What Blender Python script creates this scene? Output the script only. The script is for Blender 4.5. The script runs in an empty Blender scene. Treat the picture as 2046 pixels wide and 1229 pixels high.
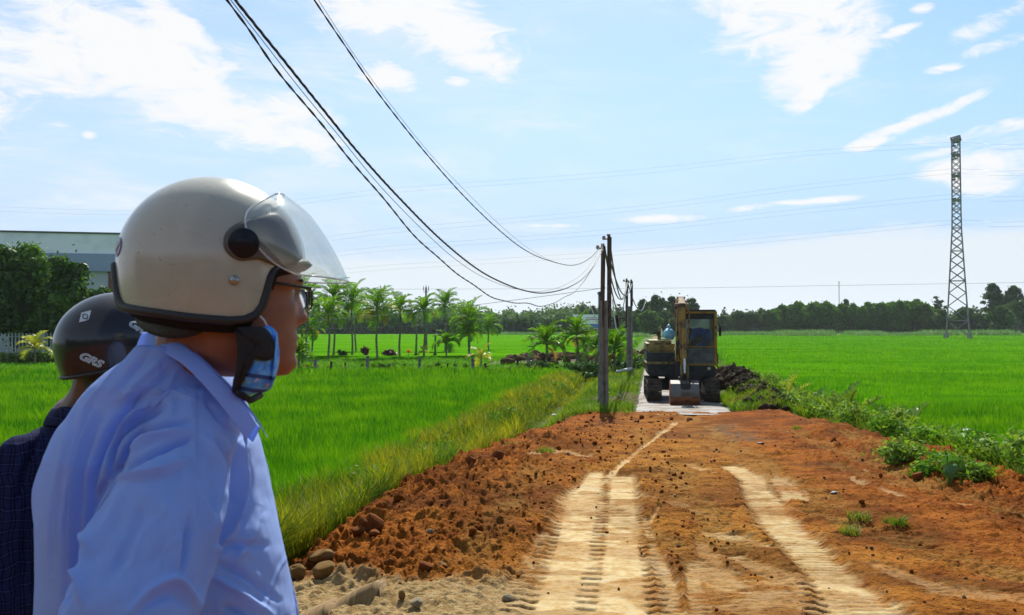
import bpy, bmesh, math, random
import numpy as np
from mathutils import Vector, Matrix, Euler
S = bpy.context.scene
COL = S.collection
R = math.radians
# ---------------------------------------------------------------- camera
FPX, CXP, CYP, HOR, CAMZ = 1750.0, 1023.0, 614.5, 652.0, 2.1
TILT = math.atan((HOR - CYP) / FPX)
cam = bpy.data.cameras.new('camera'); camo = bpy.data.objects.new('camera', cam); COL.objects.link(camo)
cam.sensor_width = 36.0; cam.lens = 36.0 * FPX / 2046.0
cam.clip_start = 0.05; cam.clip_end = 12000
camo.location = (0, 0, CAMZ); camo.rotation_euler = (math.pi / 2 + TILT, 0, 0)
cam.dof.use_dof = True; cam.dof.focus_distance = 12.0; cam.dof.aperture_fstop = 11
S.camera = camo
# ---------------------------------------------------------------- light
SUN_AZ, SUN_EL = R(6), R(48)
sd = Vector((math.sin(SUN_AZ) * math.cos(SUN_EL), math.cos(SUN_AZ) * math.cos(SUN_EL), math.sin(SUN_EL)))
sl = bpy.data.lights.new('sun', 'SUN'); slo = bpy.data.objects.new('sun', sl); COL.objects.link(slo)
sl.energy = 3.6; sl.angle = R(0.55); sl.color = (1.0, 0.95, 0.86)
slo.rotation_euler = sd.to_track_quat('Z', 'Y').to_euler()
S.view_settings.view_transform = 'Standard'; S.view_settings.look = 'None'
S.view_settings.exposure = 1.0; S.view_settings.gamma = 1.0
# ---------------------------------------------------------------- pixel <-> place helpers (photo pixels, 2046 x 1229)
ct, st = math.cos(TILT), math.sin(TILT)
def ray(px, py):
    a, c = (px - CXP) / FPX, (CYP - py) / FPX
    return np.array([a, ct - c * st, st + c * ct])
def P(px, py, Y):
    d = ray(px, py); return Vector(d * (Y / d[1]) + np.array([0, 0, CAMZ]))
def G(px, py, z=0.0):
    d = ray(px, py); return Vector(d * ((z - CAMZ) / d[2]) + np.array([0, 0, CAMZ]))
def proj(V):
    V = np.asarray(V); x, y, z = V[:, 0], V[:, 1], V[:, 2] - CAMZ
    dep = y * ct + z * st; up = -y * st + z * ct
    return CXP + FPX * x / dep, CYP - FPX * up / dep
# ---------------------------------------------------------------- numpy noise
def vn(x, y, s=0):
    xi = np.floor(x).astype(np.int64); yi = np.floor(y).astype(np.int64)
    fx, fy = x - xi, y - yi
    fx = fx * fx * (3 - 2 * fx); fy = fy * fy * (3 - 2 * fy)
    def h(a, b):
        n = (a * 374761393 + b * 668265263 + s * 974634777) & 0xffffffff
        n = ((n ^ (n >> 13)) * 1274126177) & 0xffffffff
        n = ((n ^ (n >> 16)) * 2246822519) & 0xffffffff
        return ((n ^ (n >> 15)) & 0xffffff) / float(0xffffff)
    return (h(xi, yi) * (1 - fx) + h(xi + 1, yi) * fx) * (1 - fy) + (h(xi, yi + 1) * (1 - fx) + h(xi + 1, yi + 1) * fx) * fy
def fbm(x, y, o=4, s=0, g=0.5):
    t = np.zeros_like(x, dtype=float); a = 1.0; n = 0
    for k in range(o):
        t += a * vn(x, y, s + k * 17); n += a; a *= g; x = x * 2.03 + 3.1; y = y * 2.03 + 7.7
    return t / n
def sst(a, b, x):
    t = np.clip((x - a) / (b - a), 0, 1); return t * t * (3 - 2 * t)
# ---------------------------------------------------------------- objects
def link(o, parent=None):
    COL.objects.link(o)
    if parent is not None: o.parent = parent
    return o
def tag(o, label=None, cat=None, group=None, kind=None):
    if label: o['label'] = label
    if cat: o['category'] = cat
    if group: o['group'] = group
    if kind: o['kind'] = kind
    return o
def empty(name, loc=(0, 0, 0), rz=0, label=None, cat=None, group=None):
    o = bpy.data.objects.new(name, None); o.empty_display_size = .2
    o.location = loc; o.rotation_euler = (0, 0, rz); link(o)
    return tag(o, label, cat, group)
def npmesh(name, V, faces, mat=None, parent=None, smooth=True, attrs=None, colors=None):
    """faces: list of int arrays (n,3) or (n,4)"""
    V = np.asarray(V, dtype=np.float32); me = bpy.data.meshes.new(name)
    faces = [np.asarray(f, dtype=np.int32) for f in faces if len(f)]
    me.vertices.add(len(V)); me.vertices.foreach_set('co', V.ravel())
    li = np.concatenate([f.ravel() for f in faces])
    tot = np.concatenate([np.full(len(f), f.shape[1], np.int32) for f in faces])
    st_ = np.concatenate([[0], np.cumsum(tot)[:-1]]).astype(np.int32)
    me.loops.add(len(li)); me.loops.foreach_set('vertex_index', li)
    me.polygons.add(len(tot)); me.polygons.foreach_set('loop_start', st_); me.polygons.foreach_set('loop_total', tot)
    me.polygons.foreach_set('use_smooth', np.full(len(tot), smooth))
    for k, v in (attrs or {}).items():
        a = me.attributes.new(k, 'FLOAT', 'POINT'); a.data.foreach_set('value', np.asarray(v, np.float32))
    me.update(); me.validate()
    o = bpy.data.objects.new(name, me)
    if mat: me.materials.append(mat)
    return link(o, parent)
class MB:
    """mesh builder: collects (V, F) pieces"""
    def __init__(s): s.V = []; s.F3 = []; s.F4 = []; s.n = 0
    def add(s, V, F):
        V = np.asarray(V, float).reshape(-1, 3)
        for f in F:
            f = np.asarray(f, int)
            if f.ndim == 1: f = f[None]
            if not len(f): continue
            (s.F3 if f.shape[1] == 3 else s.F4).append(f + s.n)
        s.V.append(V); s.n += len(V); return s
    def box(s, c, d, rot=None, taper=1.0, bev=0.0):
        hx, hy, hz = d[0] / 2, d[1] / 2, d[2] / 2
        if bev > 0:
            bm = bmesh.new(); bmesh.ops.create_cube(bm, size=1)
            for v in bm.verts:
                k = taper if v.co.z > 0 else 1
                v.co = Vector((v.co.x * d[0] * k, v.co.y * d[1] * k, v.co.z * d[2]))
            bmesh.ops.bevel(bm, geom=bm.edges[:], offset=bev, segments=2, affect='EDGES')
            bmesh.ops.triangulate(bm, faces=bm.faces[:]); bm.verts.ensure_lookup_table()
            V = np.array([v.co[:] for v in bm.verts]); F = [np.array([[v.index for v in f.verts] for f in bm.faces])]; bm.free()
        else:
            V = np.array([(x * (taper if z > 0 else 1), y * (taper if z > 0 else 1), z) for x in (-hx, hx) for y in (-hy, hy) for z in (-hz, hz)])
            F = [np.array([(0, 1, 3, 2), (4, 6, 7, 5), (0, 4, 5, 1), (2, 3, 7, 6), (0, 2, 6, 4), (1, 5, 7, 3)])]
        if rot is not None: V = V @ np.array(Euler(rot).to_matrix()).T
        return s.add(V + np.array(c), F)
    def tube(s, pts, rad, seg=8, cap=True, sq=1.0):
        pts = [Vector(p) for p in pts]; n = len(pts)
        if not hasattr(rad, '__len__'): rad = [rad] * n
        V = []; up = None
        for i, p in enumerate(pts):
            t = (pts[min(i + 1, n - 1)] - pts[max(i - 1, 0)]).normalized()
            if up is None:
                up = Vector((0, 0, 1)) if abs(t.z) < .9 else Vector((1, 0, 0))
            a = t.cross(up)
            if a.length < 1e-5: a = t.orthogonal()
            a.normalize(); b = a.cross(t).normalized(); up = b
            for k in range(seg):
                th = 2 * math.pi * k / seg
                V.append(p + (a * math.cos(th) + b * math.sin(th) * sq) * rad[i])
        F = [(i * seg + k, i * seg + (k + 1) % seg, (i + 1) * seg + (k + 1) % seg, (i + 1) * seg + k) for i in range(n - 1) for k in range(seg)]
        F3 = []
        if cap:
            V += [pts[0], pts[-1]]; a, b = n * seg, n * seg + 1
            F3 = [(a, (k + 1) % seg, k) for k in range(seg)] + [(b, (n - 1) * seg + k, (n - 1) * seg + (k + 1) % seg) for k in range(seg)]
        return s.add([tuple(v) for v in V], [np.array(F)] + ([np.array(F3)] if F3 else []))
    def ball(s, c, r, seg=14, rings=9, rot=None):
        if not hasattr(r, '__len__'): r = (r, r, r)
        V = [(0, 0, 1)]
        for i in range(1, rings):
            ph = math.pi * i / rings
            V += [(math.sin(ph) * math.cos(2 * math.pi * k / seg), math.sin(ph) * math.sin(2 * math.pi * k / seg), math.cos(ph)) for k in range(seg)]
        V.append((0, 0, -1)); V = np.array(V) * np.array(r)
        if rot is not None: V = V @ np.array(Euler(rot).to_matrix()).T
        F4 = [(1 + i * seg + k, 1 + (i + 1) * seg + k, 1 + (i + 1) * seg + (k + 1) % seg, 1 + i * seg + (k + 1) % seg) for i in range(rings - 2) for k in range(seg)]
        e = len(V) - 1; b = 1 + (rings - 2) * seg
        F3 = [(0, 1 + k, 1 + (k + 1) % seg) for k in range(seg)] + [(e, b + (k + 1) % seg, b + k) for k in range(seg)]
        return s.add(V + np.array(c), [np.array(F4), np.array(F3)])
    def capsule(s, pts, rad, seg=14):
        s.tube(pts, rad, seg)
        for p, r in zip(pts, rad): s.ball(p, r, seg, 8)
        return s
    def cyl(s, a, b, r, seg=16, r2=None):
        return s.tube([a, b], [r, r if r2 is None else r2], seg)
    def grid(s, V, nr, nc, wrap=False):
        c = nc if wrap else nc - 1
        i = np.arange(nr - 1)[:, None] * nc; k = np.arange(c)[None]; k2 = (k + 1) % nc
        F = np.stack([i + k, i + k2, i + nc + k2, i + nc + k], -1).reshape(-1, 4)
        return s.add(V, [F])
    def loft(s, rings, seg=32):
        """rings: (cx, cy, z, ax, ay, rot, exp)"""
        V = []
        for (cx, cy, z, ax, ay, rot, e) in rings:
            for k in range(seg):
                th = 2 * math.pi * k / seg; c, q = math.cos(th), math.sin(th)
                x = ax * math.copysign(abs(c) ** (2 / e), c); y = ay * math.copysign(abs(q) ** (2 / e), q)
                V.append((cx + x * math.cos(rot) - y * math.sin(rot), cy + x * math.sin(rot) + y * math.cos(rot), z))
        n = len(rings); base = s.n; s.grid(V, n, seg, True)
        a, b = rings[0], rings[-1]
        s.add([(a[0], a[1], a[2]), (b[0], b[1], b[2])], [])
        s.F3.append(np.array([(base + n * seg, base + (k + 1) % seg, base + k) for k in range(seg)]))
        s.F3.append(np.array([(base + n * seg + 1, base + (n - 1) * seg + k, base + (n - 1) * seg + (k + 1) % seg) for k in range(seg)]))
        return s
    def arrays(s):
        return np.concatenate(s.V), ([np.concatenate(s.F3)] if s.F3 else []) + ([np.concatenate(s.F4)] if s.F4 else [])
    def build(s, name, mat=None, parent=None, smooth=False, autos=None):
        V, F = s.arrays(); o = npmesh(name, V, F, mat, parent, smooth)
        if autos: 
            bm = bmesh.new(); bm.from_mesh(o.data)
            for e in bm.edges:
                if len(e.link_faces) == 2 and e.calc_face_angle(0) > R(autos): e.smooth = False
            for f in bm.faces: f.smooth = True
            bm.to_mesh(o.data); bm.free()
        return o
def evaluated(o):
    dg = bpy.context.evaluated_depsgraph_get(); e = o.evaluated_get(dg)
    return bpy.data.meshes.new_from_object(e, depsgraph=dg)
def fuse(name, mb, voxel, smooth=6, mat=None, parent=None):
    """one continuous skin over overlapping closed pieces"""
    V, F = mb.arrays(); o = npmesh(name, V, F)
    m = o.modifiers.new('r', 'REMESH'); m.mode = 'VOXEL'; m.voxel_size = voxel; m.use_smooth_shade = True
    if smooth:
        q = o.modifiers.new('s', 'SMOOTH'); q.iterations = smooth; q.factor = .5
    me = evaluated(o); old = o.data; o.modifiers.clear(); o.data = me; bpy.data.meshes.remove(old)
    me.materials.clear()
    if mat: me.materials.append(mat)
    me.name = name
    if parent is not None: o.parent = parent
    return o
def getv(me):
    a = np.empty(len(me.vertices) * 3, np.float32); me.vertices.foreach_get('co', a); return a.reshape(-1, 3).astype(float)
def getn(me):
    a = np.empty(len(me.vertices) * 3, np.float32); me.vertex_normals.foreach_get('vector', a); return a.reshape(-1, 3).astype(float)
def setv(me, V): me.vertices.foreach_set('co', V.astype(np.float32).ravel()); me.update()
def dup(o, loc=None, rz=None, sc=None, label=None, group=None, parent=None):
    c = o.copy(); COL.objects.link(c)
    c.parent = parent
    if loc is not None: c.location = loc
    if rz is not None: c.rotation_euler = (0, 0, rz)
    if sc is not None: c.scale = (sc, sc, sc) if not hasattr(sc, '__len__') else sc
    if label: c['label'] = label
    if group: c['group'] = group
    for ch in o.children: 
        d = dup(ch, parent=c)
    return c
# ---------------------------------------------------------------- materials
class NT:
    def __init__(s, nt): s.nt = nt; s.n = nt.nodes; s.l = nt.links
    def new(s, t, **kw):
        n = s.n.new(t)
        for k, v in kw.items(): setattr(n, k, v)
        return n
    def set(s, sock, v):
        if hasattr(v, 'is_output') or hasattr(v, 'links') and not isinstance(v, (int, float)): s.l.new(v, sock)
        else: sock.default_value = v
    def math(s, op, a, b=0.0, c=None, clamp=False):
        n = s.new('ShaderNodeMath', operation=op); n.use_clamp = clamp
        s.set(n.inputs[0], a); s.set(n.inputs[1], b)
        if c is not None: s.set(n.inputs[2], c)
        return n.outputs[0]
    def mix(s, f, a, b, blend='MIX'):
        n = s.new('ShaderNodeMix', data_type='RGBA', blend_type=blend)
        s.set(n.inputs[0], f)
        for i, v in ((6, a), (7, b)):
            s.set(n.inputs[i], v if hasattr(v, 'links') else (*v[:3], 1))
        return n.outputs[2]
    def noise(s, scale, detail=4, rough=.5, vec=None, dist=0.0, dims='3D'):
        n = s.new('ShaderNodeTexNoise', noise_dimensions=dims); n.inputs['Scale'].default_value = scale
        n.inputs['Detail'].default_value = detail; n.inputs['Roughness'].default_value = rough; n.inputs['Distortion'].default_value = dist
        if vec is not None: s.l.new(vec, n.inputs['Vector'])
        return n.outputs['Fac']
    def ramp(s, f, a, b, smooth=True):
        n = s.new('ShaderNodeMapRange'); n.interpolation_type = 'SMOOTHSTEP' if smooth else 'LINEAR'
        s.set(n.inputs[0], f); s.set(n.inputs[1], a); s.set(n.inputs[2], b); return n.outputs[0]
    def attr(s, name):
        return s.new('ShaderNodeAttribute', attribute_name=name).outputs['Fac']
    def coord(s, k='Object'):
        return s.new('ShaderNodeTexCoord').outputs[k]
    def geo(s): return s.new('ShaderNodeNewGeometry').outputs['Position']
    def bump(s, h, strength=.3, dist=.01):
        n = s.new('ShaderNodeBump'); n.inputs['Strength'].default_value = strength; n.inputs['Distance'].default_value = dist
        s.l.new(h, n.inputs['Height']); return n.outputs[0]
def newmat(name):
    m = bpy.data.materials.new(name); m.use_nodes = True; T = NT(m.node_tree)
    b = T.n.get('Principled BSDF'); return m, T, b
def paint(name, c, rough=.5, var=.12, scale=6, c2=None, metal=0.0, coat=0.0, bump=0.0, bscale=40, spec=None, lo=.45, hi=.65):
    m, T, b = newmat(name); spec = (.06 if rough >= .88 else .5) if spec is None else spec
    n = T.noise(scale, 5, .6, T.coord())
    c2 = c2 or tuple(x * (1 - var * 2.2) for x in c)
    T.l.new(T.mix(T.ramp(n, lo, hi), c, c2), b.inputs['Base Color'])
    b.inputs['Roughness'].default_value = rough; b.inputs['Metallic'].default_value = metal
    b.inputs['Coat Weight'].default_value = coat; b.inputs['Specular IOR Level'].default_value = spec
    if bump: T.l.new(T.bump(T.noise(bscale, 4, .6, T.coord()), bump, .01), b.inputs['Normal'])
    return m
def leafmat(name, c1, c2, tr=.4, gloss=.05, scale=.25, c3=None, world=True, rough=.4):
    """thin leaf: diffuse + translucent + a little gloss; c1..c2 by leaf, c3 in broad patches"""
    m, T, b = newmat(name); T.n.remove(b)
    out = T.n.get('Material Output')
    r = T.attr('rnd'); col = T.mix(r, c1, c2)
    nz = T.noise(scale, 3, .5, T.geo())
    if c3: col = T.mix(T.ramp(nz, .5, .68), col, c3)
    d = T.new('ShaderNodeBsdfDiffuse'); t = T.new('ShaderNodeBsdfTranslucent'); g = T.new('ShaderNodeBsdfGlossy'); g.inputs['Roughness'].default_value = rough
    T.l.new(col, d.inputs[0]); T.l.new(T.mix(1.0, col, (1.25, 1.15, .55), 'MULTIPLY'), t.inputs[0])
    a = T.new('ShaderNodeMixShader'); a.inputs[0].default_value = tr; T.l.new(d.outputs[0], a.inputs[1]); T.l.new(t.outputs[0], a.inputs[2])
    e = T.new('ShaderNodeMixShader'); e.inputs[0].default_value = gloss; T.l.new(a.outputs[0], e.inputs[1]); T.l.new(g.outputs[0], e.inputs[2])
    T.l.new(e.outputs[0], out.inputs[0]); return m
# ---------------------------------------------------------------- sky
W = bpy.data.worlds.new('World'); S.world = W; W.use_nodes = True
T = NT(W.node_tree); bg = T.n.get('Background')
sky = T.new('ShaderNodeTexSky', sky_type='NISHITA'); sky.sun_disc = False; sky.sun_elevation = SUN_EL; sky.sun_rotation = SUN_AZ % (2 * math.pi)
sky.air_density = .6; sky.dust_density = .35; sky.ozone_density = 1.6; sky.altitude = 50
SKYS = 0.1
vec = T.coord('Generated')
sep = T.new('ShaderNodeSeparateXYZ'); T.l.new(vec, sep.inputs[0]); dx, dy, dz = sep.outputs
az = T.math('ARCTAN2', dx, dy); el = T.math('ARCSINE', dz)
# wispy distortion of direction
cmb = T.new('ShaderNodeCombineXYZ'); T.l.new(T.math('MULTIPLY', az, 1.0), cmb.inputs[0]); T.l.new(T.math('MULTIPLY', el, 2.6), cmb.inputs[1])
nA = T.noise(4.5, 8, .62, cmb.outputs[0], .6); nB = T.noise(16.0, 9, .68, cmb.outputs[0], .9)
cm2 = T.new('ShaderNodeCombineXYZ'); T.l.new(T.math('MULTIPLY_ADD', el, .6, az), cm2.inputs[0]); T.l.new(T.math('MULTIPLY', el, 5.0), cm2.inputs[1])
nC = T.noise(5.0, 9, .7, cm2.outputs[0], .5)
def cloud(px, py, lx, ly, ang, s=1.0):
    """soft ellipse centred on the direction of photo point, half axes in photo px, tilted"""
    d = Vector(ray(px, py)).normalized(); a0 = math.atan2(d.x, d.y); e0 = math.asin(d.z)
    kx = 1 / (lx / FPX); ky = 1 / (ly / FPX); c, q = math.cos(ang), math.sin(ang)
    u = T.math('SUBTRACT', az, a0); v = T.math('SUBTRACT', el, e0)
    p = T.math('MULTIPLY_ADD', u, c * kx, T.math('MULTIPLY', v, q * kx)); r = T.math('MULTIPLY_ADD', u, -q * ky, T.math('MULTIPLY', v, c * ky))
    rr = T.math('MULTIPLY_ADD', p, p, T.math('MULTIPLY', r, r))
    return T.math('MULTIPLY', T.math('SUBTRACT', 1.0, rr), s)
A = R
cl = None
for args in [(40, 85, 420, 75, A(-8)), (280, 130, 330, 95, A(-22)), (470, 215, 250, 48, A(-25)), (350, 45, 120, 26, A(-35)), (-250, 60, 400, 130, 0),
             (600, 250, 105, 62, A(-25)), (800, 20, 240, 75, A(-14)), (910, 80, 150, 48, A(-25)), (780, 155, 60, 28, A(-12)),
             (1560, 20, 215, 85, A(-12)), (1640, 120, 105, 62, A(25)), (1615, 190, 55, 26, A(35)), (1530, 55, 60, 18, 0), (1840, 18, 24, 12, 0), (1800, 60, 40, 10, A(10)),
             (1985, 45, 100, 20, A(18), .7), (1990, 90, 90, 12, A(10), .6), (1825, 245, 95, 13, A(16)), (1735, 287, 48, 13, A(10)), (1935, 200, 38, 9, A(20), .8), (1885, 137, 34, 9, A(8), .8),
             (2000, 330, 120, 40, A(5), .9), (1850, 310, 60, 8, A(6), .6), (1320, 437, 85, 10, 0, .9), (1500, 415, 52, 7, A(6), .8), (1640, 400, 75, 7, A(2), .7), (1110, 451, 60, 4, 0, .6),
             (1760, 480, 150, 16, A(4), .7), (125, 180, 40, 7, 0, .8), (118, 248, 26, 6, 0, .7), (178, 270, 14, 8, 0, .7), (910, 163, 34, 10, 0, .8), (1960, 262, 120, 12, A(6), .5)]:
    c = cloud(*args); cl = c if cl is None else T.math('SMOOTH_MAX', cl, c, .35) if False else T.math('MAXIMUM', cl, c)
wob = T.math('ADD', T.math('MULTIPLY', T.math('SUBTRACT', nA, .5), 2.4), T.math('MULTIPLY', T.math('SUBTRACT', nB, .5), 3.6))
m1 = T.ramp(T.math('ADD', cl, wob), -.28, .98)
# low bank of thin cloud over the horizon and a broad milky veil
e_top = Vector(ray(1300, 505)).normalized().z
bank = T.math('MULTIPLY', T.ramp(T.math('ADD', el, T.math('ADD', T.math('MULTIPLY', T.math('SUBTRACT', nC, .5), .05), T.math('MULTIPLY', az, -.035))), e_top + .012, e_top - .012), .97)
veil = T.math('MULTIPLY', T.ramp(nC, .35, .8), T.ramp(az, .5, -.35))
veil = T.math('ADD', T.math('MULTIPLY', veil, .55), T.math('MULTIPLY', T.ramp(nC, .48, .72), T.math('MULTIPLY', T.ramp(nA, .42, .62), .35)))
mask = T.math('MAXIMUM', T.math('MAXIMUM', m1, bank), veil, clamp=True)
base = T.mix(1.0, sky.outputs[0], (.92, 1.04, .98), 'MULTIPLY')
base = T.mix(T.math('MULTIPLY', T.ramp(el, .36, .06), .93), base, (2.5, 3.42, 4.65))
blue = T.mix(T.math('MULTIPLY', T.ramp(az, .55, -.2), .22), base, (4.0, 4.5, 5.0))
cc = T.mix(bank, (4.75, 4.8, 4.85), (3.95, 4.35, 4.65))
col = T.mix(mask, blue, cc)
T.l.new(col, bg.inputs[0]); bg.inputs[1].default_value = SKYS
W.cycles.sampling_method = 'MANUAL'; W.cycles.sample_map_resolution = 512
# ================================================================ terrain
def pl(Y, tab):
    a = np.array(tab, float); return np.interp(Y, a[:, 0], a[:, 1])
XL = [(-20, -7), (1, -7), (3.2, -4.6), (4.6, -2.5), (5.6, -1.62), (7.2, -1.35), (9.2, -1.05), (11, -.65), (13.2, -.12), (15, .3), (17.7, .85), (20, 1.45), (24, 2.0), (30, 3.0), (70, 9.3), (400, 62.6)]
XR = [(-20, 9), (4, 7.6), (6, 5.6), (8.5, 5.3), (10.6, 5.55), (12.7, 5.75), (15, 5.9), (18.5, 6.3), (22, 6.4), (30, 7.7), (70, 14), (400, 67)]
def xl(Y): return pl(Y, XL)
def xr(Y): return pl(Y, XR)
def zr(Y): return .1 + .4 * (1 - sst(5, 21, Y)) - .1 * sst(20.5, 24, Y) - .0 * Y
LIPZ = -.5
def HT(X, Y):
    e1, e2 = X - xl(Y), xr(Y) - X
    wl = np.where(Y < 19, .9, 1.2)
    k = sst(-1, 0.0, e1 / wl) * sst(-1, 0.0, e2 / 1.7)
    far = sst(60, 90, Y)
    z = LIPZ + (zr(Y) - LIPZ) * k * (1 - far * .62)
    # water ditch beside the lane
    dd = (X - (xl(Y) - 1.15)) / .62
    z -= .22 * np.exp(-dd * dd) * sst(13, 17, Y) * (1 - sst(37, 42, Y))
    # earth bund between rice and ditch
    z += .16 * np.exp(-((X - (xl(Y) - 2.5)) / .6) ** 2) * sst(8, 12, Y) * (1 - sst(38, 44, Y))
    # dug-out bank right of the excavator
    dy = sst(20.3, 22.5, Y) * (1 - sst(29, 35, Y)); bx = (X - (pl(Y, [(20, 6.35), (24, 6.75), (30, 7.35), (36, 8.2)]))) / .62
    z += dy * np.exp(-bx * bx) * (.30 + .28 * sst(23, 28, Y) + .25 * (fbm(X * 2.2, Y * 2.2, 4, 5) - .5))
    # low dike with the palms on it, left, and the dug soil heap at its right end
    dk = sst(41.5, 43.5, Y) * (1 - sst(70, 78, Y)) * (1 - sst(-3.2, -2.2, X - xl(Y)))
    z += dk * .18
    hp = np.exp(-((X - 4.2) / 4.6) ** 4) * np.exp(-((Y - 57) / 3.0) ** 2)
    z += hp * (.28 + .4 * (fbm(X * .9, Y * .9, 3, 9) - .4))
    return z
def axis(lo, hi, step, far, n):
    m = np.arange(lo, hi + 1e-6, step); g = np.geomspace(step, far, n)
    return np.concatenate([lo - np.cumsum(g)[::-1] if False else lo - g[::-1], m, hi + g])
gx = axis(-26, 26, .2, 4200, 26); gy = axis(-14, 78, .2, 4200, 26)
GX, GY = np.meshgrid(gx, gy); Z = HT(GX, GY) + (fbm(GX * .9, GY * .9, 4, 3) - .5) * .07
hills = sst(500, 1500, GY) * 10; Z += hills
dirtm = ((GX > xl(GY) - .3) & (GX < xr(GY) + .3) & (GY < 21.3)).astype(float)
heap = sst(.1, .3, HT(GX, GY)) * (GX > xl(GY) - 20) * (GY > 20) * (GX > 6.0 + .24 * (GY - 20)) * (GY < 36) + np.exp(-((GX - 4.2) / 4.6) ** 4) * np.exp(-((GY - 57) / 2.4) ** 2) * (GY < 62)
def bare(X, Y): return sst(.50, .60, fbm(X * 1.1, Y * .7, 4, 66)) * (X > xl(Y) - .3) * (X < .161 * Y - .2) * (Y > 20.5) * (Y < 47)
heap = np.clip(heap + bare(GX, GY), 0, 1)
wet = np.exp(-((GX - (xl(GY) - 1.1)) / .9) ** 2) * (GY > 12) * (GY < 42)
Z = np.where(dirtm > 0, Z - .12, Z); Z = Z - .07 * ((np.abs(GX - .161 * GY - .7) < 1.12) & (GY > 19) & (GY < 48.5))
m, T, b = newmat('field_soil')
n1 = T.noise(1.3, 6, .6, T.geo()); n2 = T.noise(.12, 4, .5, T.geo())
g1 = T.mix(T.ramp(n1, .4, .62), (.045, .10, .016), (.10, .115, .035))
g1 = T.mix(T.ramp(n2, .45, .6), g1, (.06, .15, .015))
soil = T.mix(T.ramp(T.noise(5, 6, .65, T.geo()), .35, .65), (.045, .033, .024), (.13, .095, .062))
c = T.mix(T.attr('heap'), g1, soil); c = T.mix(T.attr('wet'), c, (.05, .042, .022)); c = T.mix(T.attr('dirt'), c, (.20, .07, .01))
T.l.new(c, b.inputs['Base Color']); b.inputs['Roughness'].default_value = .95; b.inputs['Specular IOR Level'].default_value = .15
T.l.new(T.bump(T.noise(9, 6, .7, T.geo()), .7, .06), b.inputs['Normal'])
mb = MB().grid(np.stack([GX, GY, Z], -1).reshape(-1, 3), len(gy), len(gx)); V, F = mb.arrays()
ground = tag(npmesh('ground', V, F, m, attrs={'heap': heap.ravel(), 'wet': wet.ravel(), 'dirt': dirtm.ravel()}), kind='structure')

# ---------------------------------------------------------------- dirt road surface (high resolution, real relief)
def gp(pts, z=None):
    out = []
    for (px, py) in pts:
        zz = .3
        for _ in range(8):
            p = G(px, py, zz); zz = float(zr(np.array([p.y]))[0])
        out.append((p.x, p.y))
    return np.array(out)
def segdist(X, Y, pts, wid):
    """signed lateral distance / half width, and distance along, to a ground polyline"""
    best = np.full(X.shape, 1e9); lat = np.zeros(X.shape); along = np.zeros(X.shape); w = np.ones(X.shape); s0 = 0
    for i in range(len(pts) - 1):
        a, bb = pts[i], pts[i + 1]; d = bb - a; L = np.hypot(*d); d = d / L
        rx, ry = X - a[0], Y - a[1]; t = rx * d[0] + ry * d[1]; tc = np.clip(t, 0, L)
        ds = np.hypot(rx - tc * d[0], ry - tc * d[1]); l = rx * d[1] - ry * d[0]
        k = ds < best; best = np.where(k, ds, best); lat = np.where(k, np.sign(l) * ds, lat); along = np.where(k, s0 + tc, along)
        w = np.where(k, wid[i] + (wid[i + 1] - wid[i]) * tc / L, w); s0 += L
    return lat / w, along, best, w
NR, NC = 660, 880
iy = np.linspace(1 / 3.9, 1 / 21.6, NR); Yr = 1 / iy; Yr = np.concatenate([np.linspace(-13, 3.8, 60), Yr])
U = np.linspace(-.12, 1.12, NC); YY = np.repeat(Yr[:, None], NC, 1)
L0, R0 = xl(Yr)[:, None], xr(Yr)[:, None]
XX = L0 + (R0 - L0) * U[None]
XX = np.where((U[None] < 0), L0 + U[None] * 5, XX); XX = np.where((U[None] > 1), R0 + (U[None] - 1) * 5, XX)
near = XX[:, :]; e1 = XX - L0; e2 = R0 - XX
edge = np.minimum(e1, e2)
wob = (fbm(XX * 1.3, YY * 1.3, 4, 21) - .5) * .7
Zd = zr(YY) + .0
pale = np.zeros_like(Zd); press = np.zeros_like(Zd); cle = np.zeros_like(Zd)
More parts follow.
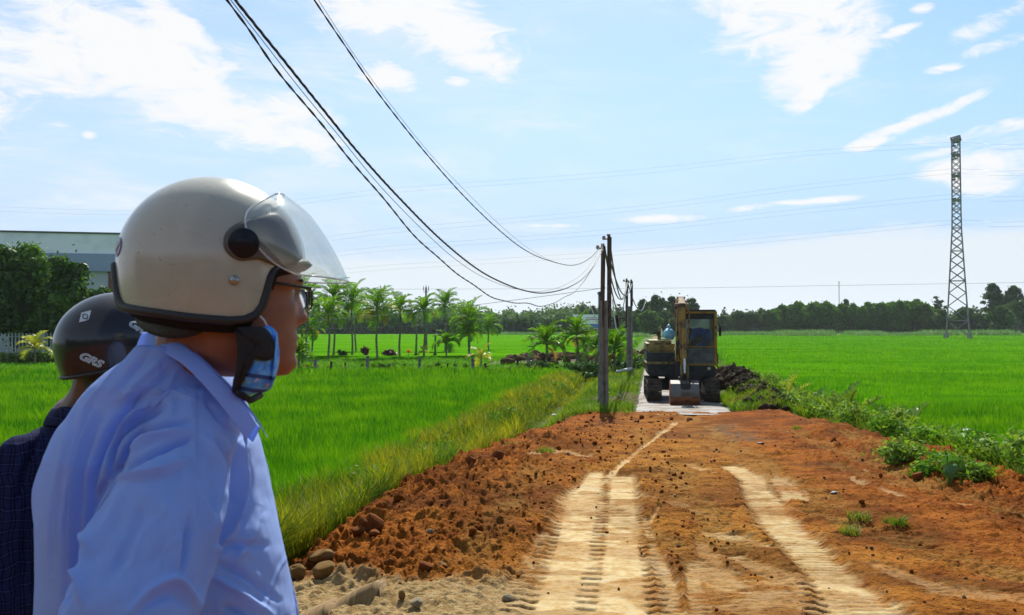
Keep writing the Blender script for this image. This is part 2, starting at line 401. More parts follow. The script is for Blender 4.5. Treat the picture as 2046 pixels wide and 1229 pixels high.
TR = [  # photo polylines, half widths in metres, strength, cleat edges (+1 right, -1 left, 2 both, 0 none, 3 fine ribs)
    ([(1120, 1260), (1138, 1170), (1150, 1109), (1158, 1050), (1166, 1000), (1190, 941)], [.27, .25, .23, .22, .24, .10], 1, -1),
    ([(1236, 1260), (1243, 1180), (1243, 1110), (1243, 1040), (1243, 950)], [.21, .20, .18, .17, .17], 1, 2),
    ([(1208, 957), (1275, 898), (1349, 843)], [.06, .05, .07], .75, 0),
    ([(1465, 929), (1505, 953), (1529, 1000), (1562, 1047), (1607, 1090), (1650, 1133), (1700, 1191), (1750, 1235)], [.16, .17, .18, .18, .17, .16, .2, .3], .95, 1),
    ([(1556, 953), (1572, 975), (1590, 995)], [.10, .14, .13], .8, 1),
    ([(1288, 1030), (1306, 1094), (1329, 1152), (1347, 1240)], [.03, .05, .06, .08], .7, 3),
    ([(1384, 1140), (1404, 1235)], [.05, .08], .7, 3),
    ([(1425, 1062), (1480, 1072), (1530, 1085)], [.09, .14, .08], .6, 3),
    ([(1405, 1130), (1460, 1170), (1560, 1235)], [.12, .2, .3], .55, 3),
    ([(1700, 955), (1760, 975), (1850, 1000)], [.06, .08, .04], .45, 3),
    ([(1640, 928), (1740, 940)], [.03, .04], .45, 0), ([(1900, 1002), (1985, 1010)], [.06, .05], .5, 0),
    ([(1065, 915), (1130, 905), (1190, 912)], [.08, .16, .05], .5, 3), ([(1355, 852), (1420, 852)], [.08, .06], .6, 3),
    ([(1340, 888), (1430, 886)], [.08, .06], .4, 3), ([(1090, 1060), (1040, 1150), (1020, 1240)], [.05, .08, .1], .5, 3), ([(1318, 1008), (1296, 1045)], [.02, .03], .6, 0),
    ([(1270, 985), (1340, 1000), (1420, 1030)], [.06, .09, .05], .3, 3), ([(1480, 1110), (1570, 1150), (1660, 1220)], [.10, .12, .14], .42, 3), ([(1540, 1165), (1640, 1235)], [.14, .2], .45, 3),
    ([(1290, 915), (1380, 925), (1430, 945)], [.06, .08, .05], .35, 3), ([(1560, 1010), (1640, 1030)], [.05, .04], .3, 3), ([(1400, 1080), (1420, 1120), (1470, 1160)], [.05, .07, .06], .35, 3), ([(1760, 1130), (1900, 1180), (2046, 1190)], [.08, .12, .1], .35, 3),
]
for pts, wid, stg, cl_ in TR:
    g = gp(pts); lat, al, ds, w = segdist(XX, YY, g, wid)
    n = (fbm(XX * 4, YY * 9, 4, 31) - .5) * .9 + (fbm(XX * 22, YY * 34, 2, 33) - .5) * .4
    mk = (1 - sst(.5, 1.3, np.abs(lat) + n * (.9 if stg > .9 else 1.7))) * (1 - .5 * sst(.54, .66, fbm(XX * 2.5, YY * 6, 4, 35)) * (1 if stg > .9 else 1.5))
    mk = mk * (.62 + .38 * sst(.35, .6, fbm(XX * 1.7, YY * 3.1, 4, 36))); pale = np.maximum(pale, mk * stg); press = np.maximum(press, (1 - sst(.8, 1.35, np.abs(lat))) * min(1, stg + .1))
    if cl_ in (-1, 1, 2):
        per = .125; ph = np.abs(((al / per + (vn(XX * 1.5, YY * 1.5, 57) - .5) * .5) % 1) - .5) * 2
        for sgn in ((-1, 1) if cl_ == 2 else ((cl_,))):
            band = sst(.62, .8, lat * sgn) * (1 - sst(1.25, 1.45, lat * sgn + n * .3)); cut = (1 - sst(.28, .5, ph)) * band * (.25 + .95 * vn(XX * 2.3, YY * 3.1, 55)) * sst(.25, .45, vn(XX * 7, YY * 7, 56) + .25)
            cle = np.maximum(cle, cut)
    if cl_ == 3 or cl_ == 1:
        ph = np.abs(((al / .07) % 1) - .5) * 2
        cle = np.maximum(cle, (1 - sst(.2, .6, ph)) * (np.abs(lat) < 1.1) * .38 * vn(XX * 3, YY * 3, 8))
# faint older wheel marks running with the road
gr = np.random.default_rng(77); faint = np.zeros_like(Zd); fribs = np.zeros_like(Zd)
for q in range(15):
    y0_, y1_ = sorted(gr.uniform(4.5, 20, 2)); y1_ = max(y1_, y0_ + 3); u0 = gr.uniform(.18, .92); u1 = np.clip(u0 + gr.uniform(-.12, .12), .15, .95); ys = np.linspace(y0_, y1_, 6); us = np.linspace(u0, u1, 6) + gr.uniform(-.012, .012, 6)
    pg = np.stack([xl(ys) + (xr(ys) - xl(ys)) * us, ys], 1); lat, al, ds, w = segdist(XX, YY, pg, [gr.uniform(.07, .2)] * 6)
    mk = (1 - sst(.6, 1.3, np.abs(lat) + (fbm(XX * 5, YY * 7, 3, 140 + q) - .5) * 1.6)) * sst(0, .8, al) * gr.uniform(.35, .9); faint = np.maximum(faint, mk)
    fribs = np.maximum(fribs, mk * (1 - sst(.2, .6, np.abs(((al / gr.uniform(.07, .13)) % 1) - .5) * 2)))
faint *= (1 - press)
# rough clods everywhere else
sx, sy = gp([(760, 1190)])[0]; sandm = np.exp(-(((XX - sx) / 1.15) ** 4 + ((YY - sy + .25) / .62) ** 4))
nf = fbm(XX * 3.2, YY * 3.2, 5, 41); nc = fbm(XX * 11, YY * 11, 4, 43, .6); nd = fbm(XX * 30, YY * 30, 3, 47, .6)
rid = 1 - np.abs(fbm(XX * 5, YY * 7, 4, 51) * 2 - 1)
rough = (nf - .5) * .15 + np.maximum(nc - .5, 0) * .23 * (1 - .6 * sandm) + (nd - .5) * .04 + (rid - .8) * .03
fl = 1 - .6 * sst(12, 18, YY); rough = rough * fl
cent = np.exp(-((XX - (L0 + R0) / 2 * 1.0) / (.34 * (R0 - L0))) ** 4)
amp = (.30 + .80 * (1 - cent)) * (.55 + .9 * fbm(XX * .8, YY * .8, 3, 44)) * (1 - .93 * press)
farf = 1 - sst(14, 19, YY)
rise = .09 * sst(1.7, .35, e1) * sst(6.3, 8, YY) * farf + .15 * sst(1.3, .3, e2) * sst(8, 11, YY) * (.4 + .9 * vn(YY * .8, YY * 0, 5)) * (1 - .8 * sst(16, 19, YY))
rise = rise + .07 * np.exp(-((YY - 20.0) / .4) ** 2) * (vn(XX * 1.5, YY * .2, 6))
cross = (fbm(XX * .9, YY * 8, 4, 61) - .5) * .07 * (.4 + .6 * cent) * sst(5, 8, YY) * (1 - press)   # blade ridges across the road
Zd = Zd + rough * amp + rise * (.7 + .6 * nf) + cross - .035 * press - .03 * cle - .022 * faint - .016 * fribs + .02 * press * (nc - .5) * .3
# graded bank of pale sand in the near left corner
sx, sy = gp([(760, 1190)])[0]; sand = np.exp(-(((XX - sx) / 1.15) ** 4 + ((YY - sy + .25) / .62) ** 4)) * (1 - pale)
sand = np.clip(sand * 1.5 + (fbm(XX * 2.5, YY * 2.5, 4, 71) - .5) * 1.1 * (sand > .02), 0, 1)
out = edge + wob * .5
Zd = Zd - 1.1 * sst(.12, -.75, out) * 1.0
Zd = np.where(YY > 20.2, Zd - .5 * sst(20.4, 21.3, YY + wob * 1.2), Zd)
dark = sst(.52, .66, fbm(XX * 1.1, YY * 2.2, 4, 81)) * (1 - press)
gg = gp([(1490, 880), (1440, 850)]); lat, al, ds, w = segdist(XX, YY, gg, [.35, .3]); grey = np.exp(-lat ** 2) * sst(.35, .6, nc)
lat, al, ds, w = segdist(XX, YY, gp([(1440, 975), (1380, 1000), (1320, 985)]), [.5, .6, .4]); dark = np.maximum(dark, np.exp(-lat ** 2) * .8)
m, T, b = newmat('laterite_dirt')
geo = T.geo(); n1 = T.noise(2.2, 8, .62, geo); n2 = T.noise(14, 7, .65, geo); n3 = T.noise(42, 5, .65, geo)
mp = T.new('ShaderNodeMapping'); mp.inputs['Scale'].default_value = (1.2, 5.5, 1); T.l.new(geo, mp.inputs[0]); n4 = T.noise(1.6, 7, .6, mp.outputs[0])
mid = T.attr('mid'); c = T.mix(T.ramp(n1, .36, .62), T.mix(mid, (.185, .046, .006), (.25, .092, .012)), T.mix(mid, (.30, .088, .011), (.41, .19, .030)))
c = T.mix(T.math('MULTIPLY', T.ramp(n4, .50, .68), T.math('MULTIPLY_ADD', mid, .5, .15)), c, (.34, .175, .036))
mp5 = T.new('ShaderNodeMapping'); mp5.inputs['Scale'].default_value = (2.2, 12, 1); T.l.new(geo, mp5.inputs[0]); n5 = T.noise(1.7, 7, .65, mp5.outputs[0])
c = T.mix(T.math('MULTIPLY', T.ramp(n5, .54, .68), .7), c, (.055, .017, .003))
c = T.mix(T.math('MULTIPLY', T.ramp(n2, .52, .70), .75), c, (.07, .019, .003))
c = T.mix(T.math('MULTIPLY', T.ramp(n3, .56, .66), .55), c, (.38, .17, .035))
c = T.mix(T.math('MULTIPLY', T.ramp(n3, .46, .38), .6), c, (.06, .018, .003))
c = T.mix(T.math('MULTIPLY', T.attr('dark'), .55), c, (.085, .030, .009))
c = T.mix(T.math('MULTIPLY', T.attr('grey'), .8), c, (.12, .095, .06))
c = T.mix(T.math('MULTIPLY', T.attr('faint'), .5), c, T.mix(T.ramp(n1, .45, .6), (.36, .21, .055), (.10, .035, .008)))
n6 = T.noise(.7, 5, .6, geo); c = T.mix(T.math('MULTIPLY', T.ramp(n6, .52, .66), .6), c, (.115, .035, .007))
c = T.mix(T.attr('sand'), c, T.mix(T.ramp(n2, .35, .62), (.27, .17, .065), (.38, .27, .13)))
c = T.mix(T.attr('pale'), c, T.mix(T.ramp(n2, .38, .66), (.49, .385, .205), (.38, .255, .095)))
c = T.mix(T.math('MULTIPLY', T.math('MULTIPLY', T.ramp(n5, .56, .66), T.attr('pale')), .5), c, (.21, .115, .03))
c = T.mix(T.math('MULTIPLY', T.ramp(n1, .58, .66), .5), c, T.mix(T.attr('pale'), c, (.40, .36, .28)))
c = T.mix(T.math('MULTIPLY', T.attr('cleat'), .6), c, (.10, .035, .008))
T.l.new(c, b.inputs['Base Color']); T.l.new(T.math('MULTIPLY_ADD', T.attr('pale'), -.2, .92), b.inputs['Roughness']); b.inputs['Specular IOR Level'].default_value = .04
bn = T.math('ADD', T.math('MULTIPLY', n2, .7), T.math('MULTIPLY', n3, .3))
nb = T.new('ShaderNodeBump'); nb.inputs['Distance'].default_value = .06; T.l.new(T.math('MULTIPLY_ADD', T.attr('pale'), -.75, 1.0), nb.inputs['Strength']); T.l.new(bn, nb.inputs['Height']); T.l.new(nb.outputs[0], b.inputs['Normal'])
V, F = MB().grid(np.stack([XX, YY, Zd], -1).reshape(-1, 3), len(Yr), NC).arrays()
F = [f[:, ::-1] for f in F]
if True:
    a0 = V[F[0][:1]][0]; nn = np.cross(a0[1] - a0[0], a0[2] - a0[0])
    if nn[2] < 0: F = [f[:, ::-1] for f in F]
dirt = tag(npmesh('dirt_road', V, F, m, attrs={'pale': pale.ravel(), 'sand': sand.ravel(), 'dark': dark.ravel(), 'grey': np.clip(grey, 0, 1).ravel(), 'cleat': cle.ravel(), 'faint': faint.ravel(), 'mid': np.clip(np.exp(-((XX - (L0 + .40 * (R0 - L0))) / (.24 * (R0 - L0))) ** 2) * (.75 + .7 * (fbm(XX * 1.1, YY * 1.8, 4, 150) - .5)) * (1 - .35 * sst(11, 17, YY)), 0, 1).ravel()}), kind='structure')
DV = np.stack([XX, YY, Zd], -1)
def dirt_z(x, y):
    r = int(np.argmin(np.abs(Yr - y))); k = int(np.argmin(np.abs(XX[r] - x))); return float(Zd[r, k])
def hz(x, y): return float(HT(np.array([float(x)]), np.array([float(y)]))[0])

# ---------------------------------------------------------------- concrete lane, side lane, far footpath
yl = np.linspace(19.6, 48, 130); ul = np.linspace(-1, 1, 24); LY, LU = np.meshgrid(yl, ul, indexing='ij')
LX = .161 * LY + .7 + LU * (1.12 + .07 * (fbm(LY * 2, LU * 0 + np.sign(LU), 3, 5) - .5))
LZ = np.maximum(zr(LY), 0) + .02 - .03 * np.abs(LU) ** 8 + (fbm(LX * 3, LY * 3, 3, 15) - .5) * .02
m, T, b = newmat('lane_concrete'); geo = T.geo(); n1 = T.noise(1.7, 7, .65, geo); n2 = T.noise(11, 5, .6, geo)
c = T.mix(T.ramp(n2, .35, .65), (.20, .19, .17), (.27, .26, .24)); c = T.mix(T.ramp(n1, .46, .60), c, (.13, .085, .045)); c = T.mix(T.ramp(T.noise(.8, 5, .6, geo), .50, .62), c, (.10, .075, .05))
T.l.new(c, b.inputs['Base Color']); b.inputs['Roughness'].default_value = .8; T.l.new(T.bump(n2, .4, .02), b.inputs['Normal'])
V, F = MB().grid(np.stack([LX, LY, LZ], -1).reshape(-1, 3), len(yl), len(ul)).arrays()
tag(npmesh('concrete_lane', V, [f[:, ::-1] for f in F], m), kind='structure')
# side lane joining from the left at about 48 m
s0, s1 = G(1243, 722, .0), G(1300, 722, .0)
xs = np.linspace(s0.x, s1.x + 1.2, 30); V = []
for x in xs:
    for k in (-.9, 0, .9): yy_ = s1.y + k + .3 * math.sin(x * .5); V.append((x, yy_, float(HT(np.array([x]), np.array([yy_]))[0]) + .06))
V, F = MB().grid(V, 30, 3).arrays(); tag(npmesh('side_lane', V, F, m), kind='structure')
yl = np.concatenate([np.linspace(47.5, 90, 60), np.linspace(92, 236, 30)]); LY, LU = np.meshgrid(yl, np.linspace(-1, 1, 10), indexing='ij')
LX = .161 * LY + .7 + LU * .75
LZ = HT(LX, LY) + .05 + (fbm(LX * 2, LY * 2, 2, 3) - .5) * .03
m2 = paint('trodden_earth', (.24, .18, .10), .95, .25, 1.5, c2=(.12, .14, .03))
V, F = MB().grid(np.stack([LX, LY, LZ], -1).reshape(-1, 3), len(yl), 10).arrays()
tag(npmesh('earth_path', V, [f[:, ::-1] for f in F], m2), kind='structure')
# water in the ditch
m, T, b = newmat('ditch_water'); b.inputs['Base Color'].default_value = (.035, .040, .014, 1); b.inputs['Roughness'].default_value = .12; b.inputs['Specular IOR Level'].default_value = .12
T.l.new(T.bump(T.noise(6, 3, .5, T.geo()), .12, .01), b.inputs['Normal'])
yl = np.linspace(14, 42, 60); V = []
for y in yl:
    for k in (-1, 1): V.append((float(xl(y)) - 1.15 + k * .42, y, -.60))
V, F = MB().grid(V, 60, 2).arrays(); tag(npmesh('ditch_water', V, F, m), kind='structure')
# ================================================================ grass and rice
rng = np.random.default_rng(7)
def blades(P0, h, w, yaw, lean, nseg=2, side=None):
    n = len(P0); d = np.stack([np.cos(yaw), np.sin(yaw), np.zeros(n)], 1)
    s = np.stack([-np.sin(yaw + .6), np.cos(yaw + .6), np.zeros(n)], 1) if side is None else side
    rows = []
    for k in range(nseg + 1):
        t = k / nseg
        c = P0 + np.array([0, 0, 1.0]) * (h * t * (1 - .28 * lean * t))[:, None] + d * (h * lean * t * t)[:, None]
        if k < nseg:
            hw = (w * .5 * (1 - t) ** .6)[:, None]; rows += [c - s * hw, c + s * hw]
        else: rows.append(c)
    V = np.stack(rows, 1); m = 2 * nseg + 1; base = (np.arange(n) * m)[:, None]
    F4 = [base + np.array([[2 * k, 2 * k + 1, 2 * k + 3, 2 * k + 2]]) for k in range(nseg - 1)]
    F3 = base + np.array([[2 * nseg - 2, 2 * nseg - 1, 2 * nseg]])
    cl_ = vn(P0[:, 0] * 2.2, P0[:, 1] * 2.2, 77) * .55 + vn(P0[:, 0] * .5, P0[:, 1] * .9, 78) * .45; r = np.repeat(np.clip(.15 + (cl_ - .5) * 1.1 + rng.random(n) * .75, 0, 1), m)
    return V.reshape(-1, 3), ([F3] + ([np.concatenate(F4)] if F4 else [])), r
def scatter(n, y0, y1, x0f, x1f, p=2.0):
    """points over depth y0..y1 with density falling as Y^-p (per area), between x0f(Y) and x1f(Y)"""
    g = np.linspace(y0, y1, 400); wd = np.maximum(x1f(g) - x0f(g), 0) * g ** -p; cdf = np.cumsum(wd); cdf /= cdf[-1]
    Y = np.interp(rng.random(n), cdf, g) + rng.uniform(-.5, .5, n) * (y1 - y0) / 400; a, b = x0f(Y), x1f(Y)
    return a + (b - a) * rng.random(n), Y
def blade_obj(name, X, Y, h, w, mat, lean=(.1, .5), nseg=2, z0=None, label=None, yawc=None, extra=None, kind='stuff', parent=None):
    n = len(X); Z0 = HT(X, Y) - .02 if z0 is None else z0
    yaw = rng.uniform(0, 2 * math.pi, n) if yawc is None else yawc + rng.normal(0, .8, n)
    V, F, r = blades(np.stack([X, Y, Z0], 1), h, w, yaw, rng.uniform(*lean, n), nseg)
    o = npmesh(name, V, F, mat, parent, False, attrs={'rnd': r})
    return tag(o, label, kind=kind)
M_rice = leafmat('rice_blades', (.016, .135, .003), (.125, .33, .004), .5, .010, .35, (.13, .31, .004))
M_bund = leafmat('bund_grass', (.03, .12, .005), (.30, .31, .016), .5, .012, .6, (.09, .20, .015))
M_weed = leafmat('verge_grass', (.035, .13, .006), (.19, .31, .015), .45, .015, .8, (.17, .18, .04))
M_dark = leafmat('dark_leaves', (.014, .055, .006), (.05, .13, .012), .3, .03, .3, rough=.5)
def xe(Y): return np.minimum(-2.5 + .165 * (Y - 13.4), xl(Y) - 2.0)          # edge of left paddy
def xw(Y): return pl(Y, [(5, 6.0), (10, 6.7), (13, 7.6), (19.4, 9.3), (28, 10.0), (39, 10.4), (50, 11.6), (90, 19), (240, 44)])  # edge of right paddy
lim = lambda s: (lambda Y: s * (.66 * Y + 1.5))
# rice, left: from 6 m to the fence line; canopy height grows a little uneven in patches
def rice(name, n, y0, y1, a, b, p, lab):
    X, Y = scatter(n, y0, y1, a, b, p)
    gap = (X > 6) & ((np.abs(Y - 44.5 - .03 * X) < .38) | (np.abs(Y - 96 - .05 * X) < 1.4) | (np.abs(Y - 150) < 2.5)) | (X < 0) & (np.abs(Y - 31 + .1 * X) < .2) & (X < -8)
    X, Y = X[~gap], Y[~gap]; n = len(X)
    hh = (.36 + .10 * vn(X * .35, Y * .35, 3) + rng.uniform(-.06, .06, n)); k = np.maximum(1, Y / 13.0)
    w = .017 * k ** .95 * rng.uniform(.6, 1.4, n)
    hm = rng.random(n) < .0; 
    return blade_obj(name, X, Y, hh, w, M_rice, (.05, .45), 2, z0=HT(X, Y) - .02, label=lab)
rice('rice_plants', 150000, 6.5, 45, lim(-1), lambda Y: xe(Y) + .15 * np.sin(Y * 2), 2.0, 'bright green young rice filling the paddy behind the two men')
rice('rice_plants', 150000, 8, 238, lambda Y: xw(Y) + .2 * np.sin(Y * 1.7), lim(1), 2.0, 'bright green young rice in the wide paddy beyond the excavator')
rice('rice_plants', 42000, 76, 262, lim(-1), lambda Y: .161 * Y - 1.8, 1.6, 'far rice behind the row of palms')
# canopy sheets for the far paddies
m, T, b = newmat('rice_canopy'); T.n.remove(b); geo = T.geo(); out = T.n.get('Material Output')
mp = T.new('ShaderNodeMapping'); mp.inputs['Scale'].default_value = (.03, .30, 1); T.l.new(geo, mp.inputs[0]); nn = T.noise(1.0, 6, .6, mp.outputs[0])
c = T.mix(T.ramp(nn, .38, .62), (.050, .205, .004), (.115, .31, .004)); c = T.mix(T.ramp(T.noise(5, 5, .7, geo), .48, .70), c, (.022, .13, .003))
d = T.new('ShaderNodeBsdfDiffuse'); T.l.new(c, d.inputs[0]); t = T.new('ShaderNodeBsdfTranslucent'); T.l.new(c, t.inputs[0])
T.l.new(T.bump(T.noise(3, 6, .8, geo), .8, .25), d.inputs['Normal'])
T.l.new(d.outputs[0], out.inputs[0]); M_can = m
def canopy(name, y0, y1, a, b, z, lab, ny=60, nx=60):
    yy = np.geomspace(y0, y1, ny); V = []
    for y in yy:
        xa, xb = float(a(np.array([y]))[0]), float(b(np.array([y]))[0])
        for u in np.linspace(0, 1, nx): V.append((xa + (xb - xa) * u, y, 0))
    V = np.array(V); V[:, 2] = z + (fbm(V[:, 0] * .15, V[:, 1] * .15, 3, 5) - .5) * .08; V[0::nx, 2] -= .4; V[nx - 1::nx, 2] -= .4; V[:nx, 2] -= .3
    Vv, F = MB().grid(V, ny, nx).arrays(); n0 = np.cross(Vv[F[0][0][1]] - Vv[F[0][0][0]], Vv[F[0][0][2]] - Vv[F[0][0][0]])
    if n0[2] < 0: F = [f[:, ::-1] for f in F]
    return tag(npmesh(name, Vv, F, M_can), lab, kind='stuff')
canopy('rice_field', 26, 250, lambda Y: xw(Y) + .8, lambda Y: .9 * Y + 10, -.26, 'distant rice canopy running to the hedge and pylon')
canopy('rice_field', 64, 270, lambda Y: -.9 * Y - 10, lambda Y: .161 * Y - 1.6, -.2, 'distant rice canopy behind the row of palms', 60, 80)
# bund grass between rice and ditch
X, Y = scatter(80000, 5.0, 44, lambda Y: xe(Y) - .25, lambda Y: np.where(Y < 15, xl(Y) - .05, xl(Y) - 1.45), 1.9)
k = np.maximum(1, Y / 10); hh = rng.uniform(.2, .55, len(X)) * (.75 + .5 * vn(X * 1.5, Y * 1.5, 11))
blade_obj('bund_grass', X, Y, hh, .010 * k * rng.uniform(.6, 1.4, len(X)), M_bund, (.15, .9), 3, label='yellowish long grass on the bund beside the ditch')
# verge grass around the poles and at the road edges
X, Y = scatter(36000, 19.8, 60, lambda Y: xl(Y) - 1.0, lambda Y: .161 * Y - .5, 1.2)
kp = rng.random(len(X)) > bare(X, Y) * .85; X, Y = X[kp], Y[kp]
hh = rng.uniform(.06, .26, len(X)) * (.5 + vn(X * 1.2, Y * 1.2, 4))
blade_obj('verge_grass', X, Y, hh, .018 * np.maximum(1, Y / 25) * rng.uniform(.6, 1.4, len(X)), M_weed, (.3, 1.0), 2, label='short bright grass on the verge round the poles')
X, Y = scatter(42000, 7.6, 60, lambda Y: xr(Y) + np.where(Y < 21, .25, np.where(Y < 36, 1.35, 0.2)), lambda Y: xw(Y) + .5, 1.6)
hh = rng.uniform(.12, .48, len(X)) * (.5 + vn(X * 1.1, Y * 1.1, 14))
blade_obj('verge_grass', X, Y, hh, .010 * np.maximum(1, Y / 11) * rng.uniform(.6, 1.4, len(X)), M_weed, (.2, 1.1), 3, label='rank grass between the red soil bank and the paddy')
X, Y = scatter(5000, 21.0, 25.5, lambda Y: .161 * Y + 1.9, lambda Y: .161 * Y + 3.3, 0)
blade_obj('verge_grass', X, Y, rng.uniform(.08, .28, len(X)), .02 * rng.uniform(.6, 1.4, len(X)), M_weed, (.3, 1.0), 2, label='green grass tuft in front of the heaped mud')
X, Y = scatter(15000, 17, 43, lambda Y: xl(Y) - 1.75, lambda Y: xl(Y) - .65, 1.3)
kp = fbm(X * 1.3, Y * .9, 3, 66) > .44; X, Y = X[kp], Y[kp]
blade_obj('ditch_grass', X, Y, rng.uniform(.10, .34, len(X)), .012 * np.maximum(1, Y / 14) * rng.uniform(.6, 1.4, len(X)), M_bund, (.2, 1.0), 3, label='grass growing out of the ditch water')
# grass of the dike behind the paddy
X, Y = scatter(70000, 43.5, 76, lambda Y: -.66 * Y - 2, lambda Y: xl(Y) - 2, 1.0)
hp = (np.abs(X - 4.2) < 5.6) & (Y > 54) & (Y < 59) & (rng.random(len(X)) < .93); X, Y = X[~hp], Y[~hp]
blade_obj('dike_grass', X, Y, rng.uniform(.06, .26, len(X)), .05 * rng.uniform(.6, 1.5, len(X)), M_rice, (.2, .9), 2, label='short grass on the dike below the palms')
# ---------------------------------------------------------------- leaf clouds
def leafcloud(cl, n, size, up=.35, seed=0, elong=1.6, shell=.55):
    """cl: list of (centre, radii); quads of leaf size spread through each clump, denser towards its skin"""
    g = np.random.default_rng(seed); C = np.array([c for c, r in cl], float); Rr = np.array([r if hasattr(r, '__len__') else (r,) * 3 for c, r in cl], float)
    vol = Rr.prod(1) ** .67; idx = g.choice(len(cl), n, p=vol / vol.sum())
    d = g.normal(size=(n, 3)); d /= np.linalg.norm(d, axis=1)[:, None]
    rad = (shell + (1 - shell) * g.random(n)) * (1 + .24 * g.normal(size=n)); Pp = C[idx] + d * Rr[idx] * rad[:, None]
    nrm = d * .7 + g.normal(size=(n, 3)) * .6 + np.array([0, 0, up]); nrm /= np.linalg.norm(nrm, axis=1)[:, None]
    t = np.cross(nrm, g.normal(size=(n, 3))); t /= np.linalg.norm(t, axis=1)[:, None]; q = np.cross(nrm, t)
    s = size * g.uniform(.6, 1.4, n)[:, None]
    V = np.stack([Pp - t * s * elong * .5, Pp - q * s * .5, Pp + t * s * elong * .5, Pp + q * s * .5], 1).reshape(-1, 3)
    F = (np.arange(n) * 4)[:, None] + np.array([[0, 1, 2, 3]])
    return V, [F], np.repeat(np.clip(g.random(n) * .7 + .3 * (g.random(len(cl))[idx]), 0, 1), 4)
def cloud_obj(name, cl, n, size, mat, parent=None, **kw):
    V, F, r = leafcloud(cl, n, size, **kw); return npmesh(name, V, F, mat, parent, False, attrs={'rnd': r})
M_bark = paint('bark', (.14, .105, .075), .9, .25, 3, bump=.5)
M_palmtrunk = paint('palm_trunk', (.19, .17, .13), .85, .3, 4, bump=.4)
# weeds (broad leaved) in low clumps along both verges
def weeds(name, n, y0, y1, a, b, p, label, size, mat, hh=.3, per=60, seed=1):
    X, Y = scatter(n, y0, y1, a, b, p); cl = []
    for x, y in zip(X, Y):
        r = rng.uniform(.10, .26); cl.append(((x, y, hz(x, y) + r * .8 + rng.uniform(0, hh)), (r, r, r * .8)))
    o = cloud_obj(name, cl, n * per, size, mat, seed=seed, shell=.2); return tag(o, label, kind='stuff')
M_weedpale = leafmat('pale_weed_leaves', (.07, .18, .02), (.26, .40, .05), .45, .02, 1.2, rough=.5)
M_weedleaf = leafmat('weed_leaves', (.03, .13, .006), (.17, .36, .018), .45, .015, 1.2, (.15, .24, .02), rough=.5)
weeds('weeds', 230, 8.6, 17, lambda Y: xr(Y) + .3, lambda Y: xw(Y) - .1, 1.0, 'leafy weeds at the foot of the red soil bank', .034, M_weedleaf, .16, 190, 3)
weeds('weeds', 330, 9, 30, lambda Y: xr(Y) + .25, lambda Y: xr(Y) + 2.3, .9, 'taller pale weeds along the whole red soil bank', .040, M_weedpale, .34, 90, 23)
weeds('weeds', 300, 16, 42, lambda Y: xr(Y) + .3 + (Y > 21) * 1.0, lambda Y: xw(Y) + .1, .8, 'leafy weeds beside the heaped mud', .06, M_weedleaf, .12, 70, 4)
weeds('weeds', 60, 13, 42, lambda Y: xl(Y) - 2.3, lambda Y: xl(Y) - 1.7, 1.2, 'dark weeds hanging over the ditch edge', .06, M_weedleaf, .02, 60, 5)
weeds('weeds', 90, 44, 52, lambda Y: -.3 * Y, lambda Y: xl(Y) + .5, .3, 'scrubby weeds along the fence posts', .09, M_weedleaf, .02, 60, 6)
weeds('weeds', 70, 40, 50, lambda Y: .0 * Y + 3.5, lambda Y: xl(Y) + 1.3, .3, 'dark weeds at the far end of the ditch', .10, M_dark, .12, 80, 7)
# ---------------------------------------------------------------- palms
M_frond = leafmat('palm_leaf', (.022, .115, .005), (.18, .37, .012), .5, .03, .5, rough=.5)
M_frondy = leafmat('palm_leaf_yellow', (.20, .32, .02), (.48, .42, .03), .42, .08, .5)
M_dead = leafmat('dead_leaf', (.28, .17, .05), (.40, .30, .08), .3, .03, .5)
M_shaft = paint('palm_crownshaft', (.12, .22, .04), .5, .2, 5)
def frond(mb, r, org, yaw, pitch, L, droop, lw, ll, n=17, fold=.5):
    """one pinnate leaf; returns rachis tip"""
    p = np.array(org, float); a = pitch; step = L / n; f = np.array([math.cos(yaw), math.sin(yaw), 0]); sd_ = np.array([-math.sin(yaw), math.cos(yaw), 0])
    pts = [p.copy()]
    for i in range(n):
        p = p + (f * math.cos(a) + np.array([0, 0, math.sin(a)])) * step; a -= droop / n * (0.5 + 1.2 * i / n); pts.append(p.copy())
    mb.tube(pts, [lw * .8 * (1 - .8 * i / n) for i in range(n + 1)], 4, False)
    for i in range(2, n + 1):
        t = i / n; l = ll * (math.sin(math.pi * min(1, t * .8 + .18)) * .95 + .05); d = (pts[i] - pts[i - 1]); d /= np.linalg.norm(d); upv = np.cross(sd_, d) * -1
        for sgn in (-1, 1):
            out = sd_ * sgn * math.cos(fold) + upv * math.sin(fold) * r.uniform(.5, 1.3) + d * r.uniform(.55, .95); out /= np.linalg.norm(out)
            b0 = pts[i]; m_ = b0 + out * l * .55; tip = b0 + out * l + np.array([0, 0, -1]) * l * r.uniform(.15, .5)
            wv = d * lw * 2.1
            mb.add([b0 - wv * .4, b0 + wv * .4, m_ + wv * .5, m_ - wv * .5, tip], [np.array([(0, 1, 2, 3)]), np.array([(3, 2, 4)])])
def palm_mesh(H, L, nf, seed, mature=True, lw=.028, ll=.5, low=-.5):
    r = random.Random(seed); crown = MB(); 
    for k in range(nf):
        t = (k + .5) / nf; yaw = k * 2.39996 + r.uniform(-.3, .3); pitch = 1.42 - 1.35 * t ** 1.1 + r.uniform(-.1, .1) + (low * t * .4 if mature else 0)
        frond(crown, r, (0, 0, H - .02 * k), yaw, pitch, L * r.uniform(.8, 1.1), 1.1 + 1.1 * t + r.uniform(-.2, .3), lw, ll)
    return crown
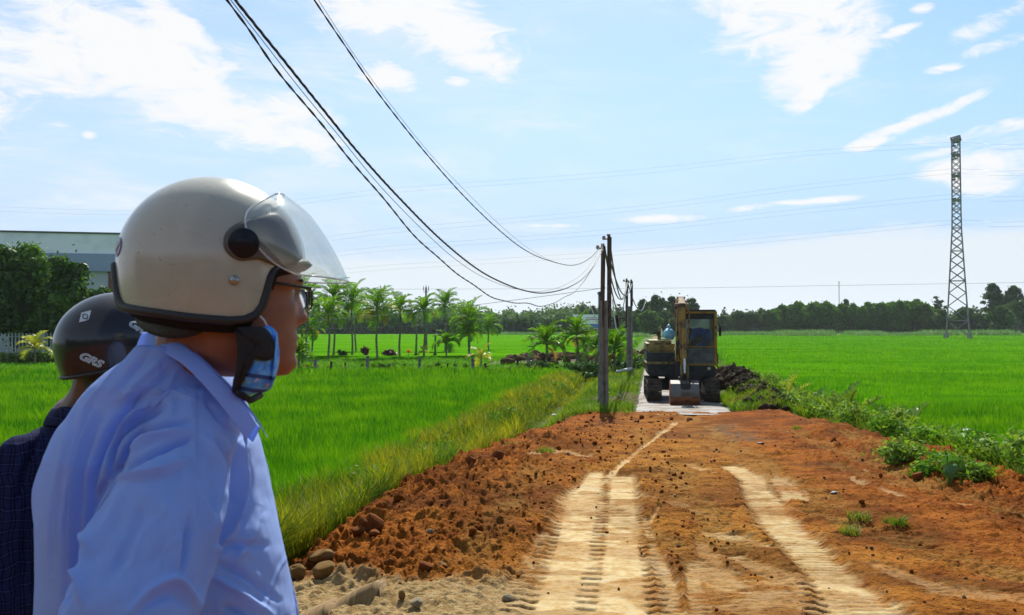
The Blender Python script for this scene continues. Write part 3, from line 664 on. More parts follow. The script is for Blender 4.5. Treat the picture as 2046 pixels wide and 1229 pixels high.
def objrnd(o, seed=0):
    me = o.data; n = len(me.vertices); a = me.attributes.get('rnd') or me.attributes.new('rnd', 'FLOAT', 'POINT')
    co = getv(me); a.data.foreach_set('value', np.clip(vn(co[:, 0] * 9 + seed, co[:, 1] * 9 + co[:, 2] * 7, seed + 2), 0, 1).astype(np.float32))
def palm(name, H, L, nf, seed, label, loc, group=None, mature=True, tr=.075, mat=None, lw=.028, ll=.5, dead=2, yellow=0, cat='palm'):
    root = empty(name, loc, 0, label, cat, group); r = random.Random(seed * 3 + 1)
    tp = [(.05 * math.sin(k * .9 + seed) * (H / 4), .04 * math.cos(k * 1.1 + seed) * (H / 4), -.15 + (H + .1) * k / 8) for k in range(9)]
    sh = .42 if mature else 0
    if H > .3:
        mb = MB(); mb.tube([p for p in tp], [tr * (1.35 if k == 0 else 1.0 - .25 * k / 8) for k in range(9)], 9)
        for k in range(int(H / .22)): mb.tube([(tp[0][0], tp[0][1], .1 + k * .22), (tp[0][0], tp[0][1], .12 + k * .22)], tr * .02, 3)
        mb.build('trunk', M_palmtrunk, root, True)
    if mature: MB().tube([(tp[8][0], tp[8][1], H - .55), (tp[8][0], tp[8][1], H - .3), (tp[8][0], tp[8][1], H + .08)], [tr * .85, tr * 1.05, tr * .6], 9).build('crownshaft', M_shaft, root, True)
    c = palm_mesh(H, L, nf, seed, mature, lw, ll).build('crown', mat or M_frond, root); objrnd(c, seed); c.location = (tp[8][0], tp[8][1], 0)
    if dead:
        mb = MB()
        for k in range(dead): frond(mb, r, (tp[8][0], tp[8][1], H - .35), r.uniform(0, 6.28), -.5 + r.uniform(-.3, .3), L * .62, 1.0, lw, ll * .7, 12)
        q = mb.build('dead_frond', M_dead, root); objrnd(q, seed)
    if yellow:
        mb = MB()
        for k in range(yellow): frond(mb, r, (tp[8][0], tp[8][1], H - .2), r.uniform(0, 6.28), r.uniform(-.1, .4), L * .8, 1.6, lw, ll * .9, 14)
        q = mb.build('yellow_frond', M_frondy, root); objrnd(q, seed)
    return root
def at_ground(px, py):
    z = -.3
    for _ in range(8): p = G(px, py, z); z = hz(p.x, p.y)
    return Vector((p.x, p.y, z))
GP = 'areca palms standing in a row on the dike'
PALMS = [  # base px, base py, crown px y, label, seed, fronds, yellow, dead
    (604, 712, 590, 'dark crowned palm just beyond the eyeglasses', 1, 10, 0, 1, 1.25),
    (613, 714, 600, 'palm half hidden by the helmeted man nose', 2, 9, 1, 1, 1.15),
    (624, 712, 655, 'low yellow leaved palm close to the man face', 3, 7, 3, 1, .8),
    (657, 717, 625, 'bright fan crowned palm with a stout pale foot, first clear one from the man face', 4, 10, 1, 0, 1.1),
    (667, 713, 592, 'tall palm with a yellow top, behind the one with the pale foot', 5, 10, 2, 1, 1.2),
    (703, 712, 600, 'tall palm with brown fronds hanging down its trunk', 6, 11, 1, 3, 1.35),
    (710, 709, 618, 'thinner palm close behind the one with brown hanging fronds', 7, 7, 0, 2, .9),
    (753, 717, 612, 'thick trunked palm with yellow fronds drooping on both sides', 8, 11, 4, 3, 1.4),
    (799, 715, 615, 'palm with a narrow upright crown, between two maroon bushes and the utility pole', 9, 9, 1, 0, 1.05),
    (848, 715, 616, 'palm standing against the forked utility pole', 10, 8, 1, 0, .95),
    (890, 708, 607, 'tall palm with a round dense crown, next after the forked pole', 11, 13, 0, 1, 1.1),
    (937, 713, 632, 'palm with a double tiered drooping crown', 12, 10, 2, 1, 1.2),
    (937, 714, 660, 'short crown tucked below the double tiered palm', 13, 8, 2, 1, .9),
    (976, 706, 650, 'slender palm with glinting leaves, last before the bare gap', 14, 9, 0, 1, .95),
    (892, 715, 682, 'young palm leaning over the dike edge', 15, 7, 0, 0, .75),
    (1092, 731, 680, 'bushy young palm with a broken orange frond on the dug soil', 16, 9, 1, 1, 1.0),
    (1154, 737, 662, 'palm in front of the billboard', 17, 8, 1, 3, .85),
    (1192, 742, 690, 'young palm partly hidden by the near concrete pole', 18, 8, 2, 1, .95),
    (1228, 742, 690, 'ragged young palm between the two concrete poles', 19, 8, 1, 1, .8),
    (597, 738, 700, 'young palm shoot beside the man chin', 20, 6, 0, 0, .7),
]
for i, (bx, by, cy, lab, seed, nf, ye, de, sc) in enumerate(PALMS):
    p = at_ground(bx, by); ppm = FPX / p.y; H = (by - cy) / ppm; small = H < 1.9
    palm('areca_palm' if not small else 'young_palm', H, 1.68 * sc, nf + 5, seed, lab, p, GP, not small, .085 if not small else .07, None, .044, .72 * sc, de, ye)
p = at_ground(961, 741); palm('yellow_palm_seedling', .75, .95, 7, 33, 'small bright yellow palm seedling by the fence posts', p, None, False, .04, M_frondy, .03, .42, 0, 0)
p = at_ground(847, 716); palm('yellow_palm_seedling', .55, .6, 5, 34, 'tiny yellowish seedling at the foot of the forked pole', p, None, False, .03, M_frondy, .03, .3, 0, 0)
# coconut seedlings on the right verge
M_coco = leafmat('coconut_leaf', (.010, .055, .004), (.24, .40, .02), .4, .06, 3, rough=.4)
GC = 'palm seedlings planted along the verge'
def seedling(px, py, H, label, seed, nf=8, mat=None, lw=.042, ll=.40, spread=.5):
    H *= 1.3; p = at_ground(px, py); r = random.Random(seed); mb = MB()
    for k in range(nf):
        yaw = k * 2.4 + r.uniform(-.3, .3); frond(mb, r, (0, 0, .12), yaw, 1.45 - spread * (k / nf) - r.uniform(0, .25), H * r.uniform(.75, 1.05), .6, lw, ll, 13, .75)
    root = empty('palm_seedling', p, 0, label, 'palm seedling', GC)
    o = mb.build('leaves', mat or M_coco, root); objrnd(o, seed)
    MB().tube([(0, 0, -.1), (0, 0, .2)], [.06, .035], 8).build('stem', M_dead, root); return root
seedling(1806, 912, 1.05, 'tallest palm seedling, with a dark folded leaf, above the taro plant', 51, 5, None, .026, .40, .9)
seedling(1690, 862, .95, 'palm seedling with one shiny white leaf, beside a dark bush', 52, 6)
seedling(1618, 838, .85, 'thin open palm seedling between two others on the verge', 53, 6, None, .018, .30, 1.1)
seedling(1572, 815, .95, 'palm seedling with a curled yellow leaf, closest to the heaped mud', 54, 6, M_frondy, .02, .3, .5)
seedling(1553, 806, .75, 'small dark palm seedling beside the heaped mud', 55, 5, None, .02, .3, .6)
# dark bush below the second seedling
def bush(px, py, rx, rz, n, size, mat, label, cat='bush', name='bush', group=None, seed=1, dz=0):
    p = at_ground(px, py); g = np.random.default_rng(seed); root = empty(name, p, 0, label, cat, group)
    cl = [((g.uniform(-.6, .6) * rx, g.uniform(-.6, .6) * rx, rz * g.uniform(.3, 1.2) + dz), (rx * g.uniform(.3, .6), rx * g.uniform(.3, .6), rz * g.uniform(.35, .6))) for _ in range(9)]
    cloud_obj('foliage', cl, n, size, mat, root, seed=seed, shell=.3)
    mb = MB()
    for k in range(5): mb.tube([(0, 0, -.05), (g.uniform(-.4, .4) * rx, g.uniform(-.4, .4) * rx, rz)], [.02, .008], 5)
    mb.build('stem', M_bark, root); return root
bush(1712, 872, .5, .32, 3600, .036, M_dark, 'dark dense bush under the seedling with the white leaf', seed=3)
bush(1800, 935, .34, .2, 1500, .034, M_weedpale, 'leafy bush at the foot of the tallest seedling', seed=4)
bush(1915, 962, .42, .2, 3600, .03, M_weedleaf, 'glossy small leaved bush below the taro leaves', seed=5)
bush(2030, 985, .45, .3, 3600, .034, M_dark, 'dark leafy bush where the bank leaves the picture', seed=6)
M_maroon = leafmat('maroon_leaf', (.03, .008, .010), (.12, .03, .02), .3, .05)
M_orange = leafmat('orange_flower', (.6, .22, .02), (.7, .40, .03), .3, .03)
bush(731, 713, .42, .42, 900, .09, M_maroon, 'round maroon bush behind a concrete fence post', seed=7, dz=.15)
bush(780, 714, .62, .34, 1100, .09, M_maroon, 'wide maroon bush between the thick palm and the narrow palm', seed=8, dz=.1)
bush(684, 713, .42, .32, 800, .09, M_dark, 'small dark green bush between the paired palms', seed=9)
bush(817, 713, .2, .2, 160, .09, M_orange, 'little orange flowering plant before the forked pole', seed=10, dz=.3)
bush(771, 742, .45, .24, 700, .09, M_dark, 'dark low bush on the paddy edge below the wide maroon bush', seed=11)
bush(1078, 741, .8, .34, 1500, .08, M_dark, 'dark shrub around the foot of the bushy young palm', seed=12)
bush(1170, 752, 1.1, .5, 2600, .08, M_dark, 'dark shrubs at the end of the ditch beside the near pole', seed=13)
# taro plants
M_taro = leafmat('taro_leaf', (.03, .11, .025), (.08, .21, .04), .3, .03, 2, rough=.3)
def taro(px, py, label, leaves, seed):
    p = at_ground(px, py); root = empty('taro_plant', p, 0, label, 'taro plant', 'taro plants on the verge'); r = random.Random(seed)
    for (dx_, dy_, h, s, yaw, tilt) in leaves:
        s *= .8
        N = 26; out = []; 
        for ring in (0, .5, .85, 1):
            for k in range(N):
                a = 2 * math.pi * k / N; rr = ring * s * (.62 + .38 * abs(math.cos(a / 2)) ** .6) * (1 - .45 * math.exp(-((a - math.pi) / .35) ** 2)) * (1 + .04 * math.sin(a * 9))
                x, y = rr * math.cos(a), rr * math.sin(a) * .8; z = -.55 * x * x / s - .5 * y * y / s + .03 * s * math.sin(a * 7) * ring
                out.append((x, y, z))
        V = np.array(out) @ np.array((Matrix.Rotation(yaw, 3, 'Z') @ Matrix.Rotation(tilt, 3, 'Y')).transposed()) + np.array([dx_, dy_, h])
        mb = MB().grid(V, 4, N, True); o = mb.build('leaf', M_taro, root, True); objrnd(o, seed)
        MB().tube([(0, 0, 0), (dx_ * .6, dy_ * .6, h * .6), (dx_, dy_, h)], [.014, .011, .007], 6).build('stalk', M_shaft, root, True)
taro(1932, 945, 'large taro plant with two drooping broad leaves against the rice', [(-.26, -.25, .72, .27, 2.6, .5), (.26, -.2, .70, .30, .5, .9), (0, 0, .80, .24, 1.6, .2), (.05, -.4, .60, .2, 4.4, .6)], 1)
taro(1985, 985, 'taro plant with one arched pale leaf lying on the soil bank', [(-.15, 0, .26, .22, 2.9, .9), (.3, .05, .34, .26, .4, .8), (.12, -.15, .15, .15, 4.8, .5)], 2)
taro(1895, 972, 'small taro leaves low in the weeds on the soil bank', [(0, 0, .20, .13, 3.5, 1.0), (.18, .1, .26, .13, .2, .9), (.05, .12, .3, .11, 1.9, .8)], 3)
# ================================================================ far trees
M_t1 = leafmat('tree_leaf_mid', (.035, .10, .020), (.10, .21, .035), .34, .01, .05, (.05, .12, .02))
M_t2 = leafmat('tree_leaf_dark', (.024, .072, .020), (.07, .15, .035), .30, .01, .05)
M_t3 = leafmat('tree_leaf_acacia', (.035, .12, .010), (.11, .25, .016), .36, .01, .05)
def tree(name, label, cat, p, H, Wd, seed, mat, n=2600, leaf=.5, trunk=.35, group=None, airy=.5, nc=16, tiers=None):
    g = np.random.default_rng(seed); root = empty(name, p, 0, label, cat, group); cl = []
    for k in range(nc):
        t = g.random(); a = g.uniform(0, 2 * math.pi); z = H * (trunk + (1 - trunk) * (.12 + .80 * t)); wr = Wd * .5 * math.sin(math.pi * (.12 + .82 * t) ** .85) * g.uniform(.35, .85)
        r = Wd * (g.uniform(.06, .13) if nc >= 26 else g.uniform(.11, .2)) * (1.15 - .4 * airy); cl.append(((math.cos(a) * wr, math.sin(a) * wr, min(z, H - r * .6)), (r, r, r * .78)))
    cl.append(((0, 0, H * (trunk + .5 * (1 - trunk))), (Wd * .24, Wd * .24, H * (1 - trunk) * .36)))
    cloud_obj('crown', cl, n, leaf, mat, root, seed=seed, shell=.35)
    mb = MB(); mb.tube([(0, 0, -.4), (.02 * H, 0, H * trunk * .6), (0, .01 * H, H * (trunk + .45 * (1 - trunk)))], [H * .022, H * .017, H * .007], 7)
    for c, r in cl[:8]: mb.tube([(0, 0, H * trunk * g.uniform(.6, 1.1)), (c[0] * .5, c[1] * .5, (c[2] + H * trunk) * .5), c], [H * .009, H * .006, H * .003], 5)
    mb.build('trunk', M_bark, root, True); return root
protos = {}
def far_tree(key, px, topy, Y, wpx, label, group=None, name='tree', cat='tree', **kw):
    """tree at depth Y whose top reaches photo row topy and whose crown is wpx wide"""
    top = P(px, topy, Y); z = hz(top.x, Y) if Y < 78 else -.35; H = top.z - z; Wd = wpx / FPX * Y
    if key not in protos:
        o = tree(name, label, cat, (top.x, Y, z), H, Wd, len(protos) + 40, group=group, **kw); protos[key] = (o, H, Wd); return o
    o, h0, w0 = protos[key]; r = random.Random(int(px * 7 + Y))
    c = dup(o, (top.x, Y, z), r.uniform(0, 6.28), (Wd / w0, Wd / w0, H / h0), label); c.name = name
    if group: c['group'] = group
    elif 'group' in c: del c['group']
    return c
# plantation block on the right: a row of narrow, close-set trees
GPL = 'acacia trees of the plantation block'
r = random.Random(4); k = 0
for row, Y in enumerate((268, 276)):
    for i in range(22):
        px = 1552 + i * 14.2 + r.uniform(-4, 4) + row * 6; t = (px - 1552) / 305
        ty = np.interp(px, [1545, 1570, 1640, 1700, 1760, 1820, 1850, 1862], [618, 607, 604, 608, 603, 598, 603, 614]) + r.uniform(-4, 4) + 2 * row
        far_tree('ac%d' % (k % 4), px, ty, Y + r.uniform(-2, 2), 44 + r.uniform(-3, 6), 'close-set acacia tree of the dark plantation block between the excavator and the pylon', GPL, 'plantation_tree', 'tree', mat=M_t3, n=5200, leaf=.6, trunk=.02, airy=.0, nc=34); k += 1
# single trees one can tell apart
SING = [  # key px top Y width label kw
    (1985, 565, 262, 58, 'tall airy tree with open round crown beside the pylon, highest of the wood behind it', 'b1'),
    (2022, 570, 268, 60, 'tall airy tree at the picture edge beyond the pylon', 'b1'),
    (2046, 590, 255, 70, 'broad dark tree cut by the picture edge beyond the pylon', 'b2'),
    (1998, 612, 246, 60, 'lower bushy tree under the tall airy tree', 'b3'),
    (1872, 590, 300, 34, 'thin tree with see-through crown, just before the pylon', 'b4'),
    (1690, 597, 300, 30, 'single crown rising above the middle of the plantation block', 'b1'),
    (1880, 618, 262, 50, 'green rounded tree between the plantation block and pylon legs', 'b3'),
    (1930, 616, 262, 60, 'rounded green tree seen through the pylon legs', 'b3'),
    (1965, 622, 258, 50, 'bushy tree just past the pylon legs', 'b2'),
    (1326, 614, 224, 50, 'dark tree filling the gap at the end of the path', 'b2'),
    (1312, 583, 232, 62, 'tall eucalyptus behind the second concrete pole', 'c1'),
    (1285, 592, 236, 44, 'slim eucalyptus nearest to the second concrete pole', 'c1'),
    (1347, 586, 238, 66, 'tall spreading eucalyptus just beside the excavator boom', 'c1'),
    (1378, 590, 240, 54, 'eucalyptus rising behind the excavator boom head', 'c1'),
    (1300, 622, 214, 60, 'full leafy tree at the foot of the tall eucalyptus', 'b3'),
    (1350, 628, 218, 60, 'dark leafy tree behind the excavator engine cover', 'b2'),
    (1262, 630, 222, 44, 'leafy tree showing between the concrete poles', 'b3'),
    (1450, 625, 262, 44, 'first leafy tree beyond the excavator cab', 'b2'), (1480, 622, 268, 50, 'pale green tree near the excavator cab', 'b3'),
    (1500, 618, 265, 42, 'leafy tree in the gap between cab and plantation block', 'b2'), (1522, 612, 272, 40, 'dark round tree just before the plantation block', 'b2'),
    (1540, 622, 262, 44, 'leafy tree touching the plantation block', 'b3'), (1447, 612, 330, 16, 'small far tree above the cab roof', 'b4'), (1466, 616, 330, 16, 'tiny far tree crown beyond the cab', 'b4'),
    (936, 600, 255, 26, 'bare crowned tree above the double tiered palm', 'b4'),
    (1166, 602, 300, 18, 'single bushy crown standing above the wooded ridge', 'b2'),
    (1186, 610, 250, 26, 'tree top just beside the near concrete pole', 'b1'),
    (1238, 606, 240, 26, 'spindly tree hung with wires between the poles', 'b4'),
]
KW = {'b1': dict(mat=M_t2, n=4600, leaf=.5, trunk=.3, airy=.3, nc=44), 'b2': dict(mat=M_t2, n=5000, leaf=.55, trunk=.15, airy=.3), 'b3': dict(mat=M_t1, n=5000, leaf=.55, trunk=.1, airy=.3),
      'b4': dict(mat=M_t2, n=420, leaf=.5, trunk=.4, airy=1.1, nc=9), 'c1': dict(mat=M_t2, n=4600, leaf=.45, trunk=.18, airy=.3, nc=48)}
for px, ty, Y, w, lab, key in SING:
    far_tree(key, px, ty, Y, w, lab, None, {'b': 'tree', 'c': 'eucalyptus_tree'}[key[0]], 'tree', **KW[key])
# woods that read as one mass
def woods(label, x0, x1, Y0, Y1, tops, n, per, leaf, mat, seed, hh=None, rows=4):
    g = np.random.default_rng(seed); cl = []
    for k in range(n):
        px = g.uniform(x0, x1); f = g.random() if rows > 1 else 0; Y = Y0 + (Y1 - Y0) * f; t = np.interp(px, *tops) + (1 - f) * (np.interp(px, *tops) * -1 + 648) * .55 * (rows > 1) + g.uniform(-3, 4)
        p = P(px, t, Y); r = g.uniform(2.2, 4.0) * Y / 300
        for q in range(3): cl.append(((p.x + g.uniform(-1, 1) * r * .5, Y, p.z - r * (.8 + 1.25 * q)), (r * (.75 + .2 * q), r * .8, r)))
    o = cloud_obj('woods', cl, n * per, leaf, mat, seed=seed, shell=.4); return tag(o, label, kind='stuff')
woods('wooded ridge behind the palms and billboard', 560, 1300, 300, 400, ([560, 700, 800, 900, 960, 1000, 1060, 1120, 1160, 1230, 1300], [618, 622, 622, 612, 612, 621, 622, 614, 606, 618, 622]), 420, 420, .95, M_t1, 5)
woods('dark trees along the foot of the wooded ridge', 560, 1300, 262, 280, ([560, 1300], [634, 636]), 130, 420, .8, M_t2, 6, rows=1)
woods('distant trees behind the plantation block', 1420, 2060, 330, 370, ([1420, 1500, 1560, 1900, 1960, 2060], [630, 622, 625, 622, 612, 600]), 200, 330, .9, M_t2, 7)
# maize / cane strips in front of the far trees
M_maize = leafmat('maize_leaf', (.07, .20, .05), (.20, .36, .12), .35, .10, .3)
for x0, x1, ytop, ybase, Y, lab in [(1560, 1675, 657, 671, 215, 'maize strip in front of the plantation block, first of three'), (1695, 1770, 657, 667, 240, 'pale maize strip in front of the middle of the plantation block'),
                                    (1720, 1860, 662, 670, 222, 'low maize strip nearer the rice by the pylon'), (1850, 2046, 655, 668, 225, 'maize strip behind the pylon'),
                                    (1250, 1300, 661, 671, 190, 'cane strip at the end of the path'), (1000, 1130, 664, 671, 235, 'cane strip below the wooded ridge'), (1445, 1560, 660, 669, 232, 'low scrub strip beyond the cab')]:
    a, b_ = P(x0, 660, Y).x, P(x1, 660, Y).x; H = (ybase - ytop) / FPX * Y + .25; n = int((b_ - a) * 55); X = rng.uniform(a, b_, n); Yv = Y + rng.uniform(0, 7, n)
    blade_obj('crop_strip', X, Yv, H * rng.uniform(.7, 1.1, n), rng.uniform(.14, .3, n), M_maize, (.1, .6), 2, z0=np.full(n, -.4), label=lab)
# ================================================================ house, fence, hedge, tree on the left
M_white = paint('limewash', (.86, .88, .90), .8, .06, .5); M_band = paint('grey_render', (.30, .36, .50), .85, .05, .4); M_wall = paint('wall_render', (.50, .52, .56), .85, .06, .4)
M_door = paint('brown_door', (.20, .07, .04), .55, .2, 2); M_metalroof = paint('roof_edge', (.10, .10, .11), .5, .1, 2)
Yh = 72.0; a = P(-420, 452, Yh); b_ = P(330, 466, Yh + 6); L = (b_ - a).length; ang = math.atan2(b_.y - a.y, b_.x - a.x)
house = empty('house', (a.x, a.y, -.2), ang, 'long flat roofed house with white parapet and grey band behind the dark tree', 'house')
zt = a.z + .2; D = 9.0
MB().box((L / 2, D / 2, (zt - 3.4) / 2), (L - .6, D - .6, zt - 3.4)).build('wall', M_wall, house)
MB().box((L / 2, D / 2, zt - 1.0), (L, D, 1.75)).build('parapet', M_white, house)
MB().box((L / 2, D / 2, zt - 2.65), (L + .3, D + .3, 1.55)).build('fascia_band', M_band, house)
MB().box((L / 2, D / 2, zt - .06), (L + .25, D + .25, .14)).build('roof', M_metalroof, house)
ppm = FPX / Yh
for (x0, x1, y0, y1) in [(208, 229, 521, 600), (60, 110, 560, 620), (-60, 0, 560, 620)]:
    ux = (P((x0 + x1) / 2, 500, Yh + 4) - a).length; hgt = (y1 - y0) / ppm; zc = (CAMZ + (HOR - (y0 + y1) / 2) / ppm) + .2
    w = MB().box((ux, .24, zc), ((x1 - x0) / ppm, .12, hgt)).build('shutter', M_door, house)
    MB().box((ux + (x1 - x0) / ppm * .5 + .12, .26, zc), (.16, .16, hgt + .1)).build('door_frame', M_white, w)
# picket fence on a low wall
a = at_ground(-150, 722); b_ = at_ground(260, 722); Yf = 60.0; a = Vector((P(-150, 700, Yf).x, Yf, -.3)); b_ = Vector((P(262, 700, Yf).x, Yf + 1, -.3)); L = (b_ - a).length; ang = math.atan2(b_.y - a.y, b_.x - a.x)
M_fence = paint('fence_paint', (.34, .39, .36), .7, .15, 2); M_base = paint('fence_base', (.30, .31, .30), .9, .2, 2)
fence = empty('picket_fence', a, ang, 'white picket fence on a grey base wall below the dark tree', 'fence')
MB().box((L / 2, 0, .3), (L, .22, .65)).build('base_wall', M_base, fence)
mb = MB(); n = int(L / .235)
for i in range(n): mb.box((i * .235 + .1, 0, 1.25), (.085, .05, 1.36))
mb.box((L / 2, .04, .85), (L, .04, .06)); mb.box((L / 2, .04, 1.7), (L, .04, .06)); mb.build('pickets', M_fence, fence)
for px in (-60, 78, 232):
    u = (P(px, 700, Yf).x - a.x); MB().box((u, 0, .98), (.34, .3, 2.1)).box((u, 0, 2.06), (.42, .38, .1)).build('post', M_fence, fence)
def hedge(px0, px1, py, hp, lab, seed):
    p = Vector((P((px0 + px1) / 2, py, 57).x, 57 + seed * .1, hz(P((px0 + px1) / 2, py, 57).x, 57))); w = (px1 - px0) / FPX * 57; g = np.random.default_rng(seed); h = hp / FPX * 57
    root = empty('hedge', p, 0, lab, 'hedge', 'clipped hedges before the fence')
    cl = [((-w / 2 + w * (i + .5) / 8, g.uniform(-.1, .1), h * .5), (w / 11, .35, h * .5)) for i in range(8)]
    cloud_obj('foliage', cl, 1800, .09, M_t3b, root, seed=seed, shell=.6)
    mb = MB()
    for i in range(8): mb.tube([(-w / 2 + w * (i + .5) / 8, 0, -.1), (-w / 2 + w * (i + .5) / 8, 0, h * .7)], .02, 5)
    mb.build('stem', M_bark, root)
M_t3b = leafmat('hedge_leaf', (.05, .14, .015), (.16, .28, .03), .35, .06, .5)
hedge(-10, 40, 740, 21, 'low clipped hedge at the picture edge', 1); hedge(48, 97, 740, 24, 'taller clipped hedge below the yellow palm', 2); hedge(99, 135, 740, 17, 'short clipped hedge touching the black helmet', 3)
p = Vector((P(70, 720, 56).x, 56.0, -.2)); palm('yellow_palm_seedling', .95, 1.35, 10, 61, 'bright yellow green palm before the white picket fence', p, None, False, .06, M_frondy, .04, .6, 0, 0)
M_big = leafmat('big_tree_leaf', (.010, .040, .006), (.08, .20, .014), .36, .03, .25, (.12, .25, .02), rough=.45)  # brighter yellow-green leaf tones stand in for sunlit tips
def bigtree(px, topy, Y, wpx, lab, seed, n):
    top = P(px, topy, Y); z = -.35; H = top.z - z; Wd = wpx / FPX * Y; g = np.random.default_rng(seed)
    root = empty('broadleaf_tree', (top.x, Y, z), 0, lab, 'tree'); cl = []
    for k in range(44):
        a_ = g.uniform(0, 6.28); t = g.random(); zz = H * (.16 + .72 * t); wr = Wd * .42 * math.sqrt(max(0, 1 - ((t - .3) / .78) ** 2)) * math.sqrt(g.uniform(.15, 1)); r = Wd * g.uniform(.045, .15)
        cl.append(((math.cos(a_) * wr * g.uniform(.8, 1.15), math.sin(a_) * wr * .8, zz * g.uniform(.92, 1.06)), (r, r, r * .8)))
    cl.append(((0, 0, H * .5), (Wd * .3, Wd * .25, H * .33)))
    cloud_obj('crown', cl, n, .20, M_big, root, seed=seed, shell=.45, elong=1.8)
    mb = MB(); mb.tube([(0, 0, -.2), (.1, 0, H * .25), (0, .1, H * .6)], [.22, .18, .08], 9)
    for c, r in cl[:14]: mb.tube([(0, 0, H * g.uniform(.15, .4)), (c[0] * .5, c[1] * .5, c[2] * .8), c], [.09, .05, .02], 6)
    mb.build('trunk', M_bark, root, True)
bigtree(30, 468, 64, 170, 'tall dark broadleaf tree at the picture edge before the house', 1, 26000)
bigtree(135, 498, 62.5, 140, 'lower broadleaf tree with yellowish tips behind the black helmet', 2, 24000)
bigtree(200, 566, 61.5, 84, 'small drooping broadleaf tree touching the beige helmet', 5, 12000)
bigtree(-80, 500, 66, 200, 'dark broadleaf tree mostly outside the picture beside the house', 3, 14000)
# ================================================================ pylon and its lines
M_steel = paint('galvanised_steel', (.22, .20, .24), .45, .2, .5, metal=.4); M_cable = paint('line_cable', (.16, .17, .19), .5, .1, 1, metal=.3); M_conc = paint('concrete', (.26, .25, .23), .9, .2, 2)
Yp = 176.0; pb = P(1914, 677, Yp); pz = -.3; ppm = FPX / Yp; Hp = (677 - 273) / ppm
py = empty('pylon', (pb.x, Yp, pz), R(-27), 'tall narrow steel lattice pylon standing in the far paddy', 'pylon')
def pw(z):  # half width
    t = z / Hp; return float(np.interp(t, [0, .22, .55, .6, 1], [21 / ppm, 15.5 / ppm, 8.2 / ppm, 8 / ppm, 7.2 / ppm]))
mb = MB(); legs = []
for sx_, sy_ in ((1, 1), (1, -1), (-1, -1), (-1, 1)):
    zs = np.linspace(.3, Hp - 1, 12); mb2 = MB().tube([(sx_ * pw(z), sy_ * pw(z), z) for z in zs], .13, 4); mb2.build('leg', M_steel, py)
    MB().box((sx_ * pw(0), sy_ * pw(0), .3), (1.1, 1.1, 1.5), taper=.7).build('footing', M_conc, py)
zl = [.3]; 
while zl[-1] < Hp - 1.4: zl.append(zl[-1] + max(1.15, pw(zl[-1]) * 1.55))
cs = [(1, 1), (1, -1), (-1, -1), (-1, 1)]
for i in range(len(zl) - 1):
    z0, z1 = zl[i], zl[i + 1]
    for k in range(4):
        a_, c_ = cs[k], cs[(k + 1) % 4]
        p = lambda s_, z: (s_[0] * pw(z), s_[1] * pw(z), z)
        mb.tube([p(a_, z0), p(c_, z1)], .06, 4); mb.tube([p(c_, z0), p(a_, z1)], .06, 4)
        if i % 3 == 0: mb.tube([p(a_, z1), p(c_, z1)], .06, 4)
mb.build('bracing', M_steel, py)
arms = [(354 - 30, 0), (354, 1), (401, 2)]
for q, ay in enumerate((283, 310, 352, 401)):
    z = (677 - ay) / ppm; mb = MB(); w = pw(z)
    for s_ in (-1, 1):   # cross arms run mostly along the line of sight
        for t_ in (-1, 1):
            mb.tube([(t_ * w, s_ * w, z + .5), (t_ * .25, s_ * (w + 3.2), z)], .08, 4); mb.tube([(t_ * w, s_ * w, z - .55), (t_ * .25, s_ * (w + 3.2), z)], .08, 4)
    mb.box((0, 0, z), (w * 2.2, w * 2.2, .35)); mb.build('cross_arm', M_steel, py)
    for s_ in (-1, 1): MB().tube([(0, s_ * (w + 3.1), z), (-.9, s_ * (w + 3.1), z - .3)], .14, 6).build('insulator', M_metalroof, py)
MB().box((0, 0, Hp - .5), (pw(Hp) * 2.6, pw(Hp) * 2.4, 1.0), rot=(0, R(-12), 0)).build('peak', M_steel, py)
def hvline(pts, lab, r_=.014):
    """photo points with depths; one sagging conductor"""
    c = [P(*p) for p in pts]; mb = MB(); out = []
    for t in np.linspace(0, 1, 60):
        u = t * (len(c) - 1); i = min(int(u), len(c) - 2); f = u - i
        p0, p1, p2, p3 = c[max(i - 1, 0)], c[i], c[i + 1], c[min(i + 2, len(c) - 1)]
        out.append(.5 * ((2 * p1) + (p2 - p0) * f + (2 * p0 - 5 * p1 + 4 * p2 - p3) * f * f + (3 * p1 - p0 - 3 * p2 + p3) * f ** 3))
    o = mb.tube(out, r_, 4, False).build('power_line', M_cable); return tag(o, lab, 'power line', 'high voltage conductors of the pylon')
LN = [('topmost', 284, 290, 305, 365, 420), ('second', 337, 344, 372, 445, 505), ('third', 388, 395, 420, 480, 530), ('fourth', 439, 447, 470, 518, 560)]
for nm, y0, y1, ya, yb, yc in LN:
    for j, dy_ in enumerate((0, 9)):
        s_ = '%s pair of conductors, %s wire' % (nm, ('upper', 'lower')[j])
        hvline([(1905, y0 + dy_, Yp + (2.5 if j else -2.5)), (1600, ya + dy_ - 2, 185), (1250, (ya + yb) / 2 + dy_ + 6, 195), (800, yb + dy_ + 10, 210), (200, yc + dy_, 235), (-900, yc + dy_ - 60, 280)], s_ + ' running towards the white helmet')
        hvline([(1908, y0 + dy_, Yp + (2.5 if j else -2.5)), (1960, y0 + dy_ + 2, 172), (2046, y0 + dy_ + 4, 166), (2600, y0 + dy_ - 20, 150)], s_ + ' leaving the pylon away from the excavator')
hvline([(2200, 562, 300), (1700, 570, 330), (1300, 576, 350), (700, 578, 380)], 'faint lowest conductor just above the plantation block', .05)
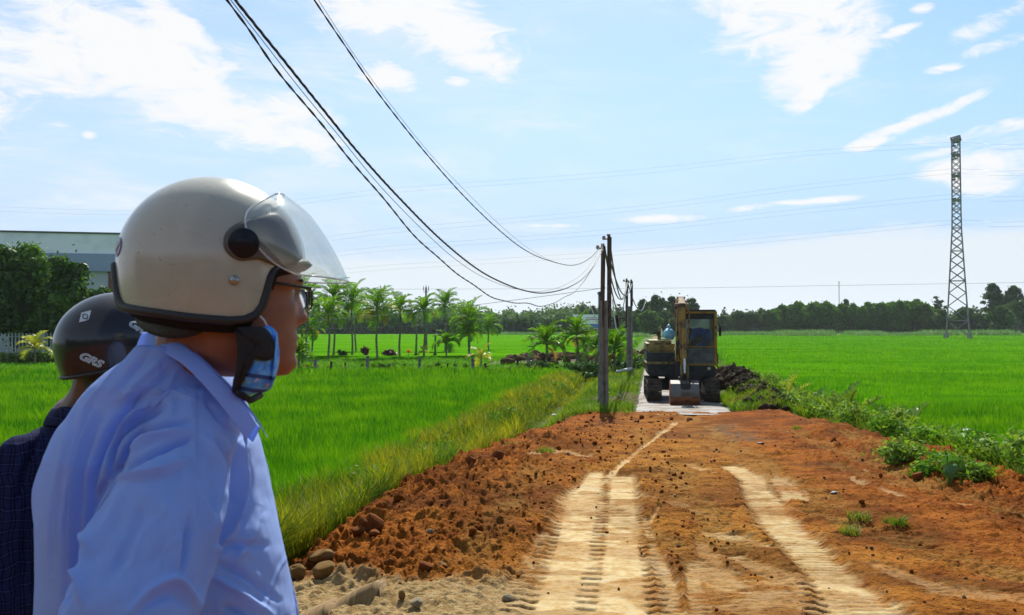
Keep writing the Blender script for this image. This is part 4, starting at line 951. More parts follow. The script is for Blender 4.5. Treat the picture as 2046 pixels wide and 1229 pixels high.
# thin mast behind the plantation
root = empty('radio_mast', P(1677, 640, 320) , 0, 'thin far mast rising above the plantation block', 'mast'); h = 78 / FPX * 320
MB().tube([(0, 0, -4), (0, 0, h)], .13, 5).build('mast_tube', M_cable, root); MB().tube([(-.4, 0, h * .97), (.4, 0, h * .97)], .05, 4).tube([(-.3, 0, h * .85), (.3, 0, h * .85)], .05, 4).build('antenna', M_cable, root)
# white thing in the field, low cabinet
p = at_ground(1719, 668) if False else P(1719, 664, 226); root = empty('field_marker', (p.x, 226, -.3), 0, 'tiny white plastic sack standing at the rice edge before the plantation', 'sack')
MB().box((0, 0, .45), (1.0, .5, .9), taper=.55, bev=.1).build('sack_body', paint('white_plastic', (.75, .76, .77), .6, .1, 3), root); MB().tube([(0, 0, .85), (.05, 0, 1.1)], [.12, .2], 7).build('sack_tie', paint('white_tie', (.7, .7, .7), .6), root)
# ================================================================ billboard
Yb = 150.0; c = P(1173, 645, Yb); wB, hB = 56 / FPX * Yb, 33 / FPX * Yb
bb = empty('billboard', (c.x, Yb, -.3), R(-6), 'white and blue roadside billboard with a portrait, behind the young palms', 'billboard')
zc = c.z + .3; M_bb = paint('billboard_sheet', (.84, .78, .88), .5, .05, .3); M_magenta = paint('billboard_magenta', (.30, .05, .22), .5); M_bblue = paint('billboard_blue', (.08, .16, .55), .5, .2, .8); M_face = paint('printed_skin', (.60, .34, .24), .6); M_hairp = paint('printed_hair', (.03, .02, .02), .6)
MB().box((0, 0, zc), (wB, .12, hB)).build('panel', M_bb, bb)
MB().box((0, -.075, zc - hB * .43), (wB - .06, .02, hB * .13)).build('base_stripe', M_magenta, bb)
MB().box((wB * .2, -.08, zc - hB * .2), (wB * .52, .02, hB * .26)).build('blue_patch', M_bblue, bb)
pr = MB().ball((-wB * .34, -.09, zc + hB * .12), (wB * .085, .02, hB * .24), 16, 8).build('portrait_hair', M_hairp, bb, True); MB().ball((-wB * .33, -.12, zc + hB * .06), (wB * .062, .02, hB * .19), 16, 8).build('portrait_face', M_face, pr, True)
MB().box((wB * .16, -.08, zc + hB * .30), (wB * .4, .02, .10)).box((wB * .2, -.08, zc + hB * .2), (wB * .46, .02, .12)).build('text_lines', M_magenta, bb)
for s_ in (-.35, .35): MB().cyl((s_ * wB, .15, 0), (s_ * wB, .15, zc), .12, 8).build('post', M_steel, bb)
# ================================================================ fence posts on the paddy edge
M_post = paint('old_concrete_post', (.20, .21, .21), .9, .3, 6, bump=.4); M_stake = paint('dark_stake', (.05, .045, .035), .9, .3, 6)
FP = [(614, 742, 12, 5, 'short dark stake closest to the man chin', 0), (630, 741, 22, 6, 'grey concrete fence post with a cross bar, near the man face', 1), (662, 743, 21, 4, 'dark stake between the first two concrete posts', 0), (690, 741, 17, 3, 'thin dark stake before the first tall concrete post', 0),
      (734, 743, 32, 6, 'tall concrete fence post under the round maroon bush', 1), (838, 742, 30, 5, 'concrete fence post under the forked utility pole', 1), (894, 741, 15, 3, 'thin stake below the young leaning palm', 0),
      (945, 743, 28, 6, 'concrete fence post beside the yellow seedling', 1), (970, 741, 15, 4, 'dark stake just past the yellow seedling', 0), (1034, 737, 20, 4, 'dark stake before the dug soil heap', 0), (1056, 738, 27, 6, 'concrete fence post before the bushy young palm', 1)]
for px, py_, h, w, lab, cc in FP:
    p = at_ground(px, py_); k = FPX / p.y; H = h / k; w = w / k; root = empty('fence_post', p, R(px % 30), lab, 'fence post', 'posts along the paddy edge')
    MB().box((0, 0, H / 2 - .1), (w, w * .9, H + .2), rot=(R((px % 7) - 3), R((px % 5) - 2), 0), taper=.9, bev=.01).build('shaft', M_post if cc else M_stake, root)
    mb = MB().box((0, 0, H * .82), (w * 1.25, w * 1.1, .03)) if not (px == 630) else MB().box((-.1, 0, H * .9), (.6, .08, .06))
    mb.build('bar', M_post if cc else M_stake, root)
# forked utility pole among the palms
p = at_ground(851, 706); k = FPX / p.y; H = (706 - 570) / k; root = empty('utility_pole', p, 0, 'dark utility pole with a three pronged top among the palms', 'utility pole')
MB().tube([(0, 0, -.3), (0, 0, H * .97)], [.16, .09], 10).build('shaft', M_post, root, True)
mb = MB().tube([(-.24, 0, H * .95), (-.2, 0, H * .90), (.2, 0, H * .90), (.24, 0, H * .95)], .03, 5); mb.build('crossarm', M_steel, root)
for x in (-.24, 0, .24): MB().tube([(x, 0, H * .93 + (.12 if x == 0 else 0)), (x, 0, H * .99 + (.08 if x == 0 else 0))], [.05, .03], 6).build('insulator', M_steel, root)
for px, h, lab in ((831, 80, 'thin bare grey pole standing before the forked utility pole'), (869, 96, 'slim leaning concrete pole between the forked pole and the round crowned palm')):
    p = at_ground(px, 713); k = FPX / p.y; H = h / k; root = empty('bare_pole', p, 0, lab, 'pole')
    MB().tube([(0, 0, -.2), (.05, 0, H * .6), ((.35 if px == 869 else -.15), 0, H)], [.09, .07, .05], 8).build('shaft', M_post, root, True); MB().tube([(0, 0, -.05), (0, 0, .25)], [.2, .13], 8).build('foot', M_stake, root)
# low wires behind the palms
for (pa, pb_, sg, lab) in [((400, 640), (1210, 575), 14, 'thin wire sagging across the ridge towards the near pole'), ((400, 652), (1260, 612), 22, 'lower thin wire crossing in front of the palms')]:
    A_, B_ = P(*pa, 64), P(*pb_, 41 if pa[1] > 645 else 23); pts = [A_.lerp(B_, t) - Vector((0, 0, (.9 if pa[1] < 645 else 1.1) * 4 * t * (1 - t) * .5)) for t in np.linspace(0, 1, 30)]
    tag(MB().tube(pts, .007, 4, False).build('thin_wire', M_cable), lab, 'wire')
# unseen trees added behind the camera, to darken helmet reflections and the fill light
woods('tall unseen trees added behind the camera for reflections', 0, 1, 1, 2, ([0, 1], [0, 0]), 1, 1, .1, M_t2, 1) if False else None
g_ = np.random.default_rng(3); cl = []
for k in range(150):
    a_ = g_.uniform(R(110), R(250)); d_ = g_.uniform(26, 36); r_ = g_.uniform(1.6, 3.0); cl.append(((math.sin(a_) * d_, math.cos(a_) * d_, g_.uniform(.5, 4.5)), (r_, r_, r_)))
tag(cloud_obj('woods', cl, 60000, .45, M_t2, seed=8, shell=.3), 'unseen trees added behind the two men, to darken reflections', kind='stuff')
# ================================================================ concrete poles with steel extensions, and the slack cables
M_pc = paint('pole_concrete', (.22, .20, .175), .9, .25, 5, c2=(.14, .125, .105), bump=.5, bscale=60); M_rust = paint('rusty_steel', (.10, .055, .04), .7, .3, 8, metal=.3)
M_blk = paint('black_cable', (.018, .018, .02), .45, .1, 8); M_ins = paint('porcelain', (.35, .28, .26), .25, .1, 8)
def concrete_pole(px, basey, topy, Y, wpx, barL, barR, lean, label):
    b0 = P(px, basey, Y); k = FPX / Y; H = (basey - topy) / k; w = wpx / k; root = empty('concrete_pole', b0, 0, label, 'utility pole')
    mb = MB(); mb.box((-w * .30, 0, H / 2 - .3), (w * .4, w, H + .6), taper=.86, bev=.012); mb.box((w * .30, 0, H / 2 - .3), (w * .4, w, H + .6), taper=.86, bev=.012); mb.box((0, 0, H / 2 - .3), (w * .4, w * .55, H + .58), taper=.9)
    mb.build('shaft', M_pc, root, autos=30)
    for s_, (bx, y1, y2) in ((-1, barL), (1, barR)):
        x1 = (bx - px) / k; z1 = (basey - y1) / k; z2 = (basey - y2) / k; x2 = x1 + lean * (z2 - z1) * (-s_ if s_ < 0 else .35)
        MB().tube([(x1, -w * .2, z1), (x2, -w * .2, z2)], .055 if Y < 30 else .06, 4).build('steel_bar', M_rust, root)
        t = MB().tube([(x2, -w * .2, z2), (x2, -w * .2, z2 + .04), (x2 - .06, -w * .2, z2 + .05)], [.02, .05, .03], 7).tube([(x2 - .02, -w * .2, z2 - .05), (x2 - .16, -w * .25, z2 - .05)], .02, 5)
        t.build('bracket', M_rust, root)
        MB().ball((x2 - .14, -w * .25, z2 - .02), (.045, .045, .06), 8, 6).build('insulator', M_ins, root, True)
    return root
concrete_pole(1207, 822, 601, 21.5, 16.5, (1203, 655, 493), (1217, 655, 474), .018, 'near grey concrete pole with two tall rusty steel bars, standing before the ditch')
concrete_pole(1258, 748, 612, 39.0, 11.5, (1252, 655, 560), (1262, 612, 562), .01, 'second concrete pole with two steel bars, behind the near one')
b0 = P(1200, 800, 25.0); root = empty('concrete_pole', b0, 0, 'older plain concrete pole peeping out behind the near pole', 'utility pole')
MB().box((0, 0, 1.4), (.14, .16, 3.4), taper=.8, bev=.01).build('shaft', M_post, root); MB().box((0, 0, 3.05), (.16, .18, .05)).build('cap', M_post, root)
b0 = P(1237, 745, 44.0); root = empty('leaning_post', b0, 0, 'dark slightly leaning wooden post between the concrete poles', 'post')
MB().tube([(.1, 0, -.3), (-.12, 0, 2.9)], [.13, .10], 8).build('shaft', M_stake, root, True); MB().tube([(-.5, 0, 2.6), (.3, 0, 2.75)], .03, 5).build('cross_bar', M_rust, root)
# white bent conduit rods by the poles
for pts, lab in (([(1224, 598), (1227, 630), (1231, 655), (1239, 668)], 'pale bent rod hanging between the poles'), ([(1180, 612), (1190, 636), (1196, 650)], 'short pale stay rod before the billboard')):
    tag(MB().tube([P(x, y, 30) for x, y in pts], .022, 6).build('stay_rod', paint('pale_rod', (.6, .58, .55), .5), None), lab, 'rod')
def planY(px, off=0.0):  # the cables hang over one straight line on the ground from the near pole towards the photographer
    k = (px - CXP) / FPX; X0, Y0, s_ = 2.30 + off, 21.5, .2625 ; return (s_ * Y0 - X0) / (s_ - k)
def cable(pts, strands, rad, helix, pitch, label, off=0.0, wob=0.0, endY=None):
    c = []
    for (px, py) in pts: Y = planY(px, off); c.append(P(px, py, min(Y, 21.5)))
    # extend backwards over the photographer, keeping direction
    d = (c[0] - c[1]).normalized(); c = [c[0] + d * k + Vector((0, 0, .012 * k * k)) for k in (10, 8, 6.2, 4.6, 3.2, 2, 1)] + c
    out = []; n = len(c) - 1
    for i in range(n):
        p0, p1, p2, p3 = c[max(i - 1, 0)], c[i], c[i + 1], c[min(i + 2, n)]; m_ = max(4, int((p2 - p1).length / .06))
        for q in range(m_):
            f = q / m_; out.append(.5 * ((2 * p1) + (p2 - p0) * f + (2 * p0 - 5 * p1 + 4 * p2 - p3) * f * f + (3 * p1 - p0 - 3 * p2 + p3) * f ** 3))
    out.append(c[-1]); mb = MB(); s_ = 0; acc = [0]
    for i in range(1, len(out)): acc.append(acc[-1] + (out[i] - out[i - 1]).length)
    for k in range(strands):
        pp = []
        for i, p in enumerate(out):
            t = (out[min(i + 1, len(out) - 1)] - out[max(i - 1, 0)]).normalized(); a_ = t.cross(Vector((0, 0, 1))).normalized(); b_ = a_.cross(t)
            th = acc[i] / pitch * 2 * math.pi + k * 2 * math.pi / strands; w_ = wob * math.sin(acc[i] * 2.1) + wob * .6 * math.sin(acc[i] * 4.3 + 1)
            pp.append(p + a_ * math.cos(th) * helix + b_ * (math.sin(th) * helix + w_))
        mb.tube(pp, rad, 5, False)
    o = mb.build('cable', M_blk, None, True); return tag(o, label, 'cable', 'slack cables hung from the near pole')
cable([(628, 0), (690, 92), (760, 192), (850, 305), (930, 395), (1000, 462), (1050, 500), (1095, 520), (1145, 530), (1180, 515), (1206, 486)], 2, .0042, .0045, .42, 'highest twisted cable, separate from the bundle below it')
cable([(640, 6), (700, 98), (770, 195), (860, 308), (940, 392), (1005, 455), (1060, 499), (1110, 524), (1148, 529), (1180, 514), (1206, 484)], 1, .0022, 0, 1, 'hair thin wire running along the highest cable')
cable([(470, 0), (560, 112), (640, 212), (720, 310), (800, 398), (880, 478), (950, 535), (1000, 563), (1050, 581), (1092, 585), (1140, 572), (1175, 545), (1205, 492)], 3, .0062, .0062, .34, 'thickest twisted cable of the sagging bundle')
cable([(452, 0), (500, 60), (560, 144), (640, 246), (720, 345), (800, 437), (860, 500), (920, 553), (970, 585), (1015, 603), (1048, 607), (1080, 610), (1110, 604), (1150, 580), (1180, 543), (1205, 498)], 2, .0048, .005, .36, 'lowest wavy cable of the sagging bundle', 0, .012)
cable([(461, 0), (530, 88), (600, 178), (680, 275), (760, 372), (840, 455), (910, 518), (970, 556), (1030, 577), (1085, 582), (1135, 566), (1172, 538), (1205, 488)], 1, .003, 0, 1, 'thin middle wire of the sagging bundle')
def span(a, b_, sag, r_, lab, n=20):
    pts = [a.lerp(b_, t) - Vector((0, 0, sag * 4 * t * (1 - t))) for t in np.linspace(0, 1, n)]
    tag(MB().tube(pts, r_, 5, False).build('cable', M_blk), lab, 'cable', 'cables between the near and second pole')
for (x0, y0, x1, y1, sag, lab) in [(1208, 492, 1253, 562, 1.5, 'cable sagging lowest between the near and second pole'), (1218, 482, 1254, 562, 1.1, 'cable from the taller bar of the near pole to the second pole'), (1209, 500, 1252, 570, .9, 'thin cable strung inside the pair of poles'), (1219, 520, 1263, 566, .7, 'short slack wire dropping from the taller bar')]:
    span(P(x0, y0, 21.5), P(x1, y1, 39.0), sag, .02, lab)
span(P(1253, 562, 39), P(1290, 600, 90), 1.2, .03, 'cable leading away beyond the second pole')
# fallen white rail by the second pole
a = at_ground(1232, 748); tag(MB().cyl(a + Vector((0, 0, .12)), a + Vector((.7, .2, .25)), .06, 8).build('fallen_pipe', paint('pale_pipe', (.55, .56, .56), .6)), 'pale pipe lying in the grass by the second pole', 'pipe')
# ================================================================ excavator
M_yel = paint('worn_yellow_paint', (.33, .19, .014), .55, .25, 5, c2=(.08, .045, .012), bump=.15, lo=.5, hi=.7); M_pal = paint('faded_cream_paint', (.31, .24, .07), .55, .2, 5, c2=(.12, .085, .03), lo=.42, hi=.64)
M_gry = paint('dark_grille', (.045, .052, .06), .6, .2, 5); M_bk = paint('greasy_black', (.02, .019, .018), .6, .3, 6, bump=.3); M_trk = paint('track_steel', (.085, .06, .04), .7, .4, 6, bump=.4)
M_bkt = paint('bucket_steel', (.15, .15, .14), .6, .25, 4, c2=(.09, .07, .055), metal=.2, bump=.3); M_rst = paint('bucket_rust', (.26, .085, .03), .85, .3, 5, bump=.4); M_chrome = paint('ram_rod', (.5, .5, .48), .25, .1, 5, metal=.9)
M_boomrust = paint('boom_rust_mud', (.34, .20, .11), .85, .3, 6, c2=(.10, .05, .03), bump=.5); M_yboom = paint('boom_yellow', (.30, .17, .018), .6, .3, 5, c2=(.05, .03, .013), bump=.2, lo=.42, hi=.6)
m, T, b = newmat('cab_glass'); T.n.remove(b); o_ = T.n.get('Material Output'); tr = T.new('ShaderNodeBsdfTransparent'); tr.inputs[0].default_value = (.82, .88, .86, 1); gl = T.new('ShaderNodeBsdfGlossy'); gl.inputs['Roughness'].default_value = .03
df = T.new('ShaderNodeBsdfDiffuse'); df.inputs[0].default_value = (.35, .36, .34, 1); mx = T.new('ShaderNodeMixShader'); mx.inputs[0].default_value = .10; T.l.new(tr.outputs[0], mx.inputs[1]); T.l.new(df.outputs[0], mx.inputs[2])
fr = T.new('ShaderNodeFresnel'); fr.inputs[0].default_value = 1.4; m2_ = T.new('ShaderNodeMixShader'); T.l.new(fr.outputs[0], m2_.inputs[0]); T.l.new(mx.outputs[0], m2_.inputs[1]); T.l.new(gl.outputs[0], m2_.inputs[2]); T.l.new(m2_.outputs[0], o_.inputs[0]); M_glass = m
M_rearg = M_glass.copy(); M_rearg.name = 'pale_rear_glass'; [setattr(n.inputs[0], 'default_value', .6) for n in M_rearg.node_tree.nodes if n.type == 'MIX_SHADER' and not n.inputs[0].is_linked]  # copy of the cab glass with a larger, paler diffuse share
[setattr(n.inputs[0], 'default_value', (.75, .85, .83, 1)) for n in M_rearg.node_tree.nodes if n.type == 'BSDF_DIFFUSE']
M_dust = paint('dusty_panel', (.13, .135, .13), .7, .3, 5, c2=(.07, .072, .072), lo=.4, hi=.6)
EX, EY = 4.86, 25.45
TH = R(-6.5)
def exw(x, y, z): return Vector((EX + x * math.cos(TH) - y * math.sin(TH), EY + x * math.sin(TH) + y * math.cos(TH), z))
ex = empty('excavator', (EX, EY, 0.0), TH, 'yellow and cream crawler excavator with raised boom, parked on the lane', 'excavator')
# local frame: x right in the picture, -y towards the photographer
def track(cx):
    t = MB(); r = .27; L0_, L1_ = -1.02, 1.15; w = .40; path = []
    for i in range(22): path.append((L0_ + (L1_ - L0_) * i / 21, .56, 0))
    for i in range(1, 9): a = math.pi / 2 - math.pi * i / 9; path.append((L1_ + r * math.cos(a), .29 + r * math.sin(a), 0))
    for i in range(22): path.append((L1_ - (L1_ - L0_) * i / 21, .02, 0))
    for i in range(1, 9): a = -math.pi / 2 - math.pi * i / 9; path.append((L0_ + r * math.cos(a), .29 + r * math.sin(a), 0))
    n = len(path)
    for i, (y, z, _) in enumerate(path):
        y0, z0, _ = path[i - 1]; y1, z1, _ = path[(i + 1) % n]; a = math.atan2(z1 - z0, y1 - y0)
        t.box((cx, y, z), (w, .085, .03), rot=(a, 0, 0)); nx_, nz_ = math.sin(a), -math.cos(a); t.box((cx, y - nx_ * .0 + (-math.sin(a)) * .025, z + math.cos(a) * .025), (w * .98, .02, .045), rot=(a, 0, 0))
    o = t.build('track', M_trk, ex)
    s = MB().box((cx, (L0_ + L1_) / 2, .29), (w * .55, L1_ - L0_, .3), bev=.03).build('track_frame', M_bk, o)
    wh = MB()
    for y in (L0_, L1_): wh.cyl((cx - .12, y, .29), (cx + .12, y, .29), .23, 20)
    for i in range(4): wh.cyl((cx - .1, L0_ + .42 + i * .44, .13), (cx + .1, L0_ + .42 + i * .44, .13), .09, 12)
    wh.build('rollers', M_trk, o)
track(-.78); track(.80)
MB().box((0, .05, .42), (1.15, 1.1, .28), bev=.04).cyl((0, .1, .5), (0, .1, .70), .42, 24).build('undercarriage', M_bk, ex)
MB().box((0, .32, .84), (1.86, 2.1, .34), bev=.06).box((-.52, -.75, .86), (.78, .12, .34), bev=.03).box((.55, -.78, .84), (.78, .10, .30), bev=.03).box((.1, -.68, .62), (.9, .2, .2)).build('platform', M_bk, ex)
hood = MB().box((-.565, .38, 1.52), (.80, 1.95, .36), bev=.09).build('engine_cover', M_pal, ex, autos=35)
mb = MB()
for x in (-.66, -.36): mb.box((x, -.60, 1.60), (.15, .012, .035), bev=.005)
mb.build('hood_slot', M_bk, hood)
g_ = MB().box((-.565, .38, 1.22), (.80, 1.92, .26), bev=.02).build('side_grille', M_gry, ex)
mb = MB()
for x in (-.68, -.33):
    for k in range(5): mb.box((x, -.592, 1.13 + k * .045), (.24, .02, .014))
mb.build('louvres', M_bk, g_)
MB().box((-.565, .37, 1.055), (.83, 1.98, .075), bev=.02).build('lower_band', M_pal, ex)
MB().box((-.5, 1.42, 1.15), (.95, .3, .9), bev=.1).box((.5, 1.42, 1.1), (.9, .3, .8), bev=.1).build('counterweight', M_yel, ex)
MB().cyl((-.56, .35, 1.68), (-.56, .35, 1.93), .05, 12).cyl((-.56, .35, 1.93), (-.56, .30, 1.98), .055, 12).build('exhaust_pipe', M_rust, ex)
MB().box((-.45, -.2, 1.715), (.35, .25, .03), bev=.01).build('hood_rail', M_bk, ex)
# cab
cab = empty('cab', (0, 0, 0)); cab.parent = ex
x0, x1, y0, y1, zb, zt_ = .10, .96, -.66, .72, 1.02, 2.52; fr_ = MB()
def bar(a, c, w=.055): 
    a, c = Vector(a), Vector(c); d = c - a; ce = (a + c) / 2; dims = [w, w, w]; ax = max(range(3), key=lambda i: abs(d[i])); dims[ax] = d.length; fr_.box(ce, dims, bev=.008)
for x in (x0, x1):
    for y in (y0, y1): bar((x, y, zb), (x, y, zt_), .075 if y == y0 else .06)
for z in (zb, zt_ - .03): 
    for y in (y0, y1): bar((x0, y, z), (x1, y, z))
    for x in (x0, x1): bar((x, y0, z), (x, y1, z))
bar((x0, y0, 1.52), (x1, y0, 1.52), .03); bar((x0, y1, 1.45), (x1, y1, 1.45), .05); bar((x1, 0, zb), (x1, 0, zt_), .06)
o = fr_.build('cab_frame', M_yel, ex, autos=35)
MB().box((.53, .03, 2.535), (.92, 1.46, .07), bev=.03).build('cab_roof', M_bk, ex); MB().box((.53, -.62, 2.40), (.82, .03, .20), bev=.01).build('sun_blind', M_bk, ex)
MB().box((.53, -.645, 1.26), (.80, .012, .46)).build('lower_panel', M_dust, ex)
MB().box((.53, -.64, 1.92), (.80, .006, .78)).build('front_window', M_glass, ex); MB().box((.53, y1, 2.0), (.78, .006, .95)).build('rear_window', M_rearg, ex)
MB().box((.53, y1, 1.25), (.84, .03, .44)).build('rear_panel', M_bk, ex); MB().box((x1 + .005, .36, 1.4), (.02, .66, .72)).box((x1 + .005, -.33, 1.3), (.02, .62, .5)).build('door_panel', M_yel, ex); MB().box((x1, 0, 2.05), (.006, 1.3, .8)).build('side_window', M_glass, ex)
MB().box((.52, .30, 1.30), (.46, .44, .14), bev=.04).box((.52, .52, 1.66), (.42, .10, .68), rot=(R(-8), 0, 0), bev=.05).build('operator_seat', M_bk, ex)
mb = MB().cyl((.27, -.2, 1.1), (.25, -.22, 1.55), .015, 6).ball((.25, -.22, 1.57), .03, 8, 6).cyl((.80, -.2, 1.1), (.82, -.22, 1.55), .015, 6).ball((.82, -.22, 1.57), .03, 8, 6); mb.build('control_lever', M_bk, ex)
MB().box((1.10, -.5, 1.95), (.03, .12, .26), rot=(0, 0, R(20)), bev=.01).tube([(.98, -.62, 2.2), (1.08, -.52, 2.2), (1.10, -.5, 2.05)], .012, 5).build('wing_mirror', M_bk, ex)
MB().tube([(1.0, -.1, 1.1), (1.08, 0, .95), (1.12, .1, .9)], .02, 5).box((1.06, .3, 1.16), (.12, .5, .34), bev=.03).build('step_box', M_bk, ex)
for x in (.75,): MB().cyl((x, -.86, .92), (x, -.83, .92), .045, 12).build('head_lamp', paint('lamp_lens', (.5, .45, .3), .2), ex)
# boom, stick, rams (they rise and fold down towards the photographer)
def beam(name, pts, hs, w, mat, parent=ex, bev=.02):
    V = []; 
    for i, (p, h) in enumerate(zip(pts, hs)):
        a = Vector(pts[max(i - 1, 0)]); c = Vector(pts[min(i + 1, len(pts) - 1)]); t = (c - a).normalized(); n = Vector((1, 0, 0)).cross(t).normalized(); P_ = Vector(p); ww = w if not hasattr(w, '__len__') else w[i]
        for sx_, sn in ((-1, -1), (1, -1), (1, 1), (-1, 1)): V.append(P_ + Vector((sx_ * ww / 2, 0, 0)) + n * sn * h / 2)
    n = len(pts); F = [(i * 4 + k, i * 4 + (k + 1) % 4, i * 4 + 4 + (k + 1) % 4, i * 4 + 4 + k) for i in range(n - 1) for k in range(4)] + [(3, 2, 1, 0), (4 * n - 4, 4 * n - 3, 4 * n - 2, 4 * n - 1)]
    o = MB().add([tuple(v) for v in V], [np.array(F)]).build(name, mat, parent)
    bm = bmesh.new(); bm.from_mesh(o.data); bmesh.ops.bevel(bm, geom=bm.edges[:], offset=bev, segments=2, affect='EDGES'); bmesh.ops.recalc_face_normals(bm, faces=bm.faces[:]); bm.to_mesh(o.data); bm.free(); return o
BX = -.04
beam('boom', [(BX, -.72, .95), (BX, -.80, 1.35), (BX, -.95, 1.95), (BX, -1.25, 2.45), (BX, -1.62, 2.70)], [.26, .34, .38, .30, .18], .24, M_yboom)
st_o = beam('dipper_stick', [(BX - .02, -1.40, 2.86), (BX - .02, -1.62, 2.66), (BX - .02, -1.90, 1.9), (BX - .01, -2.12, 1.2), (BX, -2.2, .80)], [.14, .24, .26, .20, .14], [.15, .19, .17, .15, .13], M_yboom)
mb = MB().box((BX - .02, -1.44, 2.80), (.20, .20, .16), rot=(R(30), 0, 0), bev=.03).ball((BX - .1, -1.5, 2.72), (.09, .1, .13), 9, 7).ball((BX + .1, -1.6, 2.62), (.07, .08, .14), 9, 7).cyl((BX - .2, -1.62, 2.66), (BX + .17, -1.62, 2.66), .07, 12).cyl((BX - .13, -1.38, 2.88), (BX + .1, -1.38, 2.88), .04, 10)
mb.tube([(BX - .12, -1.45, 2.8), (BX - .17, -1.55, 2.6), (BX - .16, -1.3, 2.3)], .025, 6).tube([(BX + .12, -1.45, 2.8), (BX + .19, -1.6, 2.5), (BX + .2, -1.25, 2.1), (BX + .17, -.9, 1.5)], .022, 6).tube([(BX - .14, -1.5, 2.75), (BX - .2, -1.62, 2.45), (BX - .18, -1.7, 2.1)], .022, 6)
mb.build('boom_head', M_boomrust, ex, autos=40)
mb = MB().cyl((BX, -1.2, 2.62), (BX, -1.34, 2.85), .03, 10).cyl((BX, -.98, 2.2), (BX, -1.2, 2.62), .06, 12); mb.build('stick_ram', M_boomrust, ex, autos=40)
rm = MB().cyl((BX + .0, -2.03, 2.05), (BX + .0, -2.26, 1.25), .055, 12).build('bucket_ram', M_yboom, ex, autos=40); MB().cyl((BX, -2.26, 1.25), (BX, -2.36, .86), .028, 10).build('ram_rod', M_chrome, rm, autos=40)
mb = MB()
for s_ in (-.085, .085): mb.tube([(BX + s_, -2.24, 1.05), (BX + s_, -2.36, .86), (BX + s_, -2.28, .62)], .028, 5)
mb.build('bucket_link', M_pal, ex)
mb = MB().tube([(BX - .16, -1.0, 1.5), (BX - .22, -1.1, 1.2), (BX - .4, -.95, 1.0), (BX - .55, -.85, .9)], .018, 6).tube([(BX + .14, -.95, 1.3), (BX + .22, -1.1, .9), (BX + .05, -.95, .8)], .02, 6).tube([(BX - .1, -1.9, 1.95), (BX - .15, -2.0, 1.5), (BX - .1, -2.15, 1.2)], .016, 6)
mb.build('hydraulic_hose', M_bk, ex, True)
beam('swing_post', [(BX, -.62, .55), (BX, -.86, .58), (BX, -.86, 1.0), (BX, -.70, 1.12)], [.2, .3, .3, .2], .34, M_bk)
# bucket, seen from behind: grey curved back plate, rusty lower lip
bk = empty('bucket', (0, 0, 0)); bk.parent = None; bpy.data.objects.remove(bk)
prof = [(-2.05, .62), (-2.28, .66), (-2.46, .58), (-2.56, .40), (-2.56, .22), (-2.46, .06), (-2.28, .00), (-2.02, .04)]
def shell(name, pf, w, cx, mat, parent, th=.03):
    V = []
    for (y, z) in pf:
        for x in (-w / 2, w / 2): V.append((cx + x, y, z))
    o = MB().grid(V, len(pf), 2).build(name, mat, parent); md = o.modifiers.new('s', 'SOLIDIFY'); md.thickness = th; md.offset = 0; return o
BW = .72; BC = -.05
bo = shell('bucket', prof[:5], BW, BC, M_bkt, ex); shell('bucket_lip', [(-2.57, .26), (-2.565, .17), (-2.46, .055), (-2.28, -.005), (-2.02, .035)], BW + .04, BC, M_rst, bo, .045)
for s_ in (-1, 1):
    V = [(BC + s_ * BW / 2, y, z) for y, z in prof]; n = len(V); o = MB().add(V + [(BC + s_ * BW / 2, -2.2, .33)], [np.array([(i, i + 1, n) for i in range(n - 1)] + [(n - 1, 0, n)])]).build('bucket_cheek', M_rst, bo); md = o.modifiers.new('s', 'SOLIDIFY'); md.thickness = .035; md.offset = 0
mb = MB()
for s_ in (-.12, .12): mb.box((BC + .02 + s_, -2.30, .60), (.03, .34, .36), rot=(R(-20), 0, 0), bev=.01)
mb.cyl((BC - .14, -2.2, .72), (BC + .18, -2.2, .72), .05, 10).box((BC + .02, -2.52, .42), (.26, .06, .36), bev=.02).build('bucket_hanger', M_bk, bo)
mb = MB()
for k in range(5): mb.box((BC - BW * .42 + k * BW * .21, -1.96, .05), (.05, .16, .03), taper=.6)
mb.build('bucket_teeth', M_bkt, bo)
bpy.data.objects.remove(cab)
# blue bag on the engine cover
m, T, b = newmat('blue_plastic'); b.inputs['Base Color'].default_value = (.22, .55, .72, 1); b.inputs['Roughness'].default_value = .3; b.inputs['Transmission Weight'].default_value = .15
def lump(name, c, r, seed, mat, parent=None, amp=.2, sub=4, fq=2.5, flat=.0, cut=0):
    bm = bmesh.new(); bmesh.ops.create_icosphere(bm, subdivisions=sub, radius=1); V = np.array([v.co[:] for v in bm.verts]); F = np.array([[v.index for v in f.verts] for f in bm.faces]); bm.free()
    d = fbm(V[:, 0] * fq + seed * 3.1 + V[:, 2] * 1.3, V[:, 1] * fq + V[:, 2] * fq * .8 + seed, 4, seed) - .5; V = V * (1 + amp * 2 * d)[:, None]
    if cut:
        gq = np.random.default_rng(seed + 500)
        for _ in range(cut):
            pn = gq.normal(size=3); pn /= np.linalg.norm(pn); V = V - pn * np.maximum(0, V @ pn - gq.uniform(.6, .82))[:, None] * .92
    V = V * np.array(r)
    if flat: V[:, 2] = np.maximum(V[:, 2], -r[2] * flat)
    o = npmesh(name, V, [F], mat, parent); o.location = c; return o
bag = lump('plastic_bag', tuple(exw(-.28, .25, 1.86)), (.17, .16, .17), 5, m, None, .32, 4, 2.2); tag(bag, 'light blue plastic bag lying on the excavator engine cover', 'bag')
MB().tube([(0, 0, .12), (.02, 0, .22), (-.04, 0, .27)], [.05, .03, .05], 7).build('bag_knot', m, bag, True)
